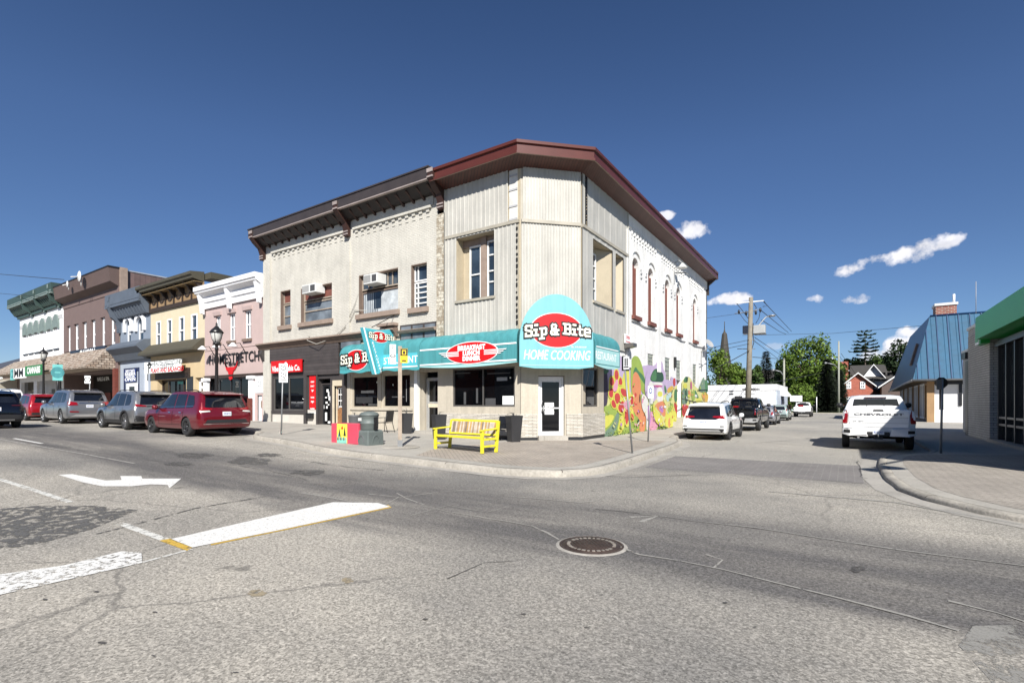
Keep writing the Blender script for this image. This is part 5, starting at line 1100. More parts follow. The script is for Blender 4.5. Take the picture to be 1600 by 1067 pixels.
mb = MB(); mb.pbox(PF, X0+.05, X1-.05, PF.z(330, 548), PF.z(330, 547), 0, .03, 'purple_stucco'); mb.pbox(PF, X0+.05, X1-.05, zs-.05, zs+.03, 0, .1, 'brown_panel'); part('belt_course', mb, b1)
mb = MB(); text_faces(mb, PF, 'HOMESTRETCH', (uF(328)+uF(406))/2, PF.z(367, 560), .05, .85, 'sign_black', off=.012, width=uF(406)-uF(328)); text_faces(mb, PF, 'MEAT MARKET', uF(367), PF.z(367, 569), .05, .25, 'sign_black', off=.015, width=1.3); part('lettering', mb, b1)
cx, cz = uF(361.5), PF.z(361.5, 579); s = .056
hp = [(-13,8),(-11,3),(-7,2),(7,2),(11,3),(14,8),(13,3),(9,-1),(6,-2),(4,-6),(3,-11),(0,-12),(-3,-11),(-4,-6),(-6,-2),(-9,-1)]
mb = MB(); mb.pprism(PF, [(cx+x*s, cz+y*s+.1) for x, y in hp], .02, .06, 'sign_red'); part('longhorn_emblem', mb, b1)
window(b1, PF, SF[0], SF[1], SF[2], SF[3], -.25, 'shop_black', 'glass_shop', .12, bars=(.22,.5,.72), name='shop_window')
mb = MB()
for px, w_ in ((324.5, .5), (395, .4)):
    mb = MB(); x = uF(px); mb.pbox(PF, x-w_/2, x+w_/2, .3, zs-.15, 0, .16, 'white_trim'); mb.pbox(PF, x-w_/2-.1, x+w_/2+.1, zs-.3, zs-.12, 0, .24, 'white_trim'); part('column', mb, b1)
mb = MB()
mb.pbox(PF, uF(395)-.24, uF(395)+.24, .3, 1.9, .16, .2, 'red_brick_plain'); part('column_base', mb, b1)
door(b1, PF, D1[0], D1[1], .55, D1[3], -.1, 'white_trim', [], fr='brown_panel', hs=-1); mb = MB(); mb.pbox(PF, D1[0]+.35, D1[1]-.25, 1.35, 1.75, -.1, -.02, 'sill_brown'); part('letter_plate', mb, b1)
mb = MB(); mb.pbox(PF, D1[0]-.1, D1[1]+.1, D1[3]+.12, zs-.15, 0, .03, 'white_trim'); text_faces(mb, PF, '23', (D1[0]+D1[1])/2, (D1[3]+zs)/2, .034, .4, 'grey_text'); part('transom_panel', mb, b1)
for px, py in ((332, 545), (354, 542), (380, 540)):
    x = uF(px); z = PF.z(px, py); mb = MB(); mb.tube([PF.P(x+.35, z-.5, 0), PF.P(x+.3, z+.1, .35), PF.P(x, z+.05, .6)], .025, 'black', 5); mb.lathe(PF.P(x, z-.1, .6), [(.06, .22), (.28, 0), (.26, -.02)], 'white_trim', 12); part('sign_lamp', mb, b1)
# --- yellow building ---
X0, X1 = uF(235.5), uF(320)-E_; zw = PF.z(313, 472); 
b2 = thing('yellow_building', ((X0+X1)/2, 16.05, .5), 'pale yellow two storey shop with dark cornice and white sign board', 'building')
wins = [rectF(a, 494, b, 0) for a, b in ((244.3,251.5),(261.3,269),(280,288.3),(298.8,308.5))]; zz0, zz1 = PF.z(298.7, 536), PF.z(298.7, 491.5)
wins = [(w[0], w[1], zz0, zz1) for w in wins]; zl = PF.z(235, 556); zs = PF.z(236, 592)
SF = (uF(246), uF(291), .6, zs-.1); SD = (uF(305), uF(318.5), .5, zs-.1)
mb = MB(); mb.wall(PF, X0, X1, zl+.6, zw+.1, [w+(.15,) for w in wins], 'yellow_stucco'); part('wall', mb, b2)
mb = MB(); mb.wall(PF, X0, X1, -.1, zl+.6, [SF+(.4,), SD+(.4,)], 'yellow_wall'); part('shopfront_wall', mb, b2); shell(b2, X0, X1, zw, 'yellow_stucco')
for w in wins:
    window(b2, PF, w[0], w[1], w[2], w[3], -.06, 'white_trim', 'glass_upper', .11, hbars=(.5,), depth=.08); mb = MB(); mb.pbox(PF, w[0]-.12, w[1]+.12, w[2]-.12, w[2]-.02, 0, .12, 'olive'); mb.pbox(PF, w[0]-.07, w[1]+.07, w[2]-.02, w[2]+.06, 0, .08, 'white_trim'); part('sill', mb, b2)
zt2 = 0
mb = MB(); mb.pbox(PF, X0, X1-.05, zw, zw+.28, 0, .12, 'brown_panel'); mb.pbox(PF, X0, X1-.05, zw+.28, zw+1.25, 0, .06, 'tan_panel')
n_ = 6
for i in range(n_):
    a = X0+.1+(X1-X0-.4)*i/n_; w_ = (X1-X0-.4)/n_
    for k in range(10):
        t0, t1 = math.pi*k/10, math.pi*(k+1)/10; c0 = a+w_/2
        mb.pprism(PF, [(c0+.42*w_*math.cos(t0), zw+1.12-.62*math.sin(t0)), (c0+.32*w_*math.cos(t0), zw+1.12-.5*math.sin(t0)), (c0+.32*w_*math.cos(t1), zw+1.12-.5*math.sin(t1)), (c0+.42*w_*math.cos(t1), zw+1.12-.62*math.sin(t1))], .06, .1, 'brown_panel')
    mb.pbox(PF, a-.05, a+.06, zw+.28, zw+1.25, .06, .14, 'brown_panel')
part('frieze', mb, b2)
mb = MB(); mb.extr(PF, [(0, zw+1.25), (.75, zw+1.4), (.75, zw+1.55), (.85, zw+1.62), (.85, zw+1.8), (0, zw+1.9)], X0-.4, X1-.05, 'olive'); mb.pbox(PF, X0-.5, X1-.1, zw+1.2, zw+1.24, .05, .6, 'soffit_tan'); mb.box(X1-.5, X1+.7, 16.1, 30, zw+1.4, zw+1.8, 'olive'); part('cornice', mb, b2)
for i in range(n_+1):
    x = X0+.15+(X1-X0-.4)*i/n_; mb = MB(); mb.extr(PF, [(.12, zw+.7), (.2, zw+.75), (.4, zw+1.1), (.68, zw+1.3), (.12, zw+1.22)], x-.07, x+.07, 'brown_panel'); part('bracket', mb, b2)
mb = MB(); mb.extr(PF, [(0, zl-.1), (.75, zl-.05), (.75, zl+.08), (.1, zl+.75), (0, zl+.75)], X0-.2, X1-.02, 'olive'); part('shop_canopy', mb, b2)
mb = MB(); mb.pbox(PF, uF(238), uF(293), PF.z(240, 584.5), PF.z(240, 567), .35, .5, 'sign_white'); sg = one('sign_board', mb, PF.P(uF(265), PF.z(240, 585), .4), 'white shop sign board with red and grey lettering on the yellow building', 'sign')
mb = MB(); za, zb_ = PF.z(240, 584.5), PF.z(240, 567); hh = zb_-za; xc = (uF(254)+uF(293))/2
text_faces(mb, PF, 'HEALTH RECYCLING', xc, za+hh*.78, .504, .4, 'grey_text', off=.01, width=4.6); text_faces(mb, PF, 'CENTER', xc, za+hh*.5, .504, .4, 'grey_text', off=.01, width=2.2); text_faces(mb, PF, 'PLANT AND BALANCED', xc, za+hh*.2, .504, .42, 'sign_red', off=.015, width=5.0); text_faces(mb, PF, 'P', uF(246), za+hh*.45, .504, 1.1, 'sign_black', off=.02); mb.pbox(PF, uF(242), uF(250), zb_-.25, zb_-.15, .5, .504, 'sign_black'); mb.pbox(PF, uF(253.7), uF(254.1), za, zb_, .5, .504, 'grey_text'); part('lettering', mb, sg)
window(b2, PF, SF[0], SF[1], SF[2], SF[3], -.35, 'brown_panel', 'glass_shop', .14, bars=(.25,.75), name='shop_window'); window(b2, PF, SD[0], SD[1], .5, zs-.2, -.3, 'white_trim', 'glass_shop', .2, bars=(.5,), hbars=(.8,), name='side_window')
mb = MB(); mb.pbox(PF, SF[0]-.2, SF[1]+.6, zs-.1, zs+.6, 0, .08, 'brown_panel'); mb.pbox(PF, uF(292.5), uF(302), .3, zs, .0, .03, 'shop_black'); part('shopfront_trim', mb, b2)
# --- blue building ---
X0, X1 = uF(187.5), uF(235.5)-E_; 
b3 = thing('blue_building', ((X0+X1)/2, 16.05, .5), 'narrow slate blue building with two white arched windows and a dark blue bracketed cornice', 'building')
zw = PF.z(190, 500); zc2 = PF.z(189, 546)
wins = [(uF(198.5), uF(204.5)), (uF(216), uF(224))]; zz0, zz1 = PF.z(198.5, 543), PF.z(198.5, 502)
mb = MB(); mb.wall(PF, X0, X1, zc2, zw, [(a, b, zz0, zz1, .15, (b-a)/2) for a, b in wins], 'blue_wall'); part('wall', mb, b3)
zs = PF.z(190, 566)
SG = (uF(193), uF(218), .6, PF.z(193, 576)); SDd = (uF(224), uF(231.5), .5, PF.z(224, 575))
mb = MB(); mb.wall(PF, X0, X1, -.1, zc2, [SG+(.1,), SDd+(.2,)], 'blue_pale'); part('shopfront_wall', mb, b3); shell(b3, X0, X1, zw, 'blue_wall')
for a, b in wins:
    hw = (b-a)/2; m_ = (a+b)/2
    window(b3, PF, a, b, zz0, zz1, -.1, 'white_trim', 'glass_upper', .12, hbars=(.5,), arch=hw); mb = MB()
    for k in range(10):
        t0, t1 = math.pi*k/10, math.pi*(k+1)/10; r0, r1 = hw+.12, hw+.45; zc_ = zz1-hw
        mb.pprism(PF, [(m_+r0*math.cos(t0), zc_+r0*math.sin(t0)), (m_+r1*math.cos(t0), zc_+r1*1.15*math.sin(t0)), (m_+r1*math.cos(t1), zc_+r1*1.15*math.sin(t1)), (m_+r0*math.cos(t1), zc_+r0*math.sin(t1))], 0, .14, 'white_trim')
    for s in (-1, 1): mb.pbox(PF, m_+s*(hw+.29)-.17, m_+s*(hw+.29)+.17, zc_-.5, zc_, 0, .14, 'white_trim')
    mb.pbox(PF, a-.35, b+.35, zz0-.22, zz0, 0, .2, 'white_trim'); part('window_surround', mb, b3)
cornice(b3, PF, X0-.8, X1, zw, zw+1.9, .75, 'blue_cornice', 'blue_cornice', 'blue_cornice', [X0+.1], 12, 'blue_cornice', bh=.7)
mb = MB(); mb.extr(PF, [(0, zs), (.25, zs+.05), (.5, zs+.5), (.75, zs+.75), (.9, zs+.9), (.9, zs+1.05), (.4, zs+1.45), (0, zs+1.5)], X0-.1, X1, 'blue_cornice'); part('shop_cornice', mb, b3)
window(b3, PF, SG[0], SG[1], SG[2], SG[3], -.06, 'navy', 'blue_pale', .25, name='shop_window')
mb = MB(); mb.pbox(PF, uF(196.5), uF(213), PF.z(196, 597), PF.z(196, 578), .02, .07, 'sign_blue'); sg = one('shop_sign', mb, PF.P(uF(205), PF.z(196, 597), .02), 'blue notice sign with white outline on the slate blue building', 'sign')
mb = MB(); zA, zB = PF.z(196, 597), PF.z(196, 578)
for k, t in enumerate(('RECORD', 'BARBER', 'SHOP & SPA', 'OPEN')): text_faces(mb, PF, t, uF(205), zB-(zB-zA)*(.16+.22*k), .074, .34, 'sign_white', off=.01, width=1.7+.3*(k % 2))
part('lettering', mb, sg)
mb = MB(); mb.pbox(PF, uF(198.5), uF(215), .9, PF.z(198, 599), -.02, .03, 'white_trim'); mb.pbox(PF, uF(203), uF(211), 1.5, PF.z(203, 604), .03, .05, 'glass_shop'); part('door_panel', mb, b3)
window(b3, PF, SDd[0], SDd[1], SDd[2], SDd[3], -.15, 'white_trim', 'white_trim', .15, name='white_door'); mb = MB(); mb.pbox(PF, uF(228), uF(231), PF.z(228, 595), PF.z(228, 578), -.1, -.08, 'glass_shop'); part('door_pane', mb, b3)
# --- brown building with deep fascia ---
X0, X1 = uF(99.5), uF(186.5)-E_; Z1_, Z2_ = PF.z(186, 457), PF.z(175, 416, .6)
b4 = thing('brown_building', ((X0+X1)/2, 16.05, .5), 'taupe two storey building with deep overhanging fascia and wooden shingle canopy over a dark entrance', 'building')
wx = [(104,110),(115,122.5),(128,135.5),(141.5,149),(156.5,164),(170.8,179.8)]; zz0, zz1 = PF.z(171, 539), PF.z(171, 493)
wins = [(uF(a), uF(b), zz0, zz1) for a, b in wx]; zcan = PF.z(100, 584); ENT = (uF(101), uF(181), .5, zcan-.1)
mb = MB(); mb.wall(PF, X0, X1, -.1, PF.z(175,416,.6)-.2, [w+(.3,) for w in wins]+[ENT+(2.2,)], 'brown_wall', rev='brown_wall'); part('wall', mb, b4)
for w in wins: window(b4, PF, w[0]+.05, w[1], w[2], w[3], -.22, 'white_trim', 'glass_upper', .22, hbars=(.48,)); mb = MB(); mb.pbox(PF, w[0]-.1, w[1]+.1, w[2]-.15, w[2]-.02, 0, .1, 'brown_panel'); part('sill', mb, b4)
zt4 = Z2_
mb = MB(); mb.box(X1-.25, X1, 16.051, 42, -.1, zt4-.1, 'brown_siding'); mb.box(X0, X0+.25, 16.051, 42, -.1, zt4-.1, 'brown_siding'); mb.box(X0+.25, X1-.25, 41.7, 42, -.1, zt4-.2, 'brown_wall'); part('side_wall', mb, b4)
mb = MB(); mb.box(X0+.25, X1-.25, 16.1, 41.7, zt4-.6, zt4-.45, 'roofing'); part('roof', mb, b4)
mb = MB(); mb.extr(PF, [(-.1, zt4-1.5), (.55, zt4-1.15), (.62, zt4-1.1), (.75, zt4), (-.1, zt4)], X0-.1, X1+.02, 'brown_fascia'); mb.pbox(PF, X0, X1, Z1_-.0, zt4-1.4, .0, .05, 'brown_wall'); part('fascia', mb, b4)
mb = MB(); mb.extr(PF, [(0, zt4), (.78, zt4), (.78, zt4+.1), (0, zt4+.1)], X0-.12, X1+.07, 'black'); mb.box(X1-.28, X1+.05, 16.3, 42, zt4-.1, zt4+.0, 'metal_edge'); part('coping', mb, b4)
mb = MB(); mb.pbox(PF, X1-.05, X1+.2, .5, zt4+.1, -.5, .0, 'sill_brown'); part('chimney_stack', mb, b4)
mb = MB()
zc4 = zcan
mb.extr(PF, [(0, zc4), (1.9, zc4), (1.9, zc4+.12), (.1, zc4+1.9), (0, zc4+1.9)], X0-.1, uF(180), 'cedar_shingle'); part('canopy', mb, b4)
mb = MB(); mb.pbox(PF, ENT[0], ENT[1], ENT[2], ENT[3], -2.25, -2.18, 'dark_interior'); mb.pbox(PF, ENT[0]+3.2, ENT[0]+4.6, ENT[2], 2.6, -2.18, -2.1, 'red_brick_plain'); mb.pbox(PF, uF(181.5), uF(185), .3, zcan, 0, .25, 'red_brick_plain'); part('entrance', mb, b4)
mb = MB(); text_faces(mb, PF, 'NAILS & SPA', uF(117), 3.9, -2.1, .5, 'sign_white', off=.01, width=3.0); part('interior_sign', mb, b4)
zA, zB = PF.z(110, 565, .3), PF.z(110, 548.5, .3)
mb = MB(); mb.pbox(PF, uF(109.5, .3), uF(164, .3), zA, zB, .15, .3, 'sign_navy'); sg = one('sign_board', mb, PF.P(uF(137), zA, .2), 'long dark navy sign board with white lettering above the shingle canopy', 'sign')
mb = MB(); text_faces(mb, PF, 'SAMSON', uF(137, .3), (zA+zB)/2, .304, .95, 'sign_white', off=.03, width=3.4); x = uF(126, .3); mb.pprism(PF, [(x-.5, (zA+zB)/2), (x, zA+.1), (x+.5, (zA+zB)/2), (x, zB-.1)], .3, .31, 'sign_cream'); mb.pprism(PF, [(x-.22, (zA+zB)/2), (x, zA+.35), (x+.22, (zA+zB)/2), (x, zB-.35)], .31, .315, 'sign_red'); part('lettering', mb, sg)
for px, py, s in ((127, 428, .8), (107.5, 440, .5)):
    p = PF.P(uF(px, 1), 0, 1); z = PF.z(px, py+4, 1); mb = MB(); c_ = Vector((p.x, p.y, z)); mb.tube([c_-Vector((0,0,s)), c_], .05, 'ac_white', 6)
    mb.grid([[c_+Vector((r*math.cos(a), -.3*s+r*r*.5, r*math.sin(a))) for a in [2*math.pi*k/16 for k in range(16)]] for r in (.02, .3*s, .55*s)], 'ac_white', True, True); mb.tube([c_, c_+Vector((.1, -.9*s, -.2))], .04, 'ac_white', 5)
    one('satellite_dish', mb, c_-Vector((0, 0, s)), 'larger white dish on the brown fascia roof' if s > .6 else 'smaller white dish on the brown roof, left of the larger one', 'satellite dish')
# --- white building with green cornice ---
X0, X1 = uF(31), uF(99.5)-E_; zw = PF.z(99, 478)
b5 = thing('white_building', ((X0+X1)/2, 16.05, .5), 'white two storey building with dark green cornice and six grey-hooded narrow windows', 'building')
wx = [(37.8,43.5),(46.3,52.3),(55,61.2),(64.5,71.3),(75,82),(85.3,92.3)]; zz0, zz1 = PF.z(86, 545), PF.z(86, 496)
wins = [(uF(a), uF(b)) for a, b in wx]
mb = MB(); mb.wall(PF, X0, X1, -.1, zw, [(a, b, zz0, zz1, .12, (b-a)/2) for a, b in wins]+[(uF(33), uF(96), .5, 3.9, .3)], 'white_wall'); part('wall', mb, b5); shell(b5, X0, X1, zw, 'white_wall')
for a, b in wins:
    window(b5, PF, a, b, zz0, zz1, -.08, 'white_trim', 'white_trim', .12, bars=(.5,), arch=(b-a)/2); m_ = (a+b)/2; hw = (b-a)/2
    mb = MB(); mb.pprism(PF, [(m_+(hw+.15)*math.cos(math.pi*k/10), zz1-hw+.05+(hw+.2)*math.sin(math.pi*k/10)) for k in range(11)]+[(m_-hw-.15, zz1-hw-.5), (m_-hw*.5, zz1-hw-.35), (m_+hw*.5, zz1-hw-.35), (m_+hw+.15, zz1-hw-.5)], .0, .14, 'grey_green'); part('window_hood', mb, b5); mb = MB(); mb.pbox(PF, a-.1, b+.1, zz0-.12, zz0, 0, .1, 'shop_black'); part('sill', mb, b5)
mb = MB()
for i in range(36): x = X0+.4+(X1-X0-.8)*i/35; mb.pbox(PF, x-.09, x+.09, zw-1.1, zw-.75, 0, .07, 'frieze_grey')
part('corbel_table', mb, b5)
cornice(b5, PF, X0-.6, X1-.1, zw+.3, zw+2.1, .9, 'green_cornice', 'green_cornice', 'grey_green', [X0+5, X0+9.3, X1-.8], 26, 'green_cornice', bh=.3)
mb = MB(); mb.pbox(PF, X0-.1, X1-.1, zw, zw+.35, 0, .2, 'green_cornice'); part('architrave', mb, b5)
mb = MB(); zc5 = PF.z(99, 572); mb.extr(PF, [(0, zc5-.6), (2.2, zc5-.6), (2.2, zc5-.45), (.1, zc5+1.1), (0, zc5+1.1)], X0-1.5, X1-.1, 'cedar_shingle'); part('canopy', mb, b5)
mb = MB(); mb.pbox(PF, uF(33), uF(96), .5, 3.9, -.32, -.28, 'glass_shop'); mb.pbox(PF, uF(53), uF(58), .4, 3.9, -.28, .02, 'white_trim'); mb.pbox(PF, uF(62), uF(88), .4, 3.9, -.28, 0, 'frieze_grey'); mb.pbox(PF, uF(81), uF(86), .6, 3.0, 0, .02, 'olive'); part('shopfront', mb, b5)
for a, b, y0, y1, m_, t, tm, lab in ((39, 66.5, 588, 572.5, 'sign_green', 'CANNABIS', 'sign_white', 'green shop sign with white lettering hung from the shingle canopy of the white building'), (20, 38.5, 592, 577, 'sign_white', 'MM', 'sign_black', 'white sign with bold black marks beside the green shop sign'), (16, 21, 594, 577, 'sign_cyan', 'O', 'teal', 'small cyan round-edged sign at the far left of the canopy signs')):
    n_ = 2.4; mb = MB(); mb.pbox(PF, uF(a, n_), uF(b, n_), PF.z(a, y0, n_), PF.z(a, y1, n_), n_-.12, n_, m_); sg = one('hanging_sign', mb, PF.P(uF(a, n_), PF.z(a, y0, n_), n_), lab, 'sign'); mb = MB(); text_faces(mb, PF, t, (uF(a, n_)+uF(b, n_))/2, (PF.z(a, y0, n_)+PF.z(a, y1, n_))/2, n_+.005, 1.1 if len(t) < 3 else .8, tm, off=.03, width=(uF(b, n_)-uF(a, n_))*.75); part('lettering', mb, sg)
# --- dark-roofed building at the far left ---
X1 = uF(31)-E_; X0 = X1-26
b6 = thing('gable_building', ((X0+X1)/2, 16.05, .6), 'dark grey roofed low building cut by the left edge of the picture', 'building')
zA = PF.z(28, 527); zE = PF.z(20, 575)
mb = MB(); mb.prism([(X1, 16.05, -.1), (X1, 16.05, zE), (X1, 24, zA), (X1, 32, zE), (X1, 32, -.1)], (-26, 0, 0), 'frame_brown'); part('wall', mb, b6)
mb = MB(); mb.prism([(X1+.4, 15.2, zE-.2), (X1+.4, 15.2, zE), (X1+.4, 24, zA+.35), (X1+.4, 32.6, zE), (X1+.4, 32.6, zE-.2), (X1+.4, 24, zA+.1)], (-26.8, 0, 0), 'dark_roof'); part('roof', mb, b6)
mb = MB(); mb.extr(PF, [(.01, 3.0), (2.6, 2.9), (2.6, 3.2), (.01, 4.4)], X0, X1-1, 'clad_trim'); part('awning', mb, b6)
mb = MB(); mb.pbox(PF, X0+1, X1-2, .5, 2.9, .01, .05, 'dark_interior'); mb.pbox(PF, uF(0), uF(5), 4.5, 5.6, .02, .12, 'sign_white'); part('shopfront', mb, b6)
# ================= right side of the side street and the background =================
brick('grey_brick', (.46,.45,.43), (.5,.49,.47), (.2,.19,.18), w=.3, h=.1, ms=.012, bump=.7); brick('red_brick', '#c4492c', '#d9603c', '#a98c7c', w=.3, h=.1, ms=.015, bump=.4); brick('chimney_brick', '#8a3523', '#a8523c', '#b3a091', w=.4, h=.14, ms=.03)
mk('bank_green', (.02,.33,.06), rough=.35, var=.04); mk('bank_green_dark', (.02,.36,.07), rough=.4, var=.04); stripes('blue_metal', (.007,.08,.16), (.003,.03,.065), 2.6, axis='X', rough=.6, bump=.6, sharp=.12, var=.05, xonly=True); mk('blue_metal_side', (.012,.05,.13), rough=.4, var=.05); mk('wood_trim', '#b08a5a', rough=.7); mk('white_render', (.66,.66,.66), rough=.7, var=.05)
stripes('trailer_white', (.66,.66,.66), (.46,.47,.48), 2.2, axis='X', rough=.5, sharp=.06, var=.03); mk('trailer_side', (.45,.5,.58), rough=.5); mk('house_roof', '#4a4744', rough=.9, var=.15); mk('house_roof_brown', '#6e625a', rough=.9, var=.12); mk('spire_slate', '#4b4640', rough=.8, var=.15); mk('church_brick', '#5a4236', rough=.8, var=.15)
glass('glass_bank', (.012,.016,.02), .01, .9); mk('pole_wood', '#8d8474', rough=.85, var=.25, vs=3, bump=.3, bs=20); mk('pole_concrete', '#a8a99b', rough=.8, var=.12); mk('galv', '#9a9c9e', rough=.45, metal=.4, var=.08); mk('transformer', '#b9bcbc', rough=.5)
# --- bank on the right corner ---
BX = 4.75
PB2 = Pl((BX, 0), (0, 1), (-1, 0)); by0, by1 = 13.2, 30.2
b = thing('bank_building', (BX+4, 20, .12), 'grey brick bank with tall dark windows and bright green fascia', 'building')
pu = lambda px, n=0: PB2.u(px, n)
zTop = PB2.z(1547, 497); yA, yB = PB2.u(1547), PB2.u(1513); yC = PB2.u(1503)
mb = MB(); mb.wall(PB2, yA, yB, -.1, zTop, [], 'grey_brick'); mb.box(BX, BX+.6, yA, yA+.01, -.1, zTop, 'grey_brick')
mb.box(BX+.35, BX+12, yB, yB+.3, -.1, 4.2, 'grey_brick'); mb.box(BX+.35, BX+.65, yB+.3, yB+3.4, -.1, 4.2, 'grey_brick'); mb.box(BX+11.7, BX+12, by0, yB, -.1, 4.2, 'grey_brick'); mb.box(BX+.35, BX+12, yB+3.4, yB+3.7, -.1, 4.2, 'grey_brick')
for k in range(46):
    z = .12+k*.1; 
    if z < zTop-.05: mb.box(BX-.018, BX, yA+.02, yB-.02, z, z+.062, 'grey_brick')
part('brick_wall', mb, b)
mb = MB(); mb.box(BX+.1, BX+12, by0, yB, zTop-.5, zTop-.3, 'roofing'); mb.box(BX-.05, BX+.5, yA-.05, yB+.1, zTop, zTop+.12, 'ac_white'); mb.box(BX+.3, BX+12, yB, yB+3.8, 4.2, 4.32, 'ac_white'); part('roof', mb, b)
mb = MB(); mb.box(BX-.02, BX+.33, yB+.002, yB+.6, .1, 3.6, 'shop_black'); mb.box(BX-.1, BX+.3, yB+.1, yB+1.0, 3.7, 4.0, 'shop_black'); part('recess_panel', mb, b)
mb = MB(); mb.box(BX+.28, BX+.32, by0+.1, yA, .2, 3.95, 'glass_bank'); mb.box(BX+.33, BX+11, by0+.1, by0+.14, .2, 3.95, 'glass_bank'); part('window_glass', mb, b)
mb = MB()
y = yA-.35
while y > by0: mb.box(BX+.16, BX+.28, y-.06, y+.06, .12, 3.95, 'shop_black'); y -= 1.15
for x in range(9): mb.box(BX+.5+x*1.3, BX+.62+x*1.3, by0-.02, by0+.1, .12, 3.95, 'shop_black')
for z in (.16, .78, 1.05): mb.box(BX+.18, BX+.26, by0, yA, z-.04, z+.04, 'anodised')
mb.box(BX+.1, BX+.3, by0, yA, 3.8, 4.0, 'shop_black'); part('window_mullions', mb, b)
yS = PB2.u(1544, .35); zg0, zg1 = PB2.z(1544, 527, .3), PB2.z(1547, 487, .3)
mb = MB(); mb.box(BX-.45, BX+.4, by0-.5, yA-.1, zg0+.05, zg1, 'bank_green_dark'); mb.box(BX+.4, BX+12, by0-.5, by0+.3, zg0+.05, zg1, 'bank_green_dark'); mb.box(BX-.3, BX-.02, yA-.1, yA+.9, zg0-.1, zg1-.2, 'bank_green'); part('fascia', mb, b)
mb = MB(); PD_ = Pl((0, 0), (0, 1), (-1, 0)); PD_.O = Vector((BX-.3, 0, 0)); zc_ = (zg0+zg1)/2-.15
mb.pbox(PD_, yA+.12, yA+.78, zc_-.42, zc_+.42, 0, .02, 'sign_white'); mb.pbox(PD_, yA+.2, yA+.36, zc_-.32, zc_+.32, .02, .03, 'bank_green'); mb.pbox(PD_, yA+.46, yA+.7, zc_-.32, zc_+.32, .02, .03, 'bank_green'); part('letter_sign', mb, b)
mb = MB(); mb.box(BX-.1, BX+.3, by0, yA, .05, .2, 'concrete'); part('sill', mb, b)
# --- blue mansard building ---
C0 = G(1451, 660, .05); PX_ = Pl((0, C0.y), (1, 0), (0, -1)); PX_.O = Vector((0, C0.y, 0)); ux = lambda px, n=0: PX_.u(px, n)
x0 = C0.x; zE = PX_.z(1435, 594, .8); x1 = x0+14; yb = C0.y+26
b = thing('mansard_building', (x0+6, C0.y+4, .1), 'building with tall blue ribbed metal mansard roof, white lower wall and brick chimney', 'building')
mb = MB(); mb.wall(PX_, x0, x1, -.1, zE, [], 'white_render'); mb.box(x0, x0+.2, C0.y+.002, yb, -.1, zE, 'frame_brown'); mb.box(x0+.2, x1, yb-.2, yb, -.1, zE, 'white_render'); part('wall', mb, b)
mb = MB(); mb.pbox(PX_, x0-.12, x0+.35, 0, zE-.1, .0, .1, 'wood_trim'); mb.pbox(PX_, ux(1498), ux(1503), 1.4, zE-.1, 0, .1, 'shop_black'); mb.pbox(PX_, x0+.35, x1, zE-.35, zE-.05, 0, .12, 'shop_black'); part('wall_trim', mb, b)
PL_ = Pl((x0, 0), (0, 1), (-1, 0))
k = 0; y = C0.y+.6
while y < yb-2:
    window(b, PL_, y, y+1.3, .3, zE-.2, -.0+.02, 'white_trim' if k % 3 else 'wood_trim', 'glass_shop', .13, depth=.06, name='shop_window'); y += 1.7 if k % 2 else 1.45; k += 1
zR = PX_.z(1453, 494, -1.4); run = PX_.u(1453, -1.4)-x0+.6
e0 = (x0-1.1, C0.y-1.0, zE); e1 = (x1, C0.y-1.0, zE); r0 = (x0+run-.6, C0.y+1.4, zR); r1 = (x1, C0.y+1.4, zR); e2 = (x0-1.1, yb, zE-.4); r2 = (x0+run-.6, yb-9, zR); e3=(x1, yb, zE)
mb = MB(); mb.face([e0, e1, r1, r0], 'blue_metal')
n_ = 22
for i in range(n_):
    t = (i+.5)/n_; xe = e0[0]+(e1[0]-e0[0])*t
    if xe > e1[0]-.1: continue
    xr = max(xe, r0[0]); tt = 0 if xe >= r0[0] else (r0[0]-xe)/(r0[0]-e0[0])
    top = Vector((xe, e0[1]+(r0[1]-e0[1])*(1-tt), zE+(zR-zE)*(1-tt))); bot = Vector((xe, e0[1], zE))
    mb.hexa([bot+Vector((-.03, -.06, 0)), bot+Vector((.03, -.06, 0)), bot+Vector((.03, .02, 0)), bot+Vector((-.03, .02, 0)), top+Vector((-.03, -.06, 0)), top+Vector((.03, -.06, 0)), top+Vector((.03, .02, 0)), top+Vector((-.03, .02, 0))], 'blue_metal_side')
part('front_roof', mb, b)
mb = MB(); m0 = (x0+.2, C0.y+8, (zE+zR)/2+1.8); m1 = (x0-.4, yb, zE+1.6)
mb.face([e0, r0, r2, e2], 'blue_metal_side'); mb.face([r0, r1, (x1, yb-9, zR), r2], 'roofing'); mb.face([r2, (x1, yb-9, zR), e3, e2], 'blue_metal_side'); mb.face([e0, e2, e3, e1], 'soffit_tan'); part('side_roof', mb, b)
mb = MB(); mb.tube([r0, r1], .09, 'blue_metal_side', 6); mb.tube([e0, e1], .09, 'galv', 6); mb.tube([e0, e2], .1, 'galv', 6); part('gutter', mb, b)
P_ = lambda t, s: Vector(e0).lerp(Vector(e2), t).lerp(Vector(r0).lerp(Vector(r2), t), s)
mb = MB(); mb.hexa([P_(.16,.28), P_(.2,.28), P_(.2,.28)+Vector((-.15,0,.1)), P_(.16,.28)+Vector((-.15,0,.1)), P_(.16,.62), P_(.2,.62), P_(.2,.62)+Vector((-.15,0,.1)), P_(.16,.62)+Vector((-.15,0,.1))], 'frame_brown'); part('dormer_slot', mb, b)
cx0 = PX_.at(1462, 0, -3)[0]; cx1 = PX_.at(1495, 0, -3)[0]; zc_ = PX_.z(1478, 477, -3)
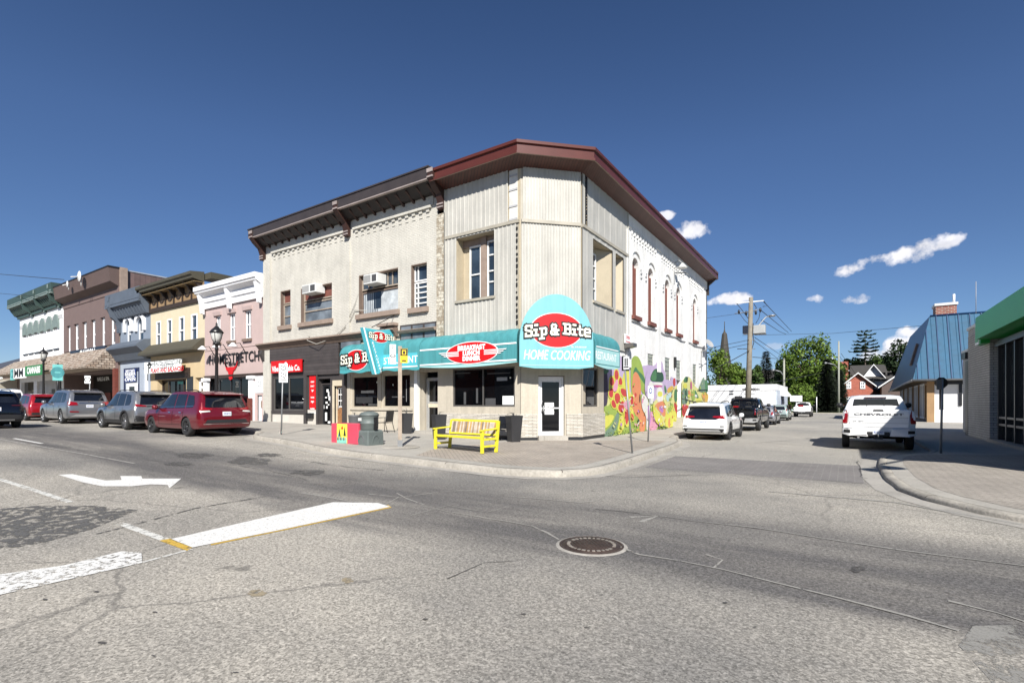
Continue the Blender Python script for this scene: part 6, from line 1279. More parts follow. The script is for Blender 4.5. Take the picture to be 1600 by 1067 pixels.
mb = MB(); mb.box(cx0, cx1, C0.y+3, C0.y+4.6, zR-.5, zc_, 'chimney_brick'); mb.box(cx0-.08, cx1+.08, C0.y+2.9, C0.y+4.7, zc_, zc_+.2, 'ac_white'); ch = part('chimney', mb, b)
mb = MB(); mb.tube([((cx0+cx1)/2+.6, C0.y+3.8, zc_+.2), ((cx0+cx1)/2+.6, C0.y+3.8, zc_+1.0)], .09, 'white_trim', 8); part('flue', mb, ch)
p = D(1525, 490, 34); mb = MB(); mb.tube([p, D(1525, 440, 34)], .02, 'meter_grey', 5); one('antenna', mb, p, 'thin vertical antenna rod above the bank roof', 'antenna')
# low fascia behind bank
# --- white trailer-like building at the left ---
q = D(1214, 0, 50.5); ty = q.y; PT = Pl((0, ty), (1, 0), (0, -1)); PT.O = Vector((0, ty, 0)); xr = q.x; xl = -30; zt = PT.z(1214, 600)
b = thing('white_shed', (-15, ty, 0), 'low white flat-roofed shop with faded lettering and a white door awning, beyond the mural building', 'building')
mb = MB(); mb.box(xl, xr-.12, ty, ty+11, -.1, zt-.6, 'trailer_white'); mb.box(xl-.05, xr, ty-.06, ty+11.05, zt-.6, zt, 'white_trim'); mb.box(xr-.12, xr, ty+.05, ty+11, -.1, zt-.6, 'trailer_side'); part('wall', mb, b)
mb = MB(); mb.pbox(PT, PT.u(1160), PT.u(1187), PT.z(1160, 621), PT.z(1160, 607), .02, .06, 'white_trim'); text_faces(mb, PT, 'GALLERY', PT.u(1174), PT.z(1160, 611.5), .07, 1.0, 'frieze_grey', off=.01, width=1.5*(PT.u(1187)-PT.u(1170))); mb.pbox(PT, PT.u(1162), PT.u(1186), PT.z(1160, 616.5), PT.z(1160, 616), .06, .07, 'frieze_grey')
for y_ in (611, 615.5): mb.pbox(PT, PT.u(1139.5), PT.u(1146), PT.z(1140, y_+.8), PT.z(1140, y_-.8), .0, .05, 'shop_black')
part('wall_sign', mb, b)
PTs = Pl((xr, 0), (0, 1), (1, 0)); ya, yb_ = ty+3.5, ty+6.5
mb = MB(); mb.extr(PTs, [(0, 2.4), (.8, 2.3), (.8, 2.42), (.05, 3.4), (0, 3.4)], ya, yb_, 'white_trim'); part('door_awning', mb, b)
mb = MB(); mb.pbox(PTs, ya+.4, ya+2.4, .1, 2.4, 0, .06, 'navy'); part('door', mb, b)
# --- church ---
p = D(1132, 630, 170); cx, cy = p.x, p.y; ztip = D(1132, 507, 170).z; zb = D(1132, 545, 170).z
ch = thing('church_tower', (cx, cy, 0), 'dark pointed church spire rising behind the white shed', 'church')
mb = MB(); mb.box(cx-2, cx+2, cy-2, cy+2, 0, zb-6, 'church_brick'); mb.box(cx-2.2, cx+2.2, cy-2.2, cy+2.2, zb-6.4, zb-5.8, 'spire_slate'); part('tower', mb, ch)
mb = MB(); mb.lathe((cx, cy, 0), [(2.3, zb-6), (1.5, zb-1), (.8, zb+5), (.3, ztip-2.5), (.05, ztip-1)], 'spire_slate', 8, sm=False); mb.tube([(cx, cy, ztip-1.5), (cx, cy, ztip+1)], .12, 'spire_slate', 5); part('spire', mb, ch)
# --- brick house with dark roof ---
def gable(par, name, x0, x1, y0, y1, ze, zr_, m, roof, over=.5, axis='Y', white=None):
    """gable walls face +-axis"""
    mb = MB()
    if axis == 'Y':
        xm = (x0+x1)/2; mb.prism([(x0, y0, -.2), (x1, y0, -.2), (x1, y0, ze), (xm, y0, zr_), (x0, y0, ze)], (0, y1-y0, 0), m)
        part(name+'_wall', mb, par); mb = MB(); k = (zr_-ze)/(xm-x0)
        for s, xa in ((-1, x0), (1, x1)): mb.prism([(xa+s*over, y0-over, ze-over*k), (xm, y0-over, zr_), (xm, y0-over, zr_+.25), (xa+s*over, y0-over, ze-over*k+.25)], (0, y1-y0+2*over, 0), roof)
        part(name+'_roof', mb, par)
        mb = MB()
        for s, xa in ((-1, x0), (1, x1)): mb.prism([(xa+s*over, y0-over-.06, ze-over*k-.05), (xm, y0-over-.06, zr_-.05), (xm, y0-over-.06, zr_+.2), (xa+s*over, y0-over-.06, ze-over*k+.2)], (0, .05, 0), 'white_trim')
        part('bargeboard', mb, par)
    else:
        ym = (y0+y1)/2; mb.prism([(x0, y0, -.2), (x0, y1, -.2), (x0, y1, ze), (x0, ym, zr_), (x0, y0, ze)], (x1-x0, 0, 0), m); part(name+'_wall', mb, par); mb = MB(); k = (zr_-ze)/(ym-y0)
        for s, ya in ((-1, y0), (1, y1)): mb.prism([(x0-over, ya+s*over, ze-over*k), (x0-over, ym, zr_), (x0-over, ym, zr_+.25), (x0-over, ya+s*over, ze-over*k+.25)], (x1-x0+2*over, 0, 0), roof)
        part(name+'_roof', mb, par)
dH = 105; pL, pR = D(1316, 630, dH), D(1366, 630, dH); hy = pL.y; PH = Pl((0, hy), (1, 0), (0, -1)); PH.O = Vector((0, hy, 0)); hx0, hx1 = PH.u(1318), PH.u(1364)
h = thing('brick_house', ((hx0+hx1)/2, hy, 0), 'orange red brick gabled house with white window surrounds at the end of the side street', 'house')
gable(h, 'gable', hx0, hx1, hy, hy+9, PH.z(1318, 601), PH.z(1338, 583.5), 'red_brick', 'house_roof_brown', .6)
for a, b_, y0, y1 in ((1322.5, 1330, 607.5, 596), (1344, 1352, 607.5, 596), (1322, 1330, 628, 619.5), (1343, 1354, 628, 618)): window(h, PH, PH.u(a), PH.u(b_), PH.z(a, y0), PH.z(a, y1), .06, 'white_trim', 'glass_upper', .2, bars=(.5,), hbars=(.5,), depth=.08)
gable(h, 'rear', hx0+2, hx1+14, hy+9, hy+21, PH.z(1318, 590), PH.z(1330, 566), 'white_render', 'house_roof', .8, axis='X')
gx0, gx1 = PH.u(1343)+1, PH.u(1375)+1
gable(h, 'dormer', gx0, gx1, hy+9.5, hy+16, PH.z(1345, 588, -8), PH.z(1357, 570, -8), 'white_trim', 'house_roof', .8)
mb = MB()
for k in range(3): mb.box(gx0+3+k*1.1, gx0+3.8+k*1.1, hy+9.42, hy+9.5, PH.z(1355, 586, -8), PH.z(1355, 582, -8), 'glass_shop')
part('dormer_windows', mb, h)
gable(h, 'porch', hx1+.3, hx1+7, hy+1, hy+8, PH.z(1370, 618), PH.z(1370, 608), 'frame_brown', 'house_roof_brown', .5, axis='X')
p = D(1317, 572, dH+8); mb = MB(); mb.box(p.x-1, p.x+1, p.y, p.y+1.5, 3, D(1317, 565, dH+8).z, 'red_brick'); part('chimney', mb, h)
# dark house behind the spruces
p = D(1292, 630, 118); h = thing('dark_house', (p.x, p.y, 0), 'dark grey gabled house half hidden behind trees', 'house'); gable(h, 'gable', p.x-5, p.x+6, p.y, p.y+9, 7.5, 12.5, 'spire_slate', 'house_roof', .6)
p = D(1172, 630, 120); h = thing('brown_house', (p.x, p.y, 0), 'small dark brown roofed house seen above the white shed', 'house'); gable(h, 'gable', p.x-5, p.x+8, p.y, p.y+9, 6.5, 9.5, 'church_brick', 'house_roof', .6, axis='X')
p = D(1388, 630, 96); h = thing('tan_house', (p.x, p.y, 0), 'tan roofed house with white gable peeking past the blue mansard building', 'house'); gable(h, 'gable', p.x-1, p.x+7, p.y, p.y+9, 5, 8.2, 'brown_fascia', 'house_roof_brown', .6)
# ---------------- utility poles ----------------
def px_d(px, py, d): return D(px, py, d)
dP = 41.0; base = D(1168, 630, dP); base.z = .1; top = D(1173.5, 465, dP)
up = thing('utility_pole', base, 'tall weathered wooden utility pole with transformer box and crossarm, behind the black pickup', 'utility pole')
mb = MB(); mb.tube([base, base.lerp(top, .5), top], [.24, .2, .16], 'pole_wood', 12); part('pole', mb, up)
a = D(1150, 474, dP); c_ = D(1193, 470, dP); mb = MB(); mb.tube([a, c_], .05, 'white_trim', 6); part('crossarm', mb, up)
mb = MB()
for q in ((1154.5, 487), (1166, 489), (1181, 488), (1188, 484)):
    p = D(*q, dP); mb.lathe(p, [(.04, -.2), (.09, -.1), (.09, .05), (.05, .15)], 'shop_black', 8)
mb.tube([D(1148, 490, dP), D(1170, 487, dP)], .03, 'galv', 5); mb.tube([D(1174, 487, dP), D(1189, 482, dP)], .03, 'galv', 5); part('insulators', mb, up)
mb = MB(); mb.tube([D(1151, 474, dP), D(1159, 484, dP), D(1171, 500, dP)], .025, 'wire_black', 5); mb.tube([D(1193, 470, dP), D(1199, 478, dP), D(1192, 479, dP)], .03, 'wire_black', 5); mb.tube([D(1188, 485, dP), D(1186, 497, dP), D(1181, 505, dP)], .025, 'wire_black', 5); mb.tube([D(1178, 475, dP), D(1182, 481, dP), D(1178, 487, dP)], .03, 'wire_black', 5); mb.tube([D(1155, 489, dP), D(1163, 500, dP), D(1171, 508, dP)], .02, 'wire_black', 5); mb.tube([D(1177, 505, dP), D(1176, 520, dP), D(1178, 535, dP), D(1174, 548, dP)], .03, 'wire_black', 5); part('jumper_wires', mb, up)
mb = MB()
p0, p1 = D(1179, 521, dP), D(1186, 509, dP); t0 = D(1180, 515, dP)
mb.box(t0.x-.1, t0.x+.75, t0.y-.35, t0.y+.35, D(1180, 522, dP).z, D(1180, 509, dP).z, 'transformer'); mb.box(t0.x-.9, t0.x-.35, t0.y-.35, t0.y+.35, D(1170, 521, dP).z, D(1170, 508.5, dP).z, 'sign_navy'); mb.box(t0.x-.1, t0.x+.8, t0.y-.38, t0.y+.38, D(1180, 523, dP).z, D(1180, 522, dP).z, 'shop_black'); part('transformer', mb, up, bevel=.04)
mb = MB(); mb.tube([D(1174, 516, dP), D(1186, 508, dP), D(1196, 496, dP), D(1205, 493, dP)], .05, 'galv', 6); q = D(1206, 493, dP); mb.lathe(q, [(.05, .06), (.28, .02), (.25, -.08), (.05, -.1)], 'galv', 10); part('lamp_arm', mb, up)
mb = MB()
for y_ in (545, 531): mb.tube([D(1170, y_, dP), D(1180, y_, dP)], .03, 'galv', 5)
mb.tube([D(1152, 545, dP), D(1171, 545, dP)], .03, 'shop_black', 5); part('brackets', mb, up)
def wire(pts, r=.022, lab='', sag=0):
    out = []
    for a, b in zip(pts, pts[1:]):
        for i in range(8):
            t = i/8; p = a.lerp(b, t); p.z -= sag*4*t*(1-t); out.append(p)
    out.append(pts[-1]); mb = MB(); mb.tube(out, r, 'wire_black', 5); o = mb.build('wire', None, loc=out[0]); tag(o, lab, 'overhead wire'); return o
wire([D(1193, 471, dP), D(1237, 518, 78)], .03, 'outermost dark overhead wire from the crossarm end down towards the big maple'); wire([D(1188, 484, dP), D(1232, 520, 78)], .03, 'middle dark overhead wire running down from the pole to the maple'); wire([D(1190, 500, dP), D(1218, 518, 70), D(1228, 522, 78)], .03, 'dark overhead wire below the lamp arm running to the maple')
wire([D(1179, 527, dP), D(1222, 556, 78)], .025, 'upper of two low wires leaving the pole to the right'); wire([D(1179, 533, dP), D(1215, 560, 76)], .025, 'lower of two low wires leaving the pole to the right')
wire([D(1171, 531, dP), D(1104, 545, 34)], .02, 'upper service wire from the pole to the white brick wall'); wire([D(1171, 537, dP), D(1120, 548, 37), D(1104, 551, 34)], .02, 'lower service wire from the pole to the white brick wall'); wire([D(1171, 548, dP), D(1140, 565, 36), D(1106, 580, 33)], .03, 'thick cable sloping down from the pole to the white brick wall')
wire([D(1170, 488, dP), D(1104, 497, 36)], .012, 'thin wire from the insulators to the mural building eaves'); wire([D(1176, 558, dP), D(1226, 561, 66)], .03, 'level wire between the wooden pole and the street lamp pole')
wire([D(1160, 524, 90), D(1300, 521, 95), D(1640, 492, 60)], .03, 'long faint wire crossing the sky over the maple and the blue roof', .0)
wire([D(-40, 425, 70), D(100, 437, 48)], .03, 'upper faint wire across the sky at the far left'); wire([D(-40, 455, 70), D(40, 462, 50), D(95, 466, 47)], .02, 'lower faint wire in the sky at the far left')
wire([D(1186, 601, 60), D(1230, 593, 66), D(1270, 585, 80), D(1310, 578, 88)], .04, 'dark cable strung low in front of the far trees')
wire([D(1311, 555, 80), D(1335, 592, 100)], .03, 'left of two guy wires slanting over the dark house roof'); wire([D(1314, 552, 80), D(1341, 590, 100)], .03, 'right of two guy wires slanting over the dark house roof')
def lamp_pole(px, ytop, ybase, armx, army, armj, d, lab):
    b0 = D(px, ybase, d); b0.z = .1; t = D(px, ytop, d); o = thing('street_light', b0, lab, 'street light', 'grey cobra head street lights'); mb = MB(); mb.tube([b0, t], [.17, .11], 'pole_concrete', 10); part('pole', mb, o)
    mb = MB(); a = D(px, armj, d); m_ = D((px+armx)/2+2, (armj+army)/2-2.5, d); e = D(armx, army, d); mb.tube([a, m_, e], .07, 'galv', 6); part('arm', mb, o)
    mb = MB(); f = D(armx-4, army+.5, d); mb.tube([e, e.lerp(f, .5), f], [.1, .2, .1], 'galv', 8); part('lamp_head', mb, o); return o
lamp_pole(1225, 560, 650, 1210, 578, 588, 66, 'grey street light with curved arm beside the white shed'); lamp_pole(1310.5, 533, 645, 1292, 567, 577, 80, 'taller grey street light with curved arm standing in front of the dark spruce')
for px, y0, y1, d, lab in ((1276, 620, 646, 74, 'thin white post in front of the round green tree'),): mb = MB(); a = D(px, y1, d); a.z = .1; mb.tube([a, D(px, y0, d)], .06, 'white_trim', 6); one('post', mb, a, lab, 'post')
p = D(1244, 631, 72); mb = MB(); a = Vector((p.x, p.y, .1)); mb.tube([a, Vector((p.x, p.y, 2.4))], .05, 'galv', 6); mb.box(p.x-.75, p.x+.75, p.y-.05, p.y+.05, D(1244, 627, 72).z, D(1244, 618, 72).z, 'sign_white'); one('signpost', mb, a, 'small white sign board on a post above the far white pickup', 'sign')
ssheet('lawn', [(-70, 92.0), (90, 92.0), (90, 130), (-70, 130)], 'grass', .1)
mb = MB(); mb.box(-70, 60, 91.8, 92.1, -.05, .14, 'kerb_concrete'); struct('kerb', mb)
# ================= street furniture =================
mk('bench_yellow', (.66,.59,.035), rough=.45, var=.12, vs=5, dirt=.25); mk('slat_a', (.36,.25,.15), rough=.8, var=.3, vs=6); mk('slat_b', (.5,.44,.36), rough=.8, var=.3, vs=6); mk('slat_c', (.2,.16,.13), rough=.8, var=.3, vs=6); mk('slat_d', (.45,.28,.1), rough=.8, var=.3, vs=6)
mk('planter_black', (.028,.028,.03), rough=.5, var=.15); mk('planter_grey', (.12,.12,.125), rough=.5); mk('soil', (.05,.04,.03), rough=1); mk('stem', (.12,.1,.06), rough=.9); mk('bin_grey', (.11,.13,.125), rough=.55, var=.1, vs=4, bump=.15); mk('box_pink', (.55,.06,.10), rough=.5, var=.06); mk('box_yellow', (.75,.68,.08), rough=.5); mk('box_aqua', (.2,.5,.42), rough=.5); mk('tree_black', (.02,.03,.02), rough=.7)
mk('post_wood', (.33,.27,.215), rough=.85, var=.2, vs=5, bump=.3); mk('sign_yellow', (.75,.5,.02), rough=.4); mk('sign_back', (.2,.2,.2), rough=.4, metal=.5); mk('lamp_black', (.015,.015,.016), rough=.35); mk('lamp_glass', (.55,.55,.52), rough=.15); mk('rail_red', (.5,.02,.03), rough=.4)
# bench
o = G(757, 710, .15); c_ = (G(676, 701, .15)+o)/2; ang = math.atan2(o.y-G(676, 701, .15).y, o.x-G(676, 701, .15).x)
t = thing('park_bench', (0, 0, 0), 'bright yellow framed bench with back of mixed brown wooden slats', 'bench'); Lb = 2.05
mb = MB(); mb.box(-Lb/2, Lb/2, 0, .06, .40, .47, 'bench_yellow'); mb.box(-Lb/2, Lb/2, .54, .6, .36, .42, 'bench_yellow'); part('frame_rail', mb, t, bevel=.008)
for s in (-1, 1):
    x = s*(Lb/2-.04)
    mb = MB(); mb.box(x-.04, x+.04, -.02, .06, 0, .64, 'bench_yellow'); mb.prism([(x-.04, .56, 0), (x-.04, .64, 0), (x-.04, .74, .9), (x-.04, .66, .9)], (.08, 0, 0), 'bench_yellow'); mb.box(x-.03, x+.03, .06, .56, .16, .22, 'bench_yellow'); mb.box(x-.03, x+.03, .06, .56, .36, .42, 'bench_yellow'); mb.prism([(x-.045, -.06, .62), (x-.045, -.06, .66), (x-.045, .64, .70), (x-.045, .64, .66)], (.09, 0, 0), 'bench_yellow'); part('armrest_leg', mb, t, bevel=.006)
mb = MB(); rr = random.Random(5)
for k in range(7): mb.box(-Lb/2+.05, Lb/2-.05, .02+k*.082, .02+k*.082+.07, .425, .45, ('slat_a', 'slat_b', 'slat_c')[k % 3])
part('seat', mb, t)
bk = lambda x, z: Vector((x, .585+(z-.45)*.22, z))
mb = MB()
for z0, z1 in ((.47, .52), (.86, .92)): mb.hexa([bk(-Lb/2+.05, z0), bk(Lb/2-.05, z0), bk(Lb/2-.05, z0)+Vector((0,.05,0)), bk(-Lb/2+.05, z0)+Vector((0,.05,0)), bk(-Lb/2+.05, z1), bk(Lb/2-.05, z1), bk(Lb/2-.05, z1)+Vector((0,.05,0)), bk(-Lb/2+.05, z1)+Vector((0,.05,0))], 'bench_yellow')
part('back_rail', mb, t)
mb = MB(); n_ = 30
for k in range(n_):
    x0 = -Lb/2+.09+(Lb-.18)*k/n_; x1 = x0+(Lb-.18)/n_-.008; m_ = rr.choice(['slat_a', 'slat_b', 'slat_c', 'slat_d', 'slat_b'])
    mb.hexa([bk(x0, .52), bk(x1, .52), bk(x1, .52)+Vector((0,.02,0)), bk(x0, .52)+Vector((0,.02,0)), bk(x0, .86), bk(x1, .86), bk(x1, .86)+Vector((0,.02,0)), bk(x0, .86)+Vector((0,.02,0))], m_)
part('backrest', mb, t); t.location = c_; t.rotation_euler = (0, 0, ang)
# planters
def planter(px, py, h, rt, rb, label, mat='planter_black', n=4, stems=3, rot=.3, group='planters on the restaurant pavement', dz=.15):
    c = G(px, py, dz); mb = MB(); rows = []
    t = thing('planter', c, label, 'planter', group)
    nn = 24 if n > 4 else 4
    prof = [(rb, 0), (rb*1.02, .02), (rt*.96, h-.06), (rt, h-.05), (rt, h), (rt*.9, h), (rt*.88, h-.08)]
    for r_, z in prof: rows.append([c+Vector((r_*math.cos(rot+2*math.pi*k/nn)*(1.2 if nn == 4 else 1), r_*math.sin(rot+2*math.pi*k/nn)*(1.2 if nn == 4 else 1), z)) for k in range(nn)])
    mb.grid(rows, mat, nn > 4, True); mb.face(rows[0][::-1], mat); part('pot', mb, t)
    mb = MB(); mb.face([p for p in rows[-1]], 'soil'); part('soil', mb, t)
    if stems:
        mb = MB(); rr = random.Random(int(px))
        for k in range(stems): 
            a = rr.uniform(-.25, .25); b_ = rr.uniform(-.2, .2); mb.tube([c+Vector((0, 0, h-.08)), c+Vector((a*.3, b_*.3, h+.1)), c+Vector((a, b_, h+rr.uniform(.02, .25)))], [.012, .01, .004], 'planter_black', 5)
        part('dead_plant', mb, t)
    return t
planter(635.5, 677, .85, .25, .18, 'tall black square planter standing between the wooden post and the glass door'); planter(686, 686, .92, .27, .2, 'tall black planter behind the left end of the yellow bench'); planter(803, 690, .95, .29, .2, 'tall tapered black planter just right of the yellow bench', stems=4)
planter(715, 677, .82, .25, .2, 'grey round planter against the wall behind the yellow bench', 'planter_grey', n=24, stems=0); planter(554, 676, .74, .26, .2, 'grey ribbed round planter behind the pink and yellow box', 'planter_grey', n=24, stems=2)
# chairs
def chair(px, py, rot, label):
    c = G(px, py, .15); t = thing('patio_chair', (0, 0, 0), label, 'chair', 'black chairs on the restaurant pavement')
    for s in (-1, 1):
        mb = MB(); mb.tube([(s*.26, -.22, 0), (s*.26, -.24, .42), (s*.26, -.2, .62), (s*.26, .2, .64)], .016, 'lamp_black', 6); mb.tube([(s*.26, .3, 0), (s*.26, .18, .4), (s*.26, .26, .92)], .016, 'lamp_black', 6); part('leg_frame', mb, t)
    mb = MB(); mb.box(-.25, .25, -.24, .2, .40, .425, 'lamp_black'); part('seat', mb, t); mb = MB(); mb.prism([(-.25, .18, .45), (-.25, .2, .45), (-.25, .28, .92), (-.25, .26, .92)], (.5, 0, 0), 'lamp_black'); part('backrest', mb, t)
    t.location = c; t.rotation_euler = (0, 0, rot)
chair(602, 675, -1.35, 'black metal chair in side view right of the grey bin'); chair(779, 689, -.3, 'black chair behind the right end of the yellow bench')
# painted box
a, b_ = G(517.5, 690.5, .15), G(556, 694.5, .15); u_ = (b_-a); Lx = Vector((u_.x, u_.y, 0)).length; pb_ = Pl((a.x, a.y), (u_.x, u_.y), (u_.y, -u_.x)); z0 = a.z-.03; hb = .66
t = thing('painted_box', (a.x, a.y, z0), 'pink and yellow painted box with pine tree picture near the kerb', 'box')
mb = MB(); mb.pbox(pb_, 0, Lx+.1, z0, z0+hb, -.55, 0, 'box_pink'); part('body', mb, t, bevel=.02)
mb = MB(); mb.pbox(pb_, Lx*.25, Lx*.66, z0+.02, z0+hb-.01, 0, .012, 'box_yellow'); mb.pbox(pb_, Lx*.26, Lx*.65, z0+.02, z0+.2, .012, .018, 'box_aqua')
for x, h_, zz, mt in ((.36, .26, .24, 'tree_black'), (.57, .3, .26, 'tree_black'), (.47, .12, .48, 'sign_red'), (.33, .14, .22, 'box_aqua')): mb.pprism(pb_, [(Lx*x-.055, z0+zz), (Lx*x+.055, z0+zz), (Lx*x, z0+zz+h_)], .012, .02, mt)
for k in range(9): mb.pprism(pb_, [(Lx*(.28+.04*k), z0+.12), (Lx*(.28+.04*k)+.05, z0+.12+.04*(k % 3)), (Lx*(.28+.04*k)+.02, z0+.24)], .018, .024, ('tree_black', 'slat_d', 'box_aqua')[k % 3])
part('painted_panel', mb, t)
# grey bin: square moulded base, round barrel, domed lid
c = G(575, 696.5, .15); t = thing('litter_bin', (0, 0, 0), 'grey plastic litter bin with round barrel on a square arched base', 'bin')
mb = MB(); s_ = .32; rows = []
for r_, z in ((.33, 0), (.33, .04), (.315, .42), (.29, .47), (.24, .49)): rows.append([(r_*x, r_*y, z) for x, y in ((-1,-1),(1,-1),(1,1),(-1,1))])
mb.grid(rows, 'bin_grey', False, True); mb.face(rows[-1], 'bin_grey'); part('base', mb, t, bevel=.03)
for pl_ in (Pl((0, -.326), (1, 0), (0, -1)), Pl((.326, 0), (0, 1), (1, 0))):
    pl_.O = Vector((0, -.322, 0)) if pl_.N.y < 0 else Vector((.322, 0, 0)); mb = MB()
    for k in range(10):
        t0, t1 = math.pi*k/10, math.pi*(k+1)/10; mb.pprism(pl_, [(.12*math.cos(t0), .1+.2*math.sin(t0)), (.15*math.cos(t0), .1+.235*math.sin(t0)), (.15*math.cos(t1), .1+.235*math.sin(t1)), (.12*math.cos(t1), .1+.2*math.sin(t1))], -.01, .018, 'planter_grey' if pl_.N.y < 0 else 'bin_grey')
    part('arch_moulding', mb, t)
mb = MB(); mb.lathe((0, 0, .48), [(.25, 0), (.285, .04), (.29, .2), (.3, .21), (.3, .24), (.29, .25), (.29, .42), (.3, .43), (.3, .47)], 'bin_grey', 28); part('barrel', mb, t)
mb = MB(); mb.lathe((0, 0, .48), [(.31, .46), (.315, .5), (.26, .56), (.14, .6), (.01, .61)], 'bin_grey', 28); part('lid', mb, t); mb = MB(); mb.box(-.17, -.03, -.31, -.27, .78, .88, 'ac_white'); part('latch', mb, t); mb = MB(); mb.box(.27, .34, -.06, .06, .5, .9, 'lamp_black'); part('side_bracket', mb, t)
t.location = c+Vector((-.33, .33, 0)); 
# wooden sign post
c = G(625, 698, .15); dd_ = (c.x*-SN+c.y*CS); topz = CAMZ+(HZ-541)*dd_/FPX; toward = Vector((-c.x, -c.y, 0)).normalized(); PWd = Pl((c.x, c.y), (-toward.y, toward.x), (toward.x, toward.y))
t = thing('sign_post', c, 'weathered wooden post with two small signs, standing on a pale concrete disc near the kerb', 'sign post'); PWd.O = Vector((c.x, c.y, 0))
s0 = 1 if PWd.at(640, 0)[0] > 0 else -1
mb = MB(); mb.pbox(PWd, -.06, .06, c.z, topz, -.06, .06, 'post_wood'); part('post', mb, t, bevel=.006); mb = MB(); mb.pbox(PWd, -.075, .075, c.z, c.z+.22, -.075, .075, 'galv'); part('post_base', mb, t)
def psign(t, pl, px0, px1, py0, py1, n, mat, dec, lab, back='sign_back'):
    u0, u1 = sorted((pl.u(px0, n), pl.u(px1, n))); z0, z1 = pl.z((px0+px1)/2, py1, n), pl.z((px0+px1)/2, py0, n); mb = MB(); mb.pbox(pl, u0, u1, z0, z1, n-.006, n, mat); o = part('sign_plate', mb, t, lab); mb = MB(); dec(mb, u0, u1, z0, z1, n); part('sign_symbol', mb, o)
def ringm(mb, pl, u, z, n, r, m1, m2): ell(mb, pl, u, z, n, r, r, m1, .003, 24); ell(mb, pl, u, z, n+.003, r*.74, r*.74, m2, .003, 24)
psign(t, PWd, 609, 618.5, 538, 569, .07, 'sign_white', lambda mb, u0, u1, z0, z1, n: (ell(mb, PWd, (u0+u1)/2, z0+(z1-z0)*.42, n, .085, .05, 'lamp_black', .003), ell(mb, PWd, (u0+u1)/2, z0+(z1-z0)*.42, n+.003, .05, .03, 'sign_white', .003), text_faces(mb, PWd, '2', (u0+u1)/2, z1-.1, n+.003, .13, 'lamp_black', off=.004), mb.pbox(PWd, u0+.05, u1-.05, z0+.07, z0+.1, n, n+.003, 'sign_red')), 'white parking sign plate')
psign(t, PWd, 625.5, 637, 544.5, 567, .07, 'sign_yellow', lambda mb, u0, u1, z0, z1, n: (mb.pbox(PWd, u0+.005, u1-.005, (z0+z1)/2, z1-.01, n, n+.003, 'lamp_black'), mb.pbox(PWd, u0+.05, u1-.05, (z0+z1)/2+.03, z1-.05, n+.003, n+.006, 'sign_yellow'), mb.pbox(PWd, u0+.08, u1-.08, (z0+z1)/2+.05, z1-.08, n+.006, n+.009, 'lamp_black'), mb.pbox(PWd, u0+.05, u1-.05, z0+.05, z0+.09, n, n+.003, 'lamp_black')), 'yellow and black bus stop sign plate')
mb = MB(); mb.lathe((c.x, c.y, c.z-.002), [(.62, 0), (.6, .012), (.01, .014)], 'kerb_concrete', 36, cap=False); struct('concrete_disc', mb)
# steel sign poles
def pole_sign(px, py, pxt, pyt, label, dz=.15, face=None, r=.028, grp=None):
    c = G(px, py, dz); d = -c.x*SN+c.y*CS; tp = D(pxt, pyt, d); t = thing('sign_post', c, label, 'sign post', grp); mb = MB(); mb.tube([c, tp], r, 'galv', 8); part('pole', mb, t)
    tw = Vector((-c.x, -c.y, 0)).normalized() if face is None else Vector((face[0], face[1], 0)).normalized(); pl = Pl((0, 0), (-tw.y, tw.x), (tw.x, tw.y)); pl.O = Vector((tp.x, tp.y, 0)); return t, pl
t, pl = pole_sign(439.5, 679, 442, 580, 'steel pole with two stacked white parking restriction signs near the kerb')
def nopark(mb, u0, u1, z0, z1, n):
    for f, ch in ((.78, 'T'), (.42, 'P')): ringm(mb, pl, (u0+u1)/2, z0+(z1-z0)*f, n, .1, 'lamp_black', 'sign_white'); text_faces(mb, pl, ch, (u0+u1)/2, z0+(z1-z0)*f, n+.0075, .11, 'lamp_black', off=.004)
    mb.pbox(pl, u0+.05, u1-.05, z0+.09, z0+.12, n, n+.003, 'lamp_black'); text_faces(mb, pl, '2 HR', (u0+u1)/2, z0+.16, n+.003, .07, 'lamp_black', off=.002)
psign(t, pl, 435.8, 449.5, 568, 597.4, .03, 'sign_white', nopark, 'white parking sign plates')
t, pl = pole_sign(988, 708, 976.5, 575, 'leaning steel pole at the corner with small angled black and white street sign', face=(-.35, -1))
psign(t, pl, 974, 983, 557, 577, .03, 'sign_white', lambda mb, u0, u1, z0, z1, n: (mb.pbox(pl, u0+.02, u1-.02, z0+.05, z0+.08, n, n+.003, 'lamp_black'), mb.pbox(pl, u0+.05, u0+.09, z0+.1, z1-.05, n, n+.003, 'lamp_black'), mb.pbox(pl, u1-.09, u1-.05, z0+.1, z1-.05, n, n+.003, 'lamp_black')), None)
mb = MB(); u0_ = pl.u(973.5, 0); mb.pbox(pl, u0_-.05, u0_+.02, pl.z(975, 579), pl.z(975, 556), -.25, .0, 'lamp_black'); part('sign_bracket', mb, t)
t, pl = pole_sign(1012.5, 690, 1016, 612, 'thin steel pole with narrow white sign in front of the mural')
psign(t, pl, 1012.5, 1020.5, 603, 622, .03, 'sign_white', lambda mb, u0, u1, z0, z1, n: (ell(mb, pl, (u0+u1)/2, (z0+z1)/2+.05, n, .06, .12, 'sign_blue', .003), ell(mb, pl, (u0+u1)/2, (z0+z1)/2+.05, n+.003, .03, .07, 'sign_white', .003)), None)
t, pl = pole_sign(1470, 708, 1472.5, 592, 'steel pole with dark sign backs on the brick pavement right of the white pickup', r=.03, face=(.3, -1))
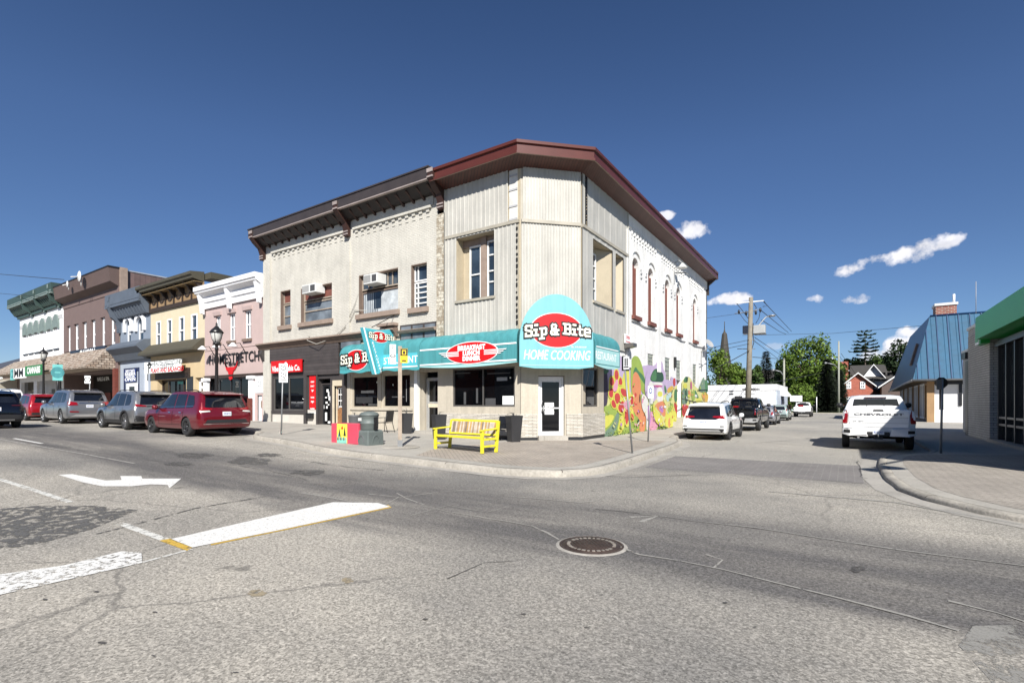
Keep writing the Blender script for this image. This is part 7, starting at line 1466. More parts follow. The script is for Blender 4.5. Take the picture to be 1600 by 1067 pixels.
u_, z_ = pl.at(1472, 598); mb = MB(); mb.pprism(pl, [(u_+.16*math.cos(R(45*k+22)), z_+.17*math.sin(R(45*k+22))) for k in range(8)], -.05, -.03, 'lamp_black'); part('sign_plate', mb, t); mb = MB(); z2 = pl.z(1472, 640); mb.pbox(pl, u_-.05, u_+.05, z2, z_-.15, -.05, -.035, 'lamp_black'); mb.pbox(pl, u_-.15, u_-.02, z_-.2, z_+.1, .03, .04, 'sign_back'); part('sign_plate', mb, t)
c = None
# sign in the parked row
X, Y = -40.2, 11.7; pS = Vector((X, Y, zr(X)+.15)); t = thing('sign_post', pS, 'small white no-parking sign on a pole behind the large dark grey SUV', 'sign post'); mb = MB(); dS = -X*SN+Y*CS; zt_ = CAMZ+(HZ-590)*dS/FPX; mb.tube([pS, (X, Y, zt_)], .03, 'galv', 6); part('pole', mb, t)
pl = Pl((X, Y), (-Y, X), (-X, -Y)); pl.O = Vector((X, Y, 0)); tw = Vector((-X, -Y, 0)).normalized(); pl = Pl((X, Y), (-tw.y, tw.x), (tw.x, tw.y)); pl.O = Vector((X, Y, 0)); psign(t, pl, 132, 141.5, 587, 599, .03, 'sign_white', lambda mb, u0, u1, z0, z1, n: ringm(mb, pl, (u0+u1)/2, (z0+z1)/2, n, .15, 'lamp_black', 'sign_white'), None)
# street lamps
def lamp(X, Y, H, label):
    c = Vector((X, Y, zr(X)+.15)); t = thing('street_lamp', c, label, 'street lamp', 'black heritage street lamps'); z = c.z
    mb = MB(); mb.lathe(c, [(.2, 0), (.2, .1), (.16, .14), (.15, .7), (.1, .78), (.085, 1.0), (.06, H-1.15), (.09, H-1.12), (.06, H-1.05), (.07, H-.95), (.16, H-.88), (.17, H-.84), (.05, H-.8)], 'lamp_black', 16); mb.tube([c+Vector((-.35, 0, H-1.35)), c+Vector((.35, 0, H-1.35))], .018, 'lamp_black', 6); part('pole', mb, t)
    mb = MB(); mb.lathe(c, [(.12, H-.82), (.2, H-.62), (.25, H-.38), (.24, H-.34)], 'lamp_glass', 12); part('lantern_glass', mb, t)
    mb = MB()
    for k in range(4): a = math.pi/4+math.pi/2*k; mb.tube([c+Vector((.125*math.cos(a), .125*math.sin(a), H-.82)), c+Vector((.205*math.cos(a), .205*math.sin(a), H-.62)), c+Vector((.26*math.cos(a), .26*math.sin(a), H-.36))], .014, 'lamp_black', 5)
    mb.lathe(c, [(.29, H-.36), (.3, H-.33), (.2, H-.2), (.1, H-.1), (.05, H-.04), (.035, H), (.05, H+.04), (.01, H+.14)], 'lamp_black', 16); part('lantern_cap', mb, t); return t
def at_px(px, Y): rx, ry = ray(px); d = Y/ry; return d*rx, d
X, d = at_px(338.5, 11.75); lamp(X, 11.75, CAMZ+(HZ-508)*d/FPX-zr(X)-.15, 'black lantern street lamp before the mauve shop, nearer of the two')
X, d = at_px(68, 11.9); lamp(X, 11.9, CAMZ+(HZ-545)*d/FPX-zr(X)-.15, 'black lantern street lamp before the white building, farther one')
X, d = at_px(90.5, 12.3); c = Vector((X, 12.3, zr(X)+.15)); t = thing('banner_post', c, 'turquoise banner on a dark post between the farther street lamp and the shingle canopy', 'banner'); mb = MB(); mb.tube([c, (X, 12.3, CAMZ+(HZ-568)*d/FPX)], .06, 'lamp_black', 8); part('post', mb, t)
tw = Vector((-X, -12.3, 0)).normalized(); pl = Pl((X, 12.3), (-tw.y, tw.x), (tw.x, tw.y)); pl.O = Vector((X, 12.3, 0)); u0, u1 = sorted((pl.u(82), pl.u(98))); z0, z1 = pl.z(90, 594.5), pl.z(90, 569.5); mb = MB(); mb.pbox(pl, u0, u1, z0, z1, .07, .1, 'sign_cyan'); o = part('banner', mb, t)
mb = MB(); um = (u0+u1)/2; zm = (z0+z1)/2
for r_ in (.42, .32, .16): ell(mb, pl, um, zm, .1+.01*(.6-r_), r_*.9, r_, 'teal' if r_ != .4 else 'sign_cyan', .003, 20)
mb.pbox(pl, u0+.12, u1-.12, zm-.04, zm+.04, .107, .112, 'sign_cyan'); part('emblem', mb, o)
# railing at the side door
u0, u1 = PS.u(1066), PS.u(1079); t = thing('stair_railing', PS.P(u0, .1, .9), 'black steel handrail before the red painted steps at the mural side door', 'railing')
zA, zB = PS.z(1066, 630, .95), PS.z(1078, 640, .95)
mb = MB(); mb.tube([PS.P(u0-1.2, zA+.3, .3), PS.P(u0, zA, .95), PS.P(u1, zB-.1, .95), PS.P(u1, .1, .95)], .035, 'lamp_black', 6); mb.tube([PS.P(u0, .1, .95), PS.P(u0, zA, .95)], .035, 'lamp_black', 6); mb.tube([PS.P((u0+u1)/2, .1, .95), PS.P((u0+u1)/2, (zA+zB)/2, .95)], .03, 'lamp_black', 6); part('handrail', mb, t)
# lamp outside the frame whose shadow falls on the right pavement
c = Vector((7.3, 11.4, .12)); t = thing('tall_street_light', c, 'tall street light with a curved arm on the right corner', 'street light'); mb = MB(); mb.tube([c, c+Vector((0, 0, 6.3)), c+Vector((-.35, -1.0, 6.9)), c+Vector((-1.2, -3.2, 6.9))], .05, 'lamp_black', 8); part('pole', mb, t); mb = MB(); mb.lathe(c+Vector((-1.3, -3.4, 6.6)), [(.03, .35), (.12, .25), (.4, .05), (.4, 0), (.1, -.05)], 'lamp_black', 18); part('lamp_head', mb, t)
# ================= vehicles =================
def paint(name, col, metal=.5, rough=.35, coat=1.0):
    m = mk(name, col, rough=rough, metal=metal, var=.03, vs=1, fine=.0, coat=coat, spec=.5); return m
paint('paint_red', (.16,.004,.012), .35, .3); paint('paint_bright_red', (.3,.006,.012), .2, .3); paint('paint_grey', '#a5a6a8', .65, .3); paint('paint_graphite', '#90939a', .6, .3); paint('paint_black', '#0c0d10', .3, .2); paint('paint_navy', '#14151f', .4, .2)
paint('paint_white', (.78,.78,.78), 0, .25); paint('paint_silver', '#a6a8b0', .6, .3); paint('paint_mint', '#b5c9c4', .35, .3)
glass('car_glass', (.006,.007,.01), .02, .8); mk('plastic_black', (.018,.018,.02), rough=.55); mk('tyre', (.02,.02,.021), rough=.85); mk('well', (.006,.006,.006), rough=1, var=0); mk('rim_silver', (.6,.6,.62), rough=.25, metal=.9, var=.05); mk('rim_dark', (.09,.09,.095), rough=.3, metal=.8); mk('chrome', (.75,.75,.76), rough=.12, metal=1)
mk('lamp_red', (.24,.004,.008), rough=.12, coat=1, var=.1, vs=12); mk('lamp_clear', (.6,.58,.55), rough=.1, coat=1); mk('plate', (.7,.72,.75), rough=.4); mk('plate_blue', (.1,.15,.4), rough=.4); mk('seam', (.01,.01,.01), rough=.8); mk('skid', (.4,.4,.4), rough=.35, metal=.4); mk('tail_dark', (.05,.008,.01), rough=.1, coat=1)
def section(zb, zbelt, zt, w, wt):
    c = zt-zbelt
    p = [(0, zb), (.78*w, zb), (.93*w, zb+.03), (.985*w, zb+.13), (w, zb+.42*(zbelt-zb)), (.995*w, zb+.7*(zbelt-zb)), (.965*w, zbelt-.05), (.93*w, zbelt)]
    if c < .14: p += [(.88*w, zbelt+c*.45), (.78*w, zbelt+.75*c), (.6*w, zbelt+.9*c), (.35*w, zt), (0, zt)]
    else: p += [(wt+(.93*w-wt)*.45, zbelt+c*.5), (wt, zbelt+c*.84), (wt*.93, zt-.035), (wt*.6, zt-.004), (0, zt)]
    return p
def car(name, spec, paintm, label, cat, pos, ang, group, rim='rim_silver', trim='plastic_black', scale=1, z=None, glassm='car_glass'):
    t = thing(name, (0, 0, 0), label, cat, group)
    st = spec['st']; W = spec['W']/2; r = spec['r']; ax = spec['axles']
    # dense stations by smooth interpolation
    xs = [s[0] for s in st]; rows = []
    def cr(i, f):
        a, b, c, d = st[max(i-1, 0)], st[i], st[i+1], st[min(i+2, len(st)-1)]
        out = []
        for k in range(6):
            m0 = (c[k]-a[k])*.5 if i > 0 else (c[k]-b[k]); m1 = (d[k]-b[k])*.5 if i+2 < len(st) else (c[k]-b[k])
            lo, hi = min(b[k], c[k]), max(b[k], c[k])
            v = (2*f**3-3*f*f+1)*b[k]+(f**3-2*f*f+f)*m0+(-2*f**3+3*f*f)*c[k]+(f**3-f*f)*m1
            out.append(min(max(v, lo-.01), hi+.01))
        return out
    dense = []
    for i in range(len(st)-1):
        n = max(1, int((xs[i+1]-xs[i])/.16))
        for j in range(n): dense.append(cr(i, j/n))
    dense.append(list(st[-1]))
    mb = MB()
    for x, zb, zbe, zt, w, wt in dense:
        h = section(zb, zbe, zt, w, wt); rows.append([(x, y, z) for y, z in h]+[(x, -y, z) for y, z in h[-2:0:-1]])
    mb.grid(rows, paintm, True, True); mb.face(rows[0][::-1], paintm); mb.face(rows[-1], paintm)
    me0 = mb.build('body', t); me = me0.data; me.materials.append(M['well'])
    cuts = []
    def cutter(mesh_mb):
        o = mesh_mb.build('cut', None); m = me0.modifiers.new('b', 'BOOLEAN'); m.operation = 'DIFFERENCE'; m.object = o; m.solver = 'EXACT'; cuts.append(o)
    for a in ax:
        for s in (-1, 1):
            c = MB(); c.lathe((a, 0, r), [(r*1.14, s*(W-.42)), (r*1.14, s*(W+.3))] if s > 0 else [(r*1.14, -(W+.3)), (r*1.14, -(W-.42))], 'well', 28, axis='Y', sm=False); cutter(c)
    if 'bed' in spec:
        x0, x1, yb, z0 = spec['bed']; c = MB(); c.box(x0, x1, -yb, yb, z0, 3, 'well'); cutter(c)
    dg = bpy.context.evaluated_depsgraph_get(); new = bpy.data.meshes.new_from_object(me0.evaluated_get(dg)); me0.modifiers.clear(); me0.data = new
    for o in cuts: bpy.data.objects.remove(o)
    wi = len(new.materials)-1
    for i, m_ in enumerate(new.materials):
        if m_ and m_.name == 'well': wi = i
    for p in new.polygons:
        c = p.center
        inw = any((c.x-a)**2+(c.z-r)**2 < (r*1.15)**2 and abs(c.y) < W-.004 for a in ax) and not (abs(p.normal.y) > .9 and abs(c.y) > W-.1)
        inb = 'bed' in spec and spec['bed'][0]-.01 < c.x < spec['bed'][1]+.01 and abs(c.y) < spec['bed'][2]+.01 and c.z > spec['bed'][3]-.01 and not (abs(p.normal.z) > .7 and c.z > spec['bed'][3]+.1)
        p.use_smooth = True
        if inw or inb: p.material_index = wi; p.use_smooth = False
    bm = bmesh.new(); bm.from_mesh(new); bmesh.ops.remove_doubles(bm, verts=bm.verts, dist=.0005)
    for e in bm.edges:
        if len(e.link_faces) == 2 and e.calc_face_angle(0) > R(38): e.smooth = False
    bm.to_mesh(new); bm.free()
    bm = bmesh.new(); bm.from_mesh(new); bv = BVHTree.FromBMesh(bm)
    def patch(nm, poly, axis, mat, off=.006, side=1, parent=t, lab=None, g=.13, mb=None, fin=True):
        b2 = bmesh.new(); b2.faces.new([b2.verts.new((p[0], p[1], 0)) for p in poly])
        x0, x1 = min(p[0] for p in poly), max(p[0] for p in poly); y0, y1 = min(p[1] for p in poly), max(p[1] for p in poly)
        for k in range(1, int((x1-x0)/g)+1): bmesh.ops.bisect_plane(b2, geom=b2.verts[:]+b2.edges[:]+b2.faces[:], plane_co=(x0+k*g, 0, 0), plane_no=(1, 0, 0))
        for k in range(1, int((y1-y0)/g)+1): bmesh.ops.bisect_plane(b2, geom=b2.verts[:]+b2.edges[:]+b2.faces[:], plane_co=(0, y0+k*g, 0), plane_no=(0, 1, 0))
        bmesh.ops.triangulate(b2, faces=[f for f in b2.faces if len(f.verts) > 4])
        hit = {}
        for v in b2.verts:
            a, b = v.co.x, v.co.y
            if axis == 'y': o, d = Vector((a, 3*side, b)), Vector((0, -side, 0))
            elif axis == 'x': o, d = Vector((6*side, a, b)), Vector((-side, 0, 0))
            else: o, d = Vector((a, b, 4)), Vector((0, 0, -1))
            loc, no, _, _ = bv.ray_cast(o, d)
            if loc is None: continue
            if no.dot(d) > 0: no = -no
            hit[v.index] = loc+no*off*.6-d*off*.6
        m_ = mb or MB()
        for f in b2.faces:
            if all(v.index in hit for v in f.verts): m_.face([hit[v.index] for v in f.verts], mat, True)
        b2.free()
        if fin and m_.f:
            o = m_.build(nm, parent)
            if lab: o['label'] = lab
            return o
        return m_
    S = spec
    for s in (1, -1):
        for poly in S['side_glass']:
            patch('side_window', poly, 'y', glassm, .005, s)
        if S.get('side_glass'):
            mb = MB()
            for x in S['seams']: mb = patch('', [(x, S['sill']), (x+.018, S['sill']), (x+.018, S['belt']), (x, S['belt'])], 'y', 'seam', .004, s, mb=mb, fin=False)
            mb = patch('', [(S['seams'][0], S['sill']), (S['seams'][-1], S['sill']), (S['seams'][-1], S['sill']+.016), (S['seams'][0], S['sill']+.016)], 'y', 'seam', .004, s, mb=mb, fin=False)
            if mb.f: mb.build('door_seams', t)
            for x in S['handles']: patch('door_handle', [(x, S['belt']-.13), (x+.2, S['belt']-.12), (x+.2, S['belt']-.09), (x, S['belt']-.10)], 'y', S.get('handle_m', 'chrome'), .03, s)
        if S.get('cladding'):
            for a in ax:
                pts = [(a+r*1.17*math.cos(q), r+r*1.17*math.sin(q)) for q in [math.pi*(-.12+1.24*k/16) for k in range(17)]]+[(a+r*1.38*math.cos(q), r+r*1.36*math.sin(q)) for q in [math.pi*(1.12-1.24*k/16) for k in range(17)]]
                patch('arch_cladding', pts, 'y', trim, .012, s)
            patch('sill_cladding', [(ax[0]+r*1.3, S['zb']+.02), (ax[1]-r*1.3, S['zb']+.02), (ax[1]-r*1.3, S['zb']+.18), (ax[0]+r*1.3, S['zb']+.18)], 'y', trim, .012, s)
        for nm, poly, m_, o_ in S.get('side_parts', []): patch(nm, poly, 'y', m_, o_, s)
    for nm, poly, m_, o_ in S['rear']:
        m_ = {'paint': paintm, 'trim': trim, 'glass': glassm}.get(m_, m_)
        patch(nm, poly, 'x', m_, o_, -1, g=.1)
        if nm in ('tail_light', 'reflector', 'exhaust'): patch(nm, [(-p[0], p[1]) for p in poly][::-1], 'x', m_, o_, -1, g=.1)
    patch('windscreen', S['front_glass'], 'x', glassm, .006, 1)
    mb = MB()
    for x0, x1, yy in S.get('rails', []):
        for s in (1, -1):
            pts = []
            for k in range(9):
                x = x0+(x1-x0)*k/8; l, _, _, _ = bv.ray_cast(Vector((x, yy*s, 4)), Vector((0, 0, -1)))
                if l: pts.append(l+Vector((0, 0, .055 if 0 < k < 8 else .0)))
            if len(pts) > 2: mb = MB(); mb.tube(pts, .02, 'plastic_black', 6); mb.build('roof_rail', t)
    bm.free()
    # wheels
    wd = rd = None
    for a in ax:
        for s in (1, -1):
            yo = s*(W-.015); w_ = .22
            if wd is None:
                mb = MB(); mb.lathe((0, 0, 0), [(r*.66, .0), (r*.72, .012), (r*.93, .008), (r*.99, -.02), (r, -.06), (r, -w_+.05), (r*.96, -w_), (r*.6, -w_)], 'tyre', 32, axis='Y', cap=False)
                wo = mb.build('wheel', None); wd = wo.data
                mb = MB(); mb.lathe((0, 0, 0), [(r*.67, -.005), (r*.62, -.02), (r*.6, -.1), (.01, -.1)], 'rim_dark', 28, axis='Y', cap=False); mb.lathe((0, 0, 0), [(r*.68, -.004), (r*.62, -.004)], rim, 28, axis='Y', cap=False); mb.lathe((0, 0, 0), [(r*.17, -.04), (r*.15, -.012), (.005, -.01)], rim, 14, axis='Y', cap=False)
                for k in range(5):
                    for dq in (-.13, .13):
                        q = 2*math.pi*k/5+dq; c_, s_ = math.cos(q), math.sin(q); tt = Vector((-s_, 0, c_))*.022*r/.36; d0 = Vector((math.cos(2*math.pi*k/5), 0, math.sin(2*math.pi*k/5)))*r*.12; d1 = Vector((c_, 0, s_))*r*.64
                        mb.hexa([d0-tt+Vector((0,-.07,0)), d1-tt+Vector((0,-.05,0)), d1+tt+Vector((0,-.05,0)), d0+tt+Vector((0,-.07,0)), d0-tt+Vector((0,-.022,0)), d1-tt+Vector((0,-.008,0)), d1+tt+Vector((0,-.008,0)), d0+tt+Vector((0,-.022,0))], rim)
                ro = mb.build('rim', None); rd = ro.data; ro.parent = wo
            else:
                wo = bpy.data.objects.new('wheel', wd); COL.objects.link(wo); ro = bpy.data.objects.new('rim', rd); COL.objects.link(ro); ro.parent = wo
            wo.parent = t; wo.location = (a, yo, r); wo.rotation_euler = (0, random.uniform(0, 1), 0 if s > 0 else math.pi)
    mb = MB(); zz = S['zb']-.02
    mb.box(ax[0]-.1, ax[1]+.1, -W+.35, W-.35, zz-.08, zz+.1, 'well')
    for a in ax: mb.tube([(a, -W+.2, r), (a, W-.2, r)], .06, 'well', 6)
    mb.build('underbody', t)
    for s in (1, -1):
        mb = MB(); x, z_ = S['mirror']; mb.lathe((x, s*(W+.09), z_), [(.02, -.1), (.1, -.06), (.115, .02), (.08, .09), (.01, .1)], S.get('mirror_m', paintm), 12); mb.tube([(x+.02, s*(W-.1), z_-.05), (x, s*(W+.05), z_-.02)], .025, 'plastic_black', 6); mb.build('wing_mirror', t)
    for fn in S.get('extra', []): fn(t, paintm)
    t.location = (pos[0], pos[1], zr(pos[0]) if z is None else z); t.rotation_euler = (0, 0, ang); t.scale = (scale,)*3
    return t
def plate(y0=0, z0=.85, x=-2.3, text='CJBV 482'):
    def f(t, pm):
        pl = Pl((x, 0), (0, 1), (-1, 0)); pl.U = Vector((0, -1, 0)); mb = MB(); mb.pbox(pl, y0-.155, y0+.155, z0, z0+.16, -.02, .012, 'plate'); o = mb.build('licence_plate', t)
        mb = MB(); text_faces(mb, pl, text, y0, z0+.075, .0135, .085, 'plate_blue', off=.002, width=.26); mb.build('lettering', o)
    return f
def badge(x, z, y=0, r=.06):
    def f(t, pm):
        pl = Pl((x, 0), (0, 1), (-1, 0)); pl.U = Vector((0, -1, 0)); mb = MB(); ell(mb, pl, y, z, -.02, r, r*.7, 'chrome', .035, 20); ell(mb, pl, y, z, .015, r*.75, r*.45, 'plastic_black', .002, 16); ell(mb, pl, y, z, .017, r*.3, r*.45, 'chrome', .002, 12); mb.build('emblem', t)
    return f
def lettering(s, x, y, z, size, width, mat='chrome'):
    def f(t, pm):
        pl = Pl((x, 0), (0, 1), (-1, 0)); pl.U = Vector((0, -1, 0)); mb = MB(); text_faces(mb, pl, s, y, z, .0, size, mat, off=.003, width=width); mb.build('lettering', t)
    return f
def spoiler(x, z, w, mat='paint'):
    def f(t, pm):
        mb = MB(); mb.prism([(x, -w, z-.03), (x, -w, z), (x+.22, -w, z+.045), (x+.25, -w, z-.0)], (0, 2*w, 0), pm if mat == 'paint' else mat); mb.build('spoiler', t)
    return f
def suv(L=4.6, W=1.86, H=1.69, wb=2.69, r=.36, rear='rav'):
    x0 = -L/2; a0 = x0+.98*L/4.6; zb = .3; k = H/1.69; xf = L/2
    st = [(x0, .45, .62*k, .68*k, W/2*.86, W/2*.8), (x0+.03, .36, .88*k, .94*k, W/2*.95, W/2*.85), (x0+.1, zb, .99*k, 1.10*k, W/2*.985, W/2*.86), (x0+.2, zb-.02, 1.02*k, 1.34*k, W/2, W/2*.80), (x0+.34, zb-.04, 1.03*k, 1.56*k, W/2, W/2*.77), (x0+.5, zb-.05, 1.03*k, 1.63*k, W/2, W/2*.765), (x0+1.2, zb-.06, 1.01*k, 1.68*k, W/2, W/2*.765), (x0+2.2, zb-.06, .99*k, H, W/2, W/2*.765), (x0+.56*L, zb-.06, .98*k, 1.65*k, W/2, W/2*.75), (x0+.64*L, zb-.06, .98*k, 1.48*k, W/2, W/2*.73), (x0+.73*L, zb-.05, .98*k, 1.14*k, W/2, W/2*.78), (x0+.8*L, zb-.04, .96*k, 1.06*k, W/2*.99, W/2*.8), (xf-.35, zb-.02, .9*k, .99*k, W/2*.97, W/2*.75), (xf-.1, zb+.02, .78*k, .85*k, W/2*.9, W/2*.7), (xf, .42, .6*k, .66*k, W/2*.8, W/2*.6)]
    g = lambda f: x0+f*L; b = 1.04*k; tp = 1.55*k
    sg = [[(g(.12), b+.16), (g(.135), b+.02), (g(.235), b+.0), (g(.255), tp-.01), (g(.16), tp-.06)], [(g(.262), b), (g(.42), b-.01), (g(.42), tp+.02), (g(.272), tp)], [(g(.435), b-.01), (g(.70), b-.02), (g(.685), b+.1), (g(.585), tp-.06), (g(.54), tp+.01), (g(.435), tp+.02)]]
    return dict(st=st, W=W, r=r, axles=(a0, a0+wb), side_glass=sg, seams=(g(.26), g(.43), g(.66)), sill=.42, belt=.98*k, handles=(g(.28), g(.455)), zb=zb-.05, cladding=True, front_glass=[(-W/2*.7, 1.1*k), (W/2*.7, 1.1*k), (W/2*.6, 1.58*k), (-W/2*.6, 1.58*k)], mirror=(g(.68), 1.06*k), rails=[(g(.14), g(.56), W/2*.63)], rear=[], extra=[])
HW = math.pi/2
# red minivan
S = suv(5.17, 1.99, 1.74, 3.06, .355); S['cladding'] = False; x0 = -2.585
S['rear'] = [('rear_window', [(-.76,1.09),(.76,1.09),(.66,1.53),(-.66,1.53)], 'glass', .006), ('tail_light', [(.52,1.0),(.95,.98),(.97,1.08),(.9,1.12),(.7,1.08),(.5,1.04)], 'lamp_red', .014), ('tail_light', [(.6,.93),(.93,.9),(.95,.97),(.62,.975)], 'lamp_clear', .012), ('bumper_trim', [(-.8,.5),(.8,.5),(.72,.63),(-.72,.63)], 'trim', .008), ('bumper_strip', [(-.85,.455),(.85,.455),(.85,.475),(-.85,.475)], 'chrome', .012)]
S['side_parts'] = [('window_trim', [(-1.95,1.13),(1.0,1.085),(1.0,1.1),(-1.95,1.15)], 'chrome', .008)]
S['extra'] = [plate(0, .77, x0-.0, 'CKHB 715'), badge(x0+.085, 1.03), spoiler(x0+.16, 1.6, .72)]
car('minivan', S, 'paint_red', 'dark red minivan with black wheels, nearest in the row parked before the shops', 'minivan', (-22.45, 10.0), math.pi, 'vehicles parked along the main street', rim='rim_dark')
# silver grey compact SUV
S = suv(); x0 = -2.3
S['rear'] = [('rear_window', [(-.66,1.08),(.66,1.08),(.56,1.47),(-.56,1.47)], 'glass', .006), ('tail_light', [(.42,.99),(.88,1.0),(.91,1.08),(.8,1.1),(.45,1.04)], 'lamp_red', .016), ('bumper_trim', [(-.86,.36),(.86,.36),(.9,.62),(.55,.58),(.4,.5),(-.4,.5),(-.55,.58),(-.9,.62)], 'trim', .012), ('tailgate_strip', [(-.42,.98),(.42,.98),(.42,1.03),(-.42,1.03)], 'trim', .008)]
S['extra'] = [plate(0, .72, x0-.0, 'CRTP 208'), badge(x0+.07, .93), spoiler(x0+.14, 1.54, .62)]
car('parked_suv', S, 'paint_grey', 'grey compact SUV with silver five-spoke wheels, directly ahead of the dark red minivan', 'SUV', (-28.1, 9.95), math.pi, 'vehicles parked along the main street', scale=1.03)
# large grey SUV
S = suv(5.1, 1.94, 1.85, 3.07, .39); x0 = -2.55
S['rear'] = [('rear_window', [(-.66,1.22),(.66,1.22),(.58,1.62),(-.58,1.62)], 'glass', .006), ('tail_light', [(.5,1.0),(.93,.98),(.95,1.13),(.85,1.2),(.55,1.14)], 'lamp_red', .016), ('reflector', [(.45,.62),(.85,.62),(.85,.69),(.5,.67)], 'lamp_red', .012), ('bumper_trim', [(-.85,.38),(.85,.38),(.6,.5),(-.6,.5)], 'skid', .012), ('tailgate_strip', [(-.45,1.08),(.45,1.08),(.45,1.11),(-.45,1.11)], 'chrome', .01)]
S['cladding'] = False; S['extra'] = [plate(0, .86, x0+.01, 'BZKA 551'), badge(x0+.1, 1.16, r=.07), spoiler(x0+.16, 1.69, .64)]
car('parked_suv', S, 'paint_graphite', 'large dark grey SUV with wide red tail lamps, parked before the brown building', 'SUV', (-36.7, 9.95), math.pi, 'vehicles parked along the main street')
# red SUV
S = suv(4.6, 1.84, 1.68, 2.7, .36); x0 = -2.3
S['rear'] = [('rear_window', [(-.66,1.1),(.66,1.1),(.56,1.42),(-.56,1.42)], 'glass', .006), ('tail_light', [(.5,.96),(.88,.96),(.88,1.02),(.5,1.0)], 'lamp_red', .014), ('bumper_trim', [(-.8,.36),(.8,.36),(.8,.5),(-.8,.5)], 'trim', .01)]
S['extra'] = [plate(0, .72, x0, 'CMDS 390'), spoiler(x0+.14, 1.5, .62)]
car('parked_suv', S, 'paint_bright_red', 'bright red SUV half hidden behind the large dark grey SUV', 'SUV', (-43.4, 9.95), math.pi, 'vehicles parked along the main street')
S = suv(5.4, 1.98, 2.1, 3.3, .38); S['cladding'] = False; S['rear'] = [('rear_window', [(-.7,1.3),(.7,1.3),(.66,1.8),(-.66,1.8)], 'glass', .006), ('tail_light', [(.8,.95),(.93,.95),(.93,1.25),(.8,1.25)], 'lamp_red', .012)]
car('parked_van', S, 'paint_white', 'tall white van, farthest in the parked row, mostly hidden behind the black SUV', 'van', (-52.7, 9.95), math.pi, 'vehicles parked along the main street')
S = suv(4.75, 1.92, 1.72, 2.8, .38); x0 = -2.375
S['rear'] = [('rear_window', [(-.68,1.14),(.68,1.14),(.58,1.48),(-.58,1.48)], 'glass', .006), ('tail_light', [(.5,1.0),(.9,.99),(.92,1.06),(.5,1.04)], 'tail_dark', .014), ('bumper_trim', [(-.86,.4),(.86,.4),(.8,.6),(-.8,.6)], 'trim', .01), ('bumper_strip', [(-.6,.34),(.6,.34),(.6,.4),(-.6,.4)], 'skid', .012)]
S['extra'] = [plate(0, .78, x0, 'CEWR 864'), spoiler(x0+.14, 1.56, .62)]
car('driving_suv', S, 'paint_navy', 'near-black SUV in the traffic lane, cut by the left edge of the picture', 'SUV', (-33.6, 5.8), math.pi, None)
# white SUV on the side street
S = suv(4.6, 1.85, 1.66, 2.66, .35); x0 = -2.3
S['rear'] = [('rear_window', [(-.70,.98),(-.5,.9),(.5,.9),(.70,.98),(.62,1.44),(-.62,1.44)], 'glass', .006), ('tail_light', [(.36,1.0),(.86,.93),(.92,1.02),(.84,1.08),(.4,1.05)], 'lamp_red', .018), ('bumper_trim', [(-.9,.36),(.9,.36),(.92,.52),(-.92,.52)], 'trim', .012), ('skid_plate', [(-.72,.39),(.72,.39),(.64,.47),(-.64,.47)], 'skid', .022), ('reflector', [(.68,.6),(.84,.6),(.84,.64),(.68,.64)], 'seam', .014)]
S['extra'] = [plate(0, .72, x0, 'BWLN 137'), badge(x0+.09, .97), spoiler(x0+.13, 1.52, .64)]
car('parked_suv', S, 'paint_white', 'white compact SUV with dark lower trim parked beside the mural', 'SUV', (-5.12, 24.85), HW, 'vehicles parked along the side street', rim='rim_dark')
# pickups
def pickup(L=5.89, W=2.06, H=1.92, wb=3.75, r=.41, bedw=None, rail=1.40, cabx=None):
    x0 = -L/2; xf = L/2; a0 = x0+1.18; zb = .5; cx = x0+1.95 if cabx is None else cabx; h = W/2
    st = [(x0, .66, rail-.1, rail-.04, h*.955, h*.8), (x0+.02, .6, rail-.06, rail, h*.965, h*.8), (x0+.3, zb, rail-.06, rail, h*.985, h*.8), (cx-.04, zb, rail-.06, rail, h*.985, h*.8), (cx, zb-.02, rail-.05, rail+.1, h*.985, h*.78), (cx+.04, zb-.02, rail-.04, H-.1, h*.985, h*.765), (cx+.2, zb-.04, rail-.04, H-.02, h, h*.76), (cx+.9, zb-.05, rail-.04, H, h, h*.76), (cx+1.55, zb-.05, rail-.05, H-.03, h, h*.75), (cx+2.0, zb-.05, rail-.06, H-.24, h, h*.73), (cx+2.4, zb-.05, rail-.08, rail+.06, h, h*.76), (xf-.9, zb-.04, rail-.13, rail-.02, h*.985, h*.8), (xf-.25, zb, rail-.2, rail-.1, h*.96, h*.8), (xf-.05, zb+.05, rail-.35, rail-.25, h*.9, h*.7), (xf, .6, .8, .86, h*.85, h*.6)]
    b, tp = rail+.0, H-.13
    sg = [[(cx+.22, b), (cx+.95, b), (cx+.95, tp+.03), (cx+.3, tp)], [(cx+1.03, b), (cx+2.15, b-.02), (cx+2.05, b+.1), (cx+1.68, tp-.04), (cx+1.4, tp+.03), (cx+1.03, tp+.03)]]
    return dict(st=st, W=W, r=r, axles=(a0, a0+wb), side_glass=sg, seams=(cx+.15, cx+.99, cx+2.0), sill=.62, belt=rail-.05, handles=(cx+.3, cx+1.15), zb=zb-.05, cladding=False, front_glass=[(-h*.7, rail+.05), (h*.7, rail+.05), (h*.62, H-.12), (-h*.62, H-.12)], mirror=(cx+2.05, rail+.12), mirror_m='plastic_black', rear=[], extra=[], bed=(x0+.12, cx-.1, h-.2, .85), cx=cx)
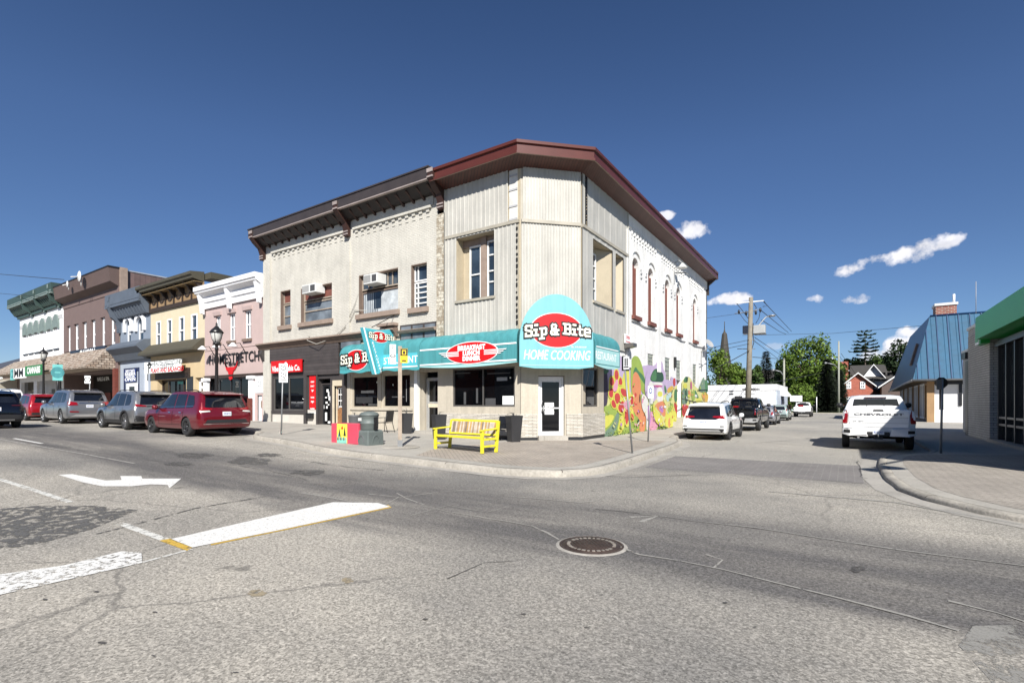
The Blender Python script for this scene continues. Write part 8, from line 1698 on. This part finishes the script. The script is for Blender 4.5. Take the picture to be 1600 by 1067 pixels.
def bumper(x0, W, mat, step='plastic_black', z0=.5, z1=.74):
    def f(t, pm):
        m = pm if mat == 'paint' else mat; h = W/2; mb = MB()
        mb.prism([(x0-.17, -h*.62, z0), (x0-.17, -h*.62, z1), (x0-.02, -h*.97, z1+.02), (x0+.25, -h*.99, z1+.02), (x0+.25, -h*.99, z0+.03), (x0-.02, -h*.97, z0+.03)][0:1] and [(x0-.17, -.3, z0), (x0-.17, .3, z0), (x0+.1, .3, z0), (x0+.1, -.3, z0)], (0, 0, z1-z0-.1), step)
        for s in (1, -1):
            mb.hexa([(x0-.17, s*.3, z0), (x0-.13, s*h*.8, z0), (x0+.1, s*h*.8, z0), (x0+.1, s*.3, z0), (x0-.17, s*.36, z1), (x0-.13, s*h*.8, z1+.02), (x0+.1, s*h*.8, z1+.02), (x0+.1, s*.36, z1)], m)
            mb.hexa([(x0-.13, s*h*.8, z0), (x0+.0, s*h*.98, z0+.04), (x0+.25, s*h*.98, z0+.04), (x0+.25, s*h*.8, z0), (x0-.13, s*h*.8, z1+.02), (x0+.0, s*h*.98, z1+.02), (x0+.25, s*h*.98, z1+.02), (x0+.25, s*h*.8, z1+.02)], m)
            mb.hexa([(x0-.15, s*h*.76, z0+.09), (x0-.05, s*h*.94, z0+.1), (x0-.0, s*h*.94, z0+.1), (x0-.1, s*h*.76, z0+.09), (x0-.15, s*h*.76, z0+.2), (x0-.05, s*h*.94, z0+.2), (x0-.0, s*h*.94, z0+.2), (x0-.1, s*h*.76, z0+.2)], step)
        mb.build('bumper', t, bevel=.012)
        mb = MB(); mb.tube([(x0-.02, 0, z0-.06), (x0-.3, 0, z0-.06)], .035, 'plastic_black', 8); mb.lathe((x0-.3, 0, z0-.03), [(.02, 0), (.02, .06), (.03, .09), (.01, .12)], 'chrome', 10); mb.box(x0-.2, x0+.1, -.12, .12, z0-.1, z0-.02, 'plastic_black'); mb.tube([(x0-.08, .55, z0-.06), (x0+.6, .55, z0-.06)], .035, 'chrome', 8); mb.build('tow_hitch', t)
    return f
S = pickup(); x0 = -2.945; cx = S['cx']
S['rear'] = [('tail_light', [(.86,.92),(.99,.92),(.99,1.36),(.88,1.36),(.84,1.2)], 'lamp_red', .018), ('tailgate_panel', [(-.8,.8),(.8,.8),(.82,1.36),(-.82,1.36)], 'paint', .014), ('tailgate_crease', [(-.8,1.115),(.8,1.115),(.8,1.13),(-.8,1.13)], 'skid', .018), ('tailgate_crease', [(-.8,.93),(.8,.93),(.8,.942),(-.8,.942)], 'skid', .018), ('tailgate_handle', [(-.15,1.33),(.15,1.33),(.13,1.385),(-.13,1.385)], 'plastic_black', .02)]
def cab_back(cx, W, z0, z1, H, pm2='paint', red=False, rack=False):
    def f(t, pm):
        pl = Pl((cx, 0), (0, 1), (-1, 0)); pl.U = Vector((0, -1, 0)); w = W/2
        mb = MB(); mb.pprism(pl, [(-w*.7, z0), (w*.7, z0), (w*.62, z1), (-w*.62, z1)], -.02, .012, 'car_glass'); o = mb.build('rear_window', t)
        mb = MB(); mb.pbox(pl, -.27, -.245, z0, z1, .012, .02, 'plastic_black'); mb.pbox(pl, .245, .27, z0, z1, .012, .02, 'plastic_black'); mb.build('window_divider', o)
        mb = MB(); mb.pbox(pl, -.33, .33, z1+.035, z1+.07, -.03, .02, 'tail_dark'); mb.build('brake_light', t)
        if rack:
            mb = MB(); 
            for s in (1, -1): mb.tube([(cx-.12, s*w*.7, z0-.1), (cx-.1, s*w*.7, z1+.1), (cx+.2, s*w*.6, z1+.18)], .03, 'plastic_black', 6)
            mb.tube([(cx-.1, -w*.7, z1+.1), (cx-.1, w*.7, z1+.1)], .03, 'plastic_black', 6); mb.box(cx-.16, cx-.06, -.5, .5, z1+.1, z1+.18, 'plastic_black'); mb.box(cx+.3, cx+.8, .25, .6, z1+.12, z1+.28, 'plastic_black'); mb.build('rack', t)
    return f
S['extra'] = [bumper(x0, 2.06, 'paint'), cab_back(cx+.015, 2.06, 1.43, 1.76, 1.92), lettering('CHEVROLET', x0-.03, 0, 1.225, .10, 1.36, 'planter_grey'), lettering('LT  Z71', x0-.028, -.55, .99, .05, .3, 'skid'), plate(0, .56, x0-.17, 'BJ 41 907')]
car('pickup_truck', S, 'paint_white', 'white full-size pickup truck with lettering across its tailgate, half in the bank\'s shade', 'pickup truck', (.9, 20.9+2.945), HW, None, rim='rim_dark', z=0)
S = pickup(5.75, 2.0, 1.92, 3.6, .43, rail=1.36); x0 = -2.875; cx = S['cx']
S['rear'] = [('tail_light', [(.84,.95),(.97,.95),(.97,1.3),(.86,1.3)], 'lamp_red', .018), ('tailgate_panel', [(-.78,.78),(.78,.78),(.8,1.32),(-.8,1.32)], 'paint', .014)]
S['extra'] = [bumper(x0, 2.0, 'skid'), cab_back(cx+.015, 2.0, 1.4, 1.76, 1.92, rack=True), plate(0, .56, x0-.17, 'AV 60 332')]
tk = car('pickup_truck', S, 'paint_black', 'black pickup truck with cab rack, parked ahead of the white SUV on the side street', 'pickup truck', (-5.15, 31.25+2.875), HW, 'vehicles parked along the side street', z=0)
for i, (lx, ly, c_, w_) in enumerate(((-1.8, .3, 'lamp_red', .28), (-1.7, -.35, 'plastic_black', .3))):
    mb = MB(); X, Y = -5.15-ly, 31.25+2.875+lx; mb.box(X-w_/2, X+w_/2, Y-.2, Y+.2, .86, 1.45, c_); mb.tube([(X-w_/3, Y, 1.55), (X-w_/3, Y, 1.66), (X+w_/3, Y, 1.66), (X+w_/3, Y, 1.55)], .02, 'plastic_black', 6)
    one('jerry_can', mb, (X, Y, .86), ('red fuel can standing in the black pickup bed', 'dark tool crate standing in the black pickup bed')[i], 'can' if i == 0 else 'crate', bevel=.02)
# grey sedan/wagon, mint hatch, far white pickup
S = suv(4.5, 1.78, 1.5, 2.65, .32); S['cladding'] = False; S['rear'] = [('rear_window', [(-.6,.98),(.6,.98),(.52,1.28),(-.52,1.28)], 'glass', .006), ('tail_light', [(.62,.75),(.86,.78),(.86,1.0),(.66,.96)], 'lamp_red', .014)]
S['extra'] = [plate(0, .65, -2.25, 'CFNK 246')]; S['rails'] = []
car('parked_car', S, 'paint_silver', 'silver grey car between the black pickup and the pale mint hatchback', 'car', (-5.2, 43.2), HW, 'vehicles parked along the side street', z=0)
S = suv(4.0, 1.7, 1.5, 2.5, .3); S['cladding'] = False; S['rear'] = [('rear_window', [(-.6,1.0),(.6,1.0),(.52,1.3),(-.52,1.3)], 'glass', .006), ('tail_light', [(.66,.85),(.83,.85),(.8,1.15),(.68,1.1)], 'lamp_red', .014), ('bumper_trim', [(-.8,.36),(.8,.36),(.8,.44),(-.8,.44)], 'trim', .01)]
S['extra'] = [plate(0, .7, -2.0, 'BKTD 618')]; S['rails'] = []
car('parked_car', S, 'paint_mint', 'pale mint hatchback seen from behind, far along the side street', 'car', (-5.25, 54.0), HW, 'vehicles parked along the side street', z=0)
S = pickup(5.2, 1.85, 1.75, 3.2, .36, rail=1.2); S['rear'] = [('tail_light', [(.78,.85),(.9,.85),(.9,1.15),(.78,1.15)], 'tail_dark', .015), ('tailgate_panel', [(-.7,.72),(.7,.72),(.72,1.16),(-.72,1.16)], 'paint', .014)]
S['extra'] = [bumper(-2.6, 1.85, 'plastic_black', z0=.45, z1=.64), cab_back(S['cx']+.015, 1.85, 1.24, 1.6, 1.75)]
car('pickup_truck', S, 'paint_white', 'small white pickup truck, farthest vehicle down the side street', 'pickup truck', (-4.3, 67.5+2.6), HW, 'vehicles parked along the side street', z=0)
mb = MB(); mb.box(-4.75, -4.2, 68.4, 69.0, .86, 1.4, 'lamp_red'); mb.box(-4.6, -4.35, 68.5, 68.9, 1.5, 1.65, 'plastic_black'); one('red_toolbox', mb, (-4.5, 68.7, .86), 'red box standing in the bed of the far white pickup', 'box', bevel=.03)
# ================= trees =================
def leaf_mat(name, c1, c2, rough=.6):
    m, nt, N, L, b = nodes(name); tc = N.new('ShaderNodeTexCoord').outputs['Object']; geo = N.new('ShaderNodeNewGeometry')
    n = tex(N, L, 'ShaderNodeTexNoise', tc, Scale=.45, Detail=4).outputs[0]; c = mixc(N, L, mrange(N, L, n, .35, .65, 0, 1), c1, c2)
    c = mixc(N, L, 1.0, c, mrange(N, L, geo.outputs['Random Per Island'], 0, 1, .4, 1.6), 'MULTIPLY'); L.new(c, b.inputs['Base Color']); b.inputs['Roughness'].default_value = rough; b.inputs['Specular IOR Level'].default_value = .25
    tr = N.new('ShaderNodeBsdfTranslucent'); L.new(c, tr.inputs[0]); mx = N.new('ShaderNodeMixShader'); mx.inputs[0].default_value = .3; L.new(b.outputs[0], mx.inputs[1]); L.new(tr.outputs[0], mx.inputs[2]); L.new(mx.outputs[0], nt.nodes['Material Output'].inputs[0])
leaf_mat('leaf_bright', (.085,.145,.02), (.14,.20,.035)); leaf_mat('leaf_mid', (.045,.085,.018), (.075,.12,.03)); leaf_mat('leaf_dark', (.018,.035,.014), (.035,.055,.02)); leaf_mat('needle', (.022,.032,.022), (.04,.05,.034)); leaf_mat('needle_pine', (.03,.055,.025), (.05,.08,.035)); mk('bark', (.09,.07,.055), rough=.95, var=.3, vs=3)
def tree(name, label, px, ytop, ybot, wpx, d, mat, n=4200, seed=1, leaf=.42, trunk=True, blobs=26, sx=1.0, group='trees beyond the end of the side street'):
    rr = random.Random(seed); m = d/FPX; base = D(px, HZ, d); base.z = 0; ztop = CAMZ+(HZ-ytop)*m; zbot = max(.4, CAMZ+(HZ-ybot)*m); w = wpx*m/2; hc = (ztop-zbot)/2; cc = Vector((base.x, base.y, zbot+hc))
    t = thing(name, base, label, 'tree', group); bl = []
    for k in range(blobs):
        while True:
            v = Vector((rr.uniform(-1, 1), rr.uniform(-1, 1), rr.uniform(-1, 1)))
            if .25 < v.length < 1: break
        v = v.normalized()*(.45+.5*rr.random()**.6); r_ = rr.uniform(.2, .38)
        if v.z < -.3: v.x *= .8; v.y *= .8
        bl.append((Vector((v.x*w*(1-r_*.5), v.y*w*(1-r_*.5), v.z*hc*(1-r_*.6))), r_))
    mb = MB()
    for i in range(n):
        c_, r_ = bl[rr.randrange(len(bl))]; q = Vector((rr.gauss(0, 1), rr.gauss(0, 1), rr.gauss(0, 1))).normalized()*(.72+.35*rr.random()**.5 if rr.random() < .85 else rr.random())
        p = cc+c_+Vector((q.x*w*r_, q.y*w*r_, q.z*hc*r_*.85)); s = leaf*rr.uniform(.55, 1.25); nrm = (q+Vector((rr.gauss(0, .5), rr.gauss(0, .5), rr.gauss(.4, .5)))).normalized(); e = nrm.orthogonal().normalized(); e.rotate(Matrix.Rotation(rr.uniform(0, 6.28), 3, nrm)); f = nrm.cross(e)
        mb.face([p-e*s*.5, p+f*s*.42, p+e*s*.55, p-f*s*.4], mat)
    part('crown', mb, t, weld=False)
    if trunk:
        mb = MB(); tr_ = max(.12, w*.055); mb.tube([base, base+Vector((rr.uniform(-.2, .2), 0, zbot)), cc+Vector((0, 0, hc*.3))], [tr_*1.3, tr_, tr_*.4], 'bark', 10)
        for c_, r_ in bl[::2]: mb.tube([Vector((base.x, base.y, zbot*rr.uniform(.8, 1.0)+.2)), cc+c_*.5+Vector((0, 0, -hc*.2)), cc+c_], [tr_*.5, tr_*.28, tr_*.08], 'bark', 6)
        part('trunk', mb, t)
    return t
def conifer(name, label, px, ytop, wpx, d, mat, seed=1, zb=.4, layers=26, dens=1, group='trees beyond the end of the side street', irregular=0):
    rr = random.Random(seed); m = d/FPX; base = D(px, HZ, d); base.z = 0; H = CAMZ+(HZ-ytop)*m; w = wpx*m/2; t = thing(name, base, label, 'tree', group); mb = MB()
    for k in range(layers):
        f = k/(layers-1); z = zb+(H-zb)*f**.92; rad = w*(1-f)**.8*rr.uniform(.85, 1.1)+.12
        if irregular: rad = w*(.35+.65*math.sin(math.pi*min(1, (1-f)*1.1+.05)))*rr.uniform(.45, 1.1)*(1-f*.35)
        nb = max(7, int((12+rad*5)*dens)) if not irregular else 7
        for j in range(nb):
            a = 2*math.pi*(j+rr.random()*.7)/nb; L_ = rad*rr.uniform(.75, 1.1); dr = -.22*L_ if not irregular else .1*L_; u = Vector((math.cos(a), math.sin(a), 0)); s_ = Vector((-u.y, u.x, 0)); p0 = base+Vector((0, 0, z)); ns = max(3, int(L_/.35))
            for i in range(ns):
                g = (i+.6)/ns
                if irregular and g < .3: continue
                p = p0+u*L_*g+Vector((0, 0, dr*g*g+rr.uniform(-.06, .06))); ww = (.42 if not irregular else .85)*(1.15-g*.6)*rr.uniform(.7, 1.3)*max(.5, min(1.6, rad*.5)); tip = u*(.5 if not irregular else .8)*rr.uniform(.7, 1.3)
                for sg in (-1, 1): mb.face([p, p+s_*sg*ww+tip*.5+Vector((0, 0, -.1*rr.random())), p+tip+s_*sg*.1+Vector((0, 0, -.05 if not irregular else rr.uniform(.1, .5))), p+tip*.3-s_*sg*.05+Vector((0,0,.07))], mat)
    part('foliage', mb, t, weld=False); mb = MB(); mb.tube([base, base+Vector((0, 0, H*.55)), base+Vector((0, 0, H*.98))], [.25, .15, .03], 'bark', 8)
    part('trunk', mb, t); return t
tree('maple_tree', 'large rounded bright green maple, tallest leafy crown at the end of the street', 1262, 516, 628, 92, 92, 'leaf_bright', 7500, 3, .46, blobs=50)
tree('round_tree', 'low round yellow-green tree just right of the far pickup', 1250, 595, 643, 50, 80, 'leaf_bright', 3600, 5, .34, blobs=22)
tree('shade_tree', 'dark green tree behind the left side of the big maple', 1222, 556, 640, 44, 104, 'leaf_dark', 3600, 7, .5)
tree('shade_tree', 'dark leafy tree between the big maple and the dark house', 1297, 553, 635, 46, 108, 'leaf_mid', 3600, 8, .5)
tree('light_tree', 'airy light green tree left of the utility pole, beside the church spire', 1126, 536, 612, 50, 70, 'leaf_bright', 2600, 9, .32, blobs=30)
tree('light_tree', 'yellow-green low tree just left of the wooden utility pole', 1152, 566, 614, 42, 74, 'leaf_bright', 2600, 10, .34)
tree('shade_tree', 'mid green tree showing above the white shed right of the utility pole', 1184, 566, 612, 26, 96, 'leaf_mid', 1800, 11, .42)
conifer('spruce_tree', 'dark spire-shaped conifer behind the left edge of the maple', 1197, 550, 34, 98, 'needle', 12, layers=40)
conifer('spruce_tree', 'broad dark spruce standing left of the tall grey street light', 1292, 562, 38, 84, 'needle', 13, layers=44)
conifer('spruce_tree', 'dark spruce just right of the tall grey street light, beside the brick house', 1311, 578, 26, 86, 'needle', 14, layers=40)
conifer('pine_tree', 'tall open white pine with ragged branches above the dark house roof', 1352, 519, 52, 128, 'needle_pine', 15, zb=7, layers=15, irregular=1)
for k, (px, yt, w, mt) in enumerate(((1328, 556, 36, 'leaf_mid'), (1372, 548, 40, 'leaf_mid'), (1350, 560, 40, 'leaf_mid'))): tree('shade_tree', ('mid green tree rising left of the ragged pine', 'mid green tree between the ragged pine and the blue roof', 'mid green tree directly beneath the ragged pine')[k], px, yt, 600, w, 132, mt, 3000, 20+k, .6)
tree('dark_tree', 'dense dark green tree right behind the slope of the blue mansard roof', 1408, 526, 600, 54, 100, 'leaf_dark', 5200, 30, .5, blobs=34)
tree('shade_tree', 'dark hedge-like tree low behind the far white pickup', 1275, 606, 645, 34, 96, 'leaf_dark', 2200, 31, .42)
tree('shade_tree', 'dark leafy tree filling the gap behind the white shed corner', 1208, 588, 642, 34, 92, 'leaf_dark', 2600, 33, .42)
tree('shade_tree', 'mid green leafy tree close behind the left side of the brick house chimney', 1305, 556, 640, 42, 112, 'leaf_mid', 3600, 41, .5, blobs=32)
tree('shade_tree', 'dark leafy tree in front of the dark grey house, left of the spruces', 1278, 575, 642, 40, 90, 'leaf_mid', 3600, 42, .42, blobs=32)
tree('shade_tree', 'green tree rising behind the white dormer gable of the brick house', 1385, 556, 610, 44, 126, 'leaf_mid', 3200, 43, .55, blobs=30)
mb = MB(); rr = random.Random(77)
for i in range(9000):
    px = rr.uniform(1095, 1440); d = rr.uniform(150, 175); hmax = 7.5+2.5*math.sin(px*.07)+1.5*math.sin(px*.19); p = D(px, HZ, d); p.z = rr.uniform(0, hmax); s = rr.uniform(.6, 1.3); v = Vector((rr.gauss(0, 1), rr.gauss(0, 1), rr.gauss(0, 1))).normalized(); e = v.orthogonal().normalized(); f = v.cross(e); mb.face([p-e*s*.5, p+f*s*.45, p+e*s*.5, p-f*s*.45], 'leaf_mid' if rr.random() < .5 else 'leaf_dark')
tag(mb.build('far_wood', None, weld=False), 'continuous belt of far trees along the horizon behind the houses', 'trees', kind='stuff')
# ---------------- unseen shop rows behind the camera, added for dark reflections in the glass ----------------
for i, (x0, x1, y, h, m_) in enumerate(((-60, -34, -15, 8.5, 'red_brick'), (-33.9, -9, -15, 9.5, 'grey_brick'), (6, 30, -15, 8, 'red_brick'))):
    pl = Pl((0, y), (-1, 0), (0, 1)); pl.O = Vector((0, y, 0)); b = thing('unseen_shop', ((x0+x1)/2, y, 0), ('long unseen red brick shop row added across the street, behind the camera to the left', 'unseen grey brick shop row added across the street, directly behind the camera', 'unseen red brick corner shop added across the street, behind the camera to the right')[i], 'building'); ops = []; u = -x1+1
    while u < -x0-3: ops += [(u, u+1.3, 4.6, 6.8, .2), (u, u+2.2, .9, 3.1, .2)]; u += 3.4
    mb = MB(); mb.wall(pl, -x1, -x0, -.2, h, ops, m_); mb.box(x0, x0+.2, y-12, y-.002, -.2, h, m_); mb.box(x1-.2, x1, y-12, y-.002, -.2, h, m_); mb.box(x0, x1, y-12.2, y-12, -.2, h, m_); mb.box(x0+.2, x1-.2, y-12, y-.2, h-.4, h-.2, 'roofing'); part('wall', mb, b)
    for k, o in enumerate(ops): mb = MB(); mb.pbox(pl, o[0], o[1], o[2], o[3], -.22, -.18, 'glass_upper'); part('window', mb, b)
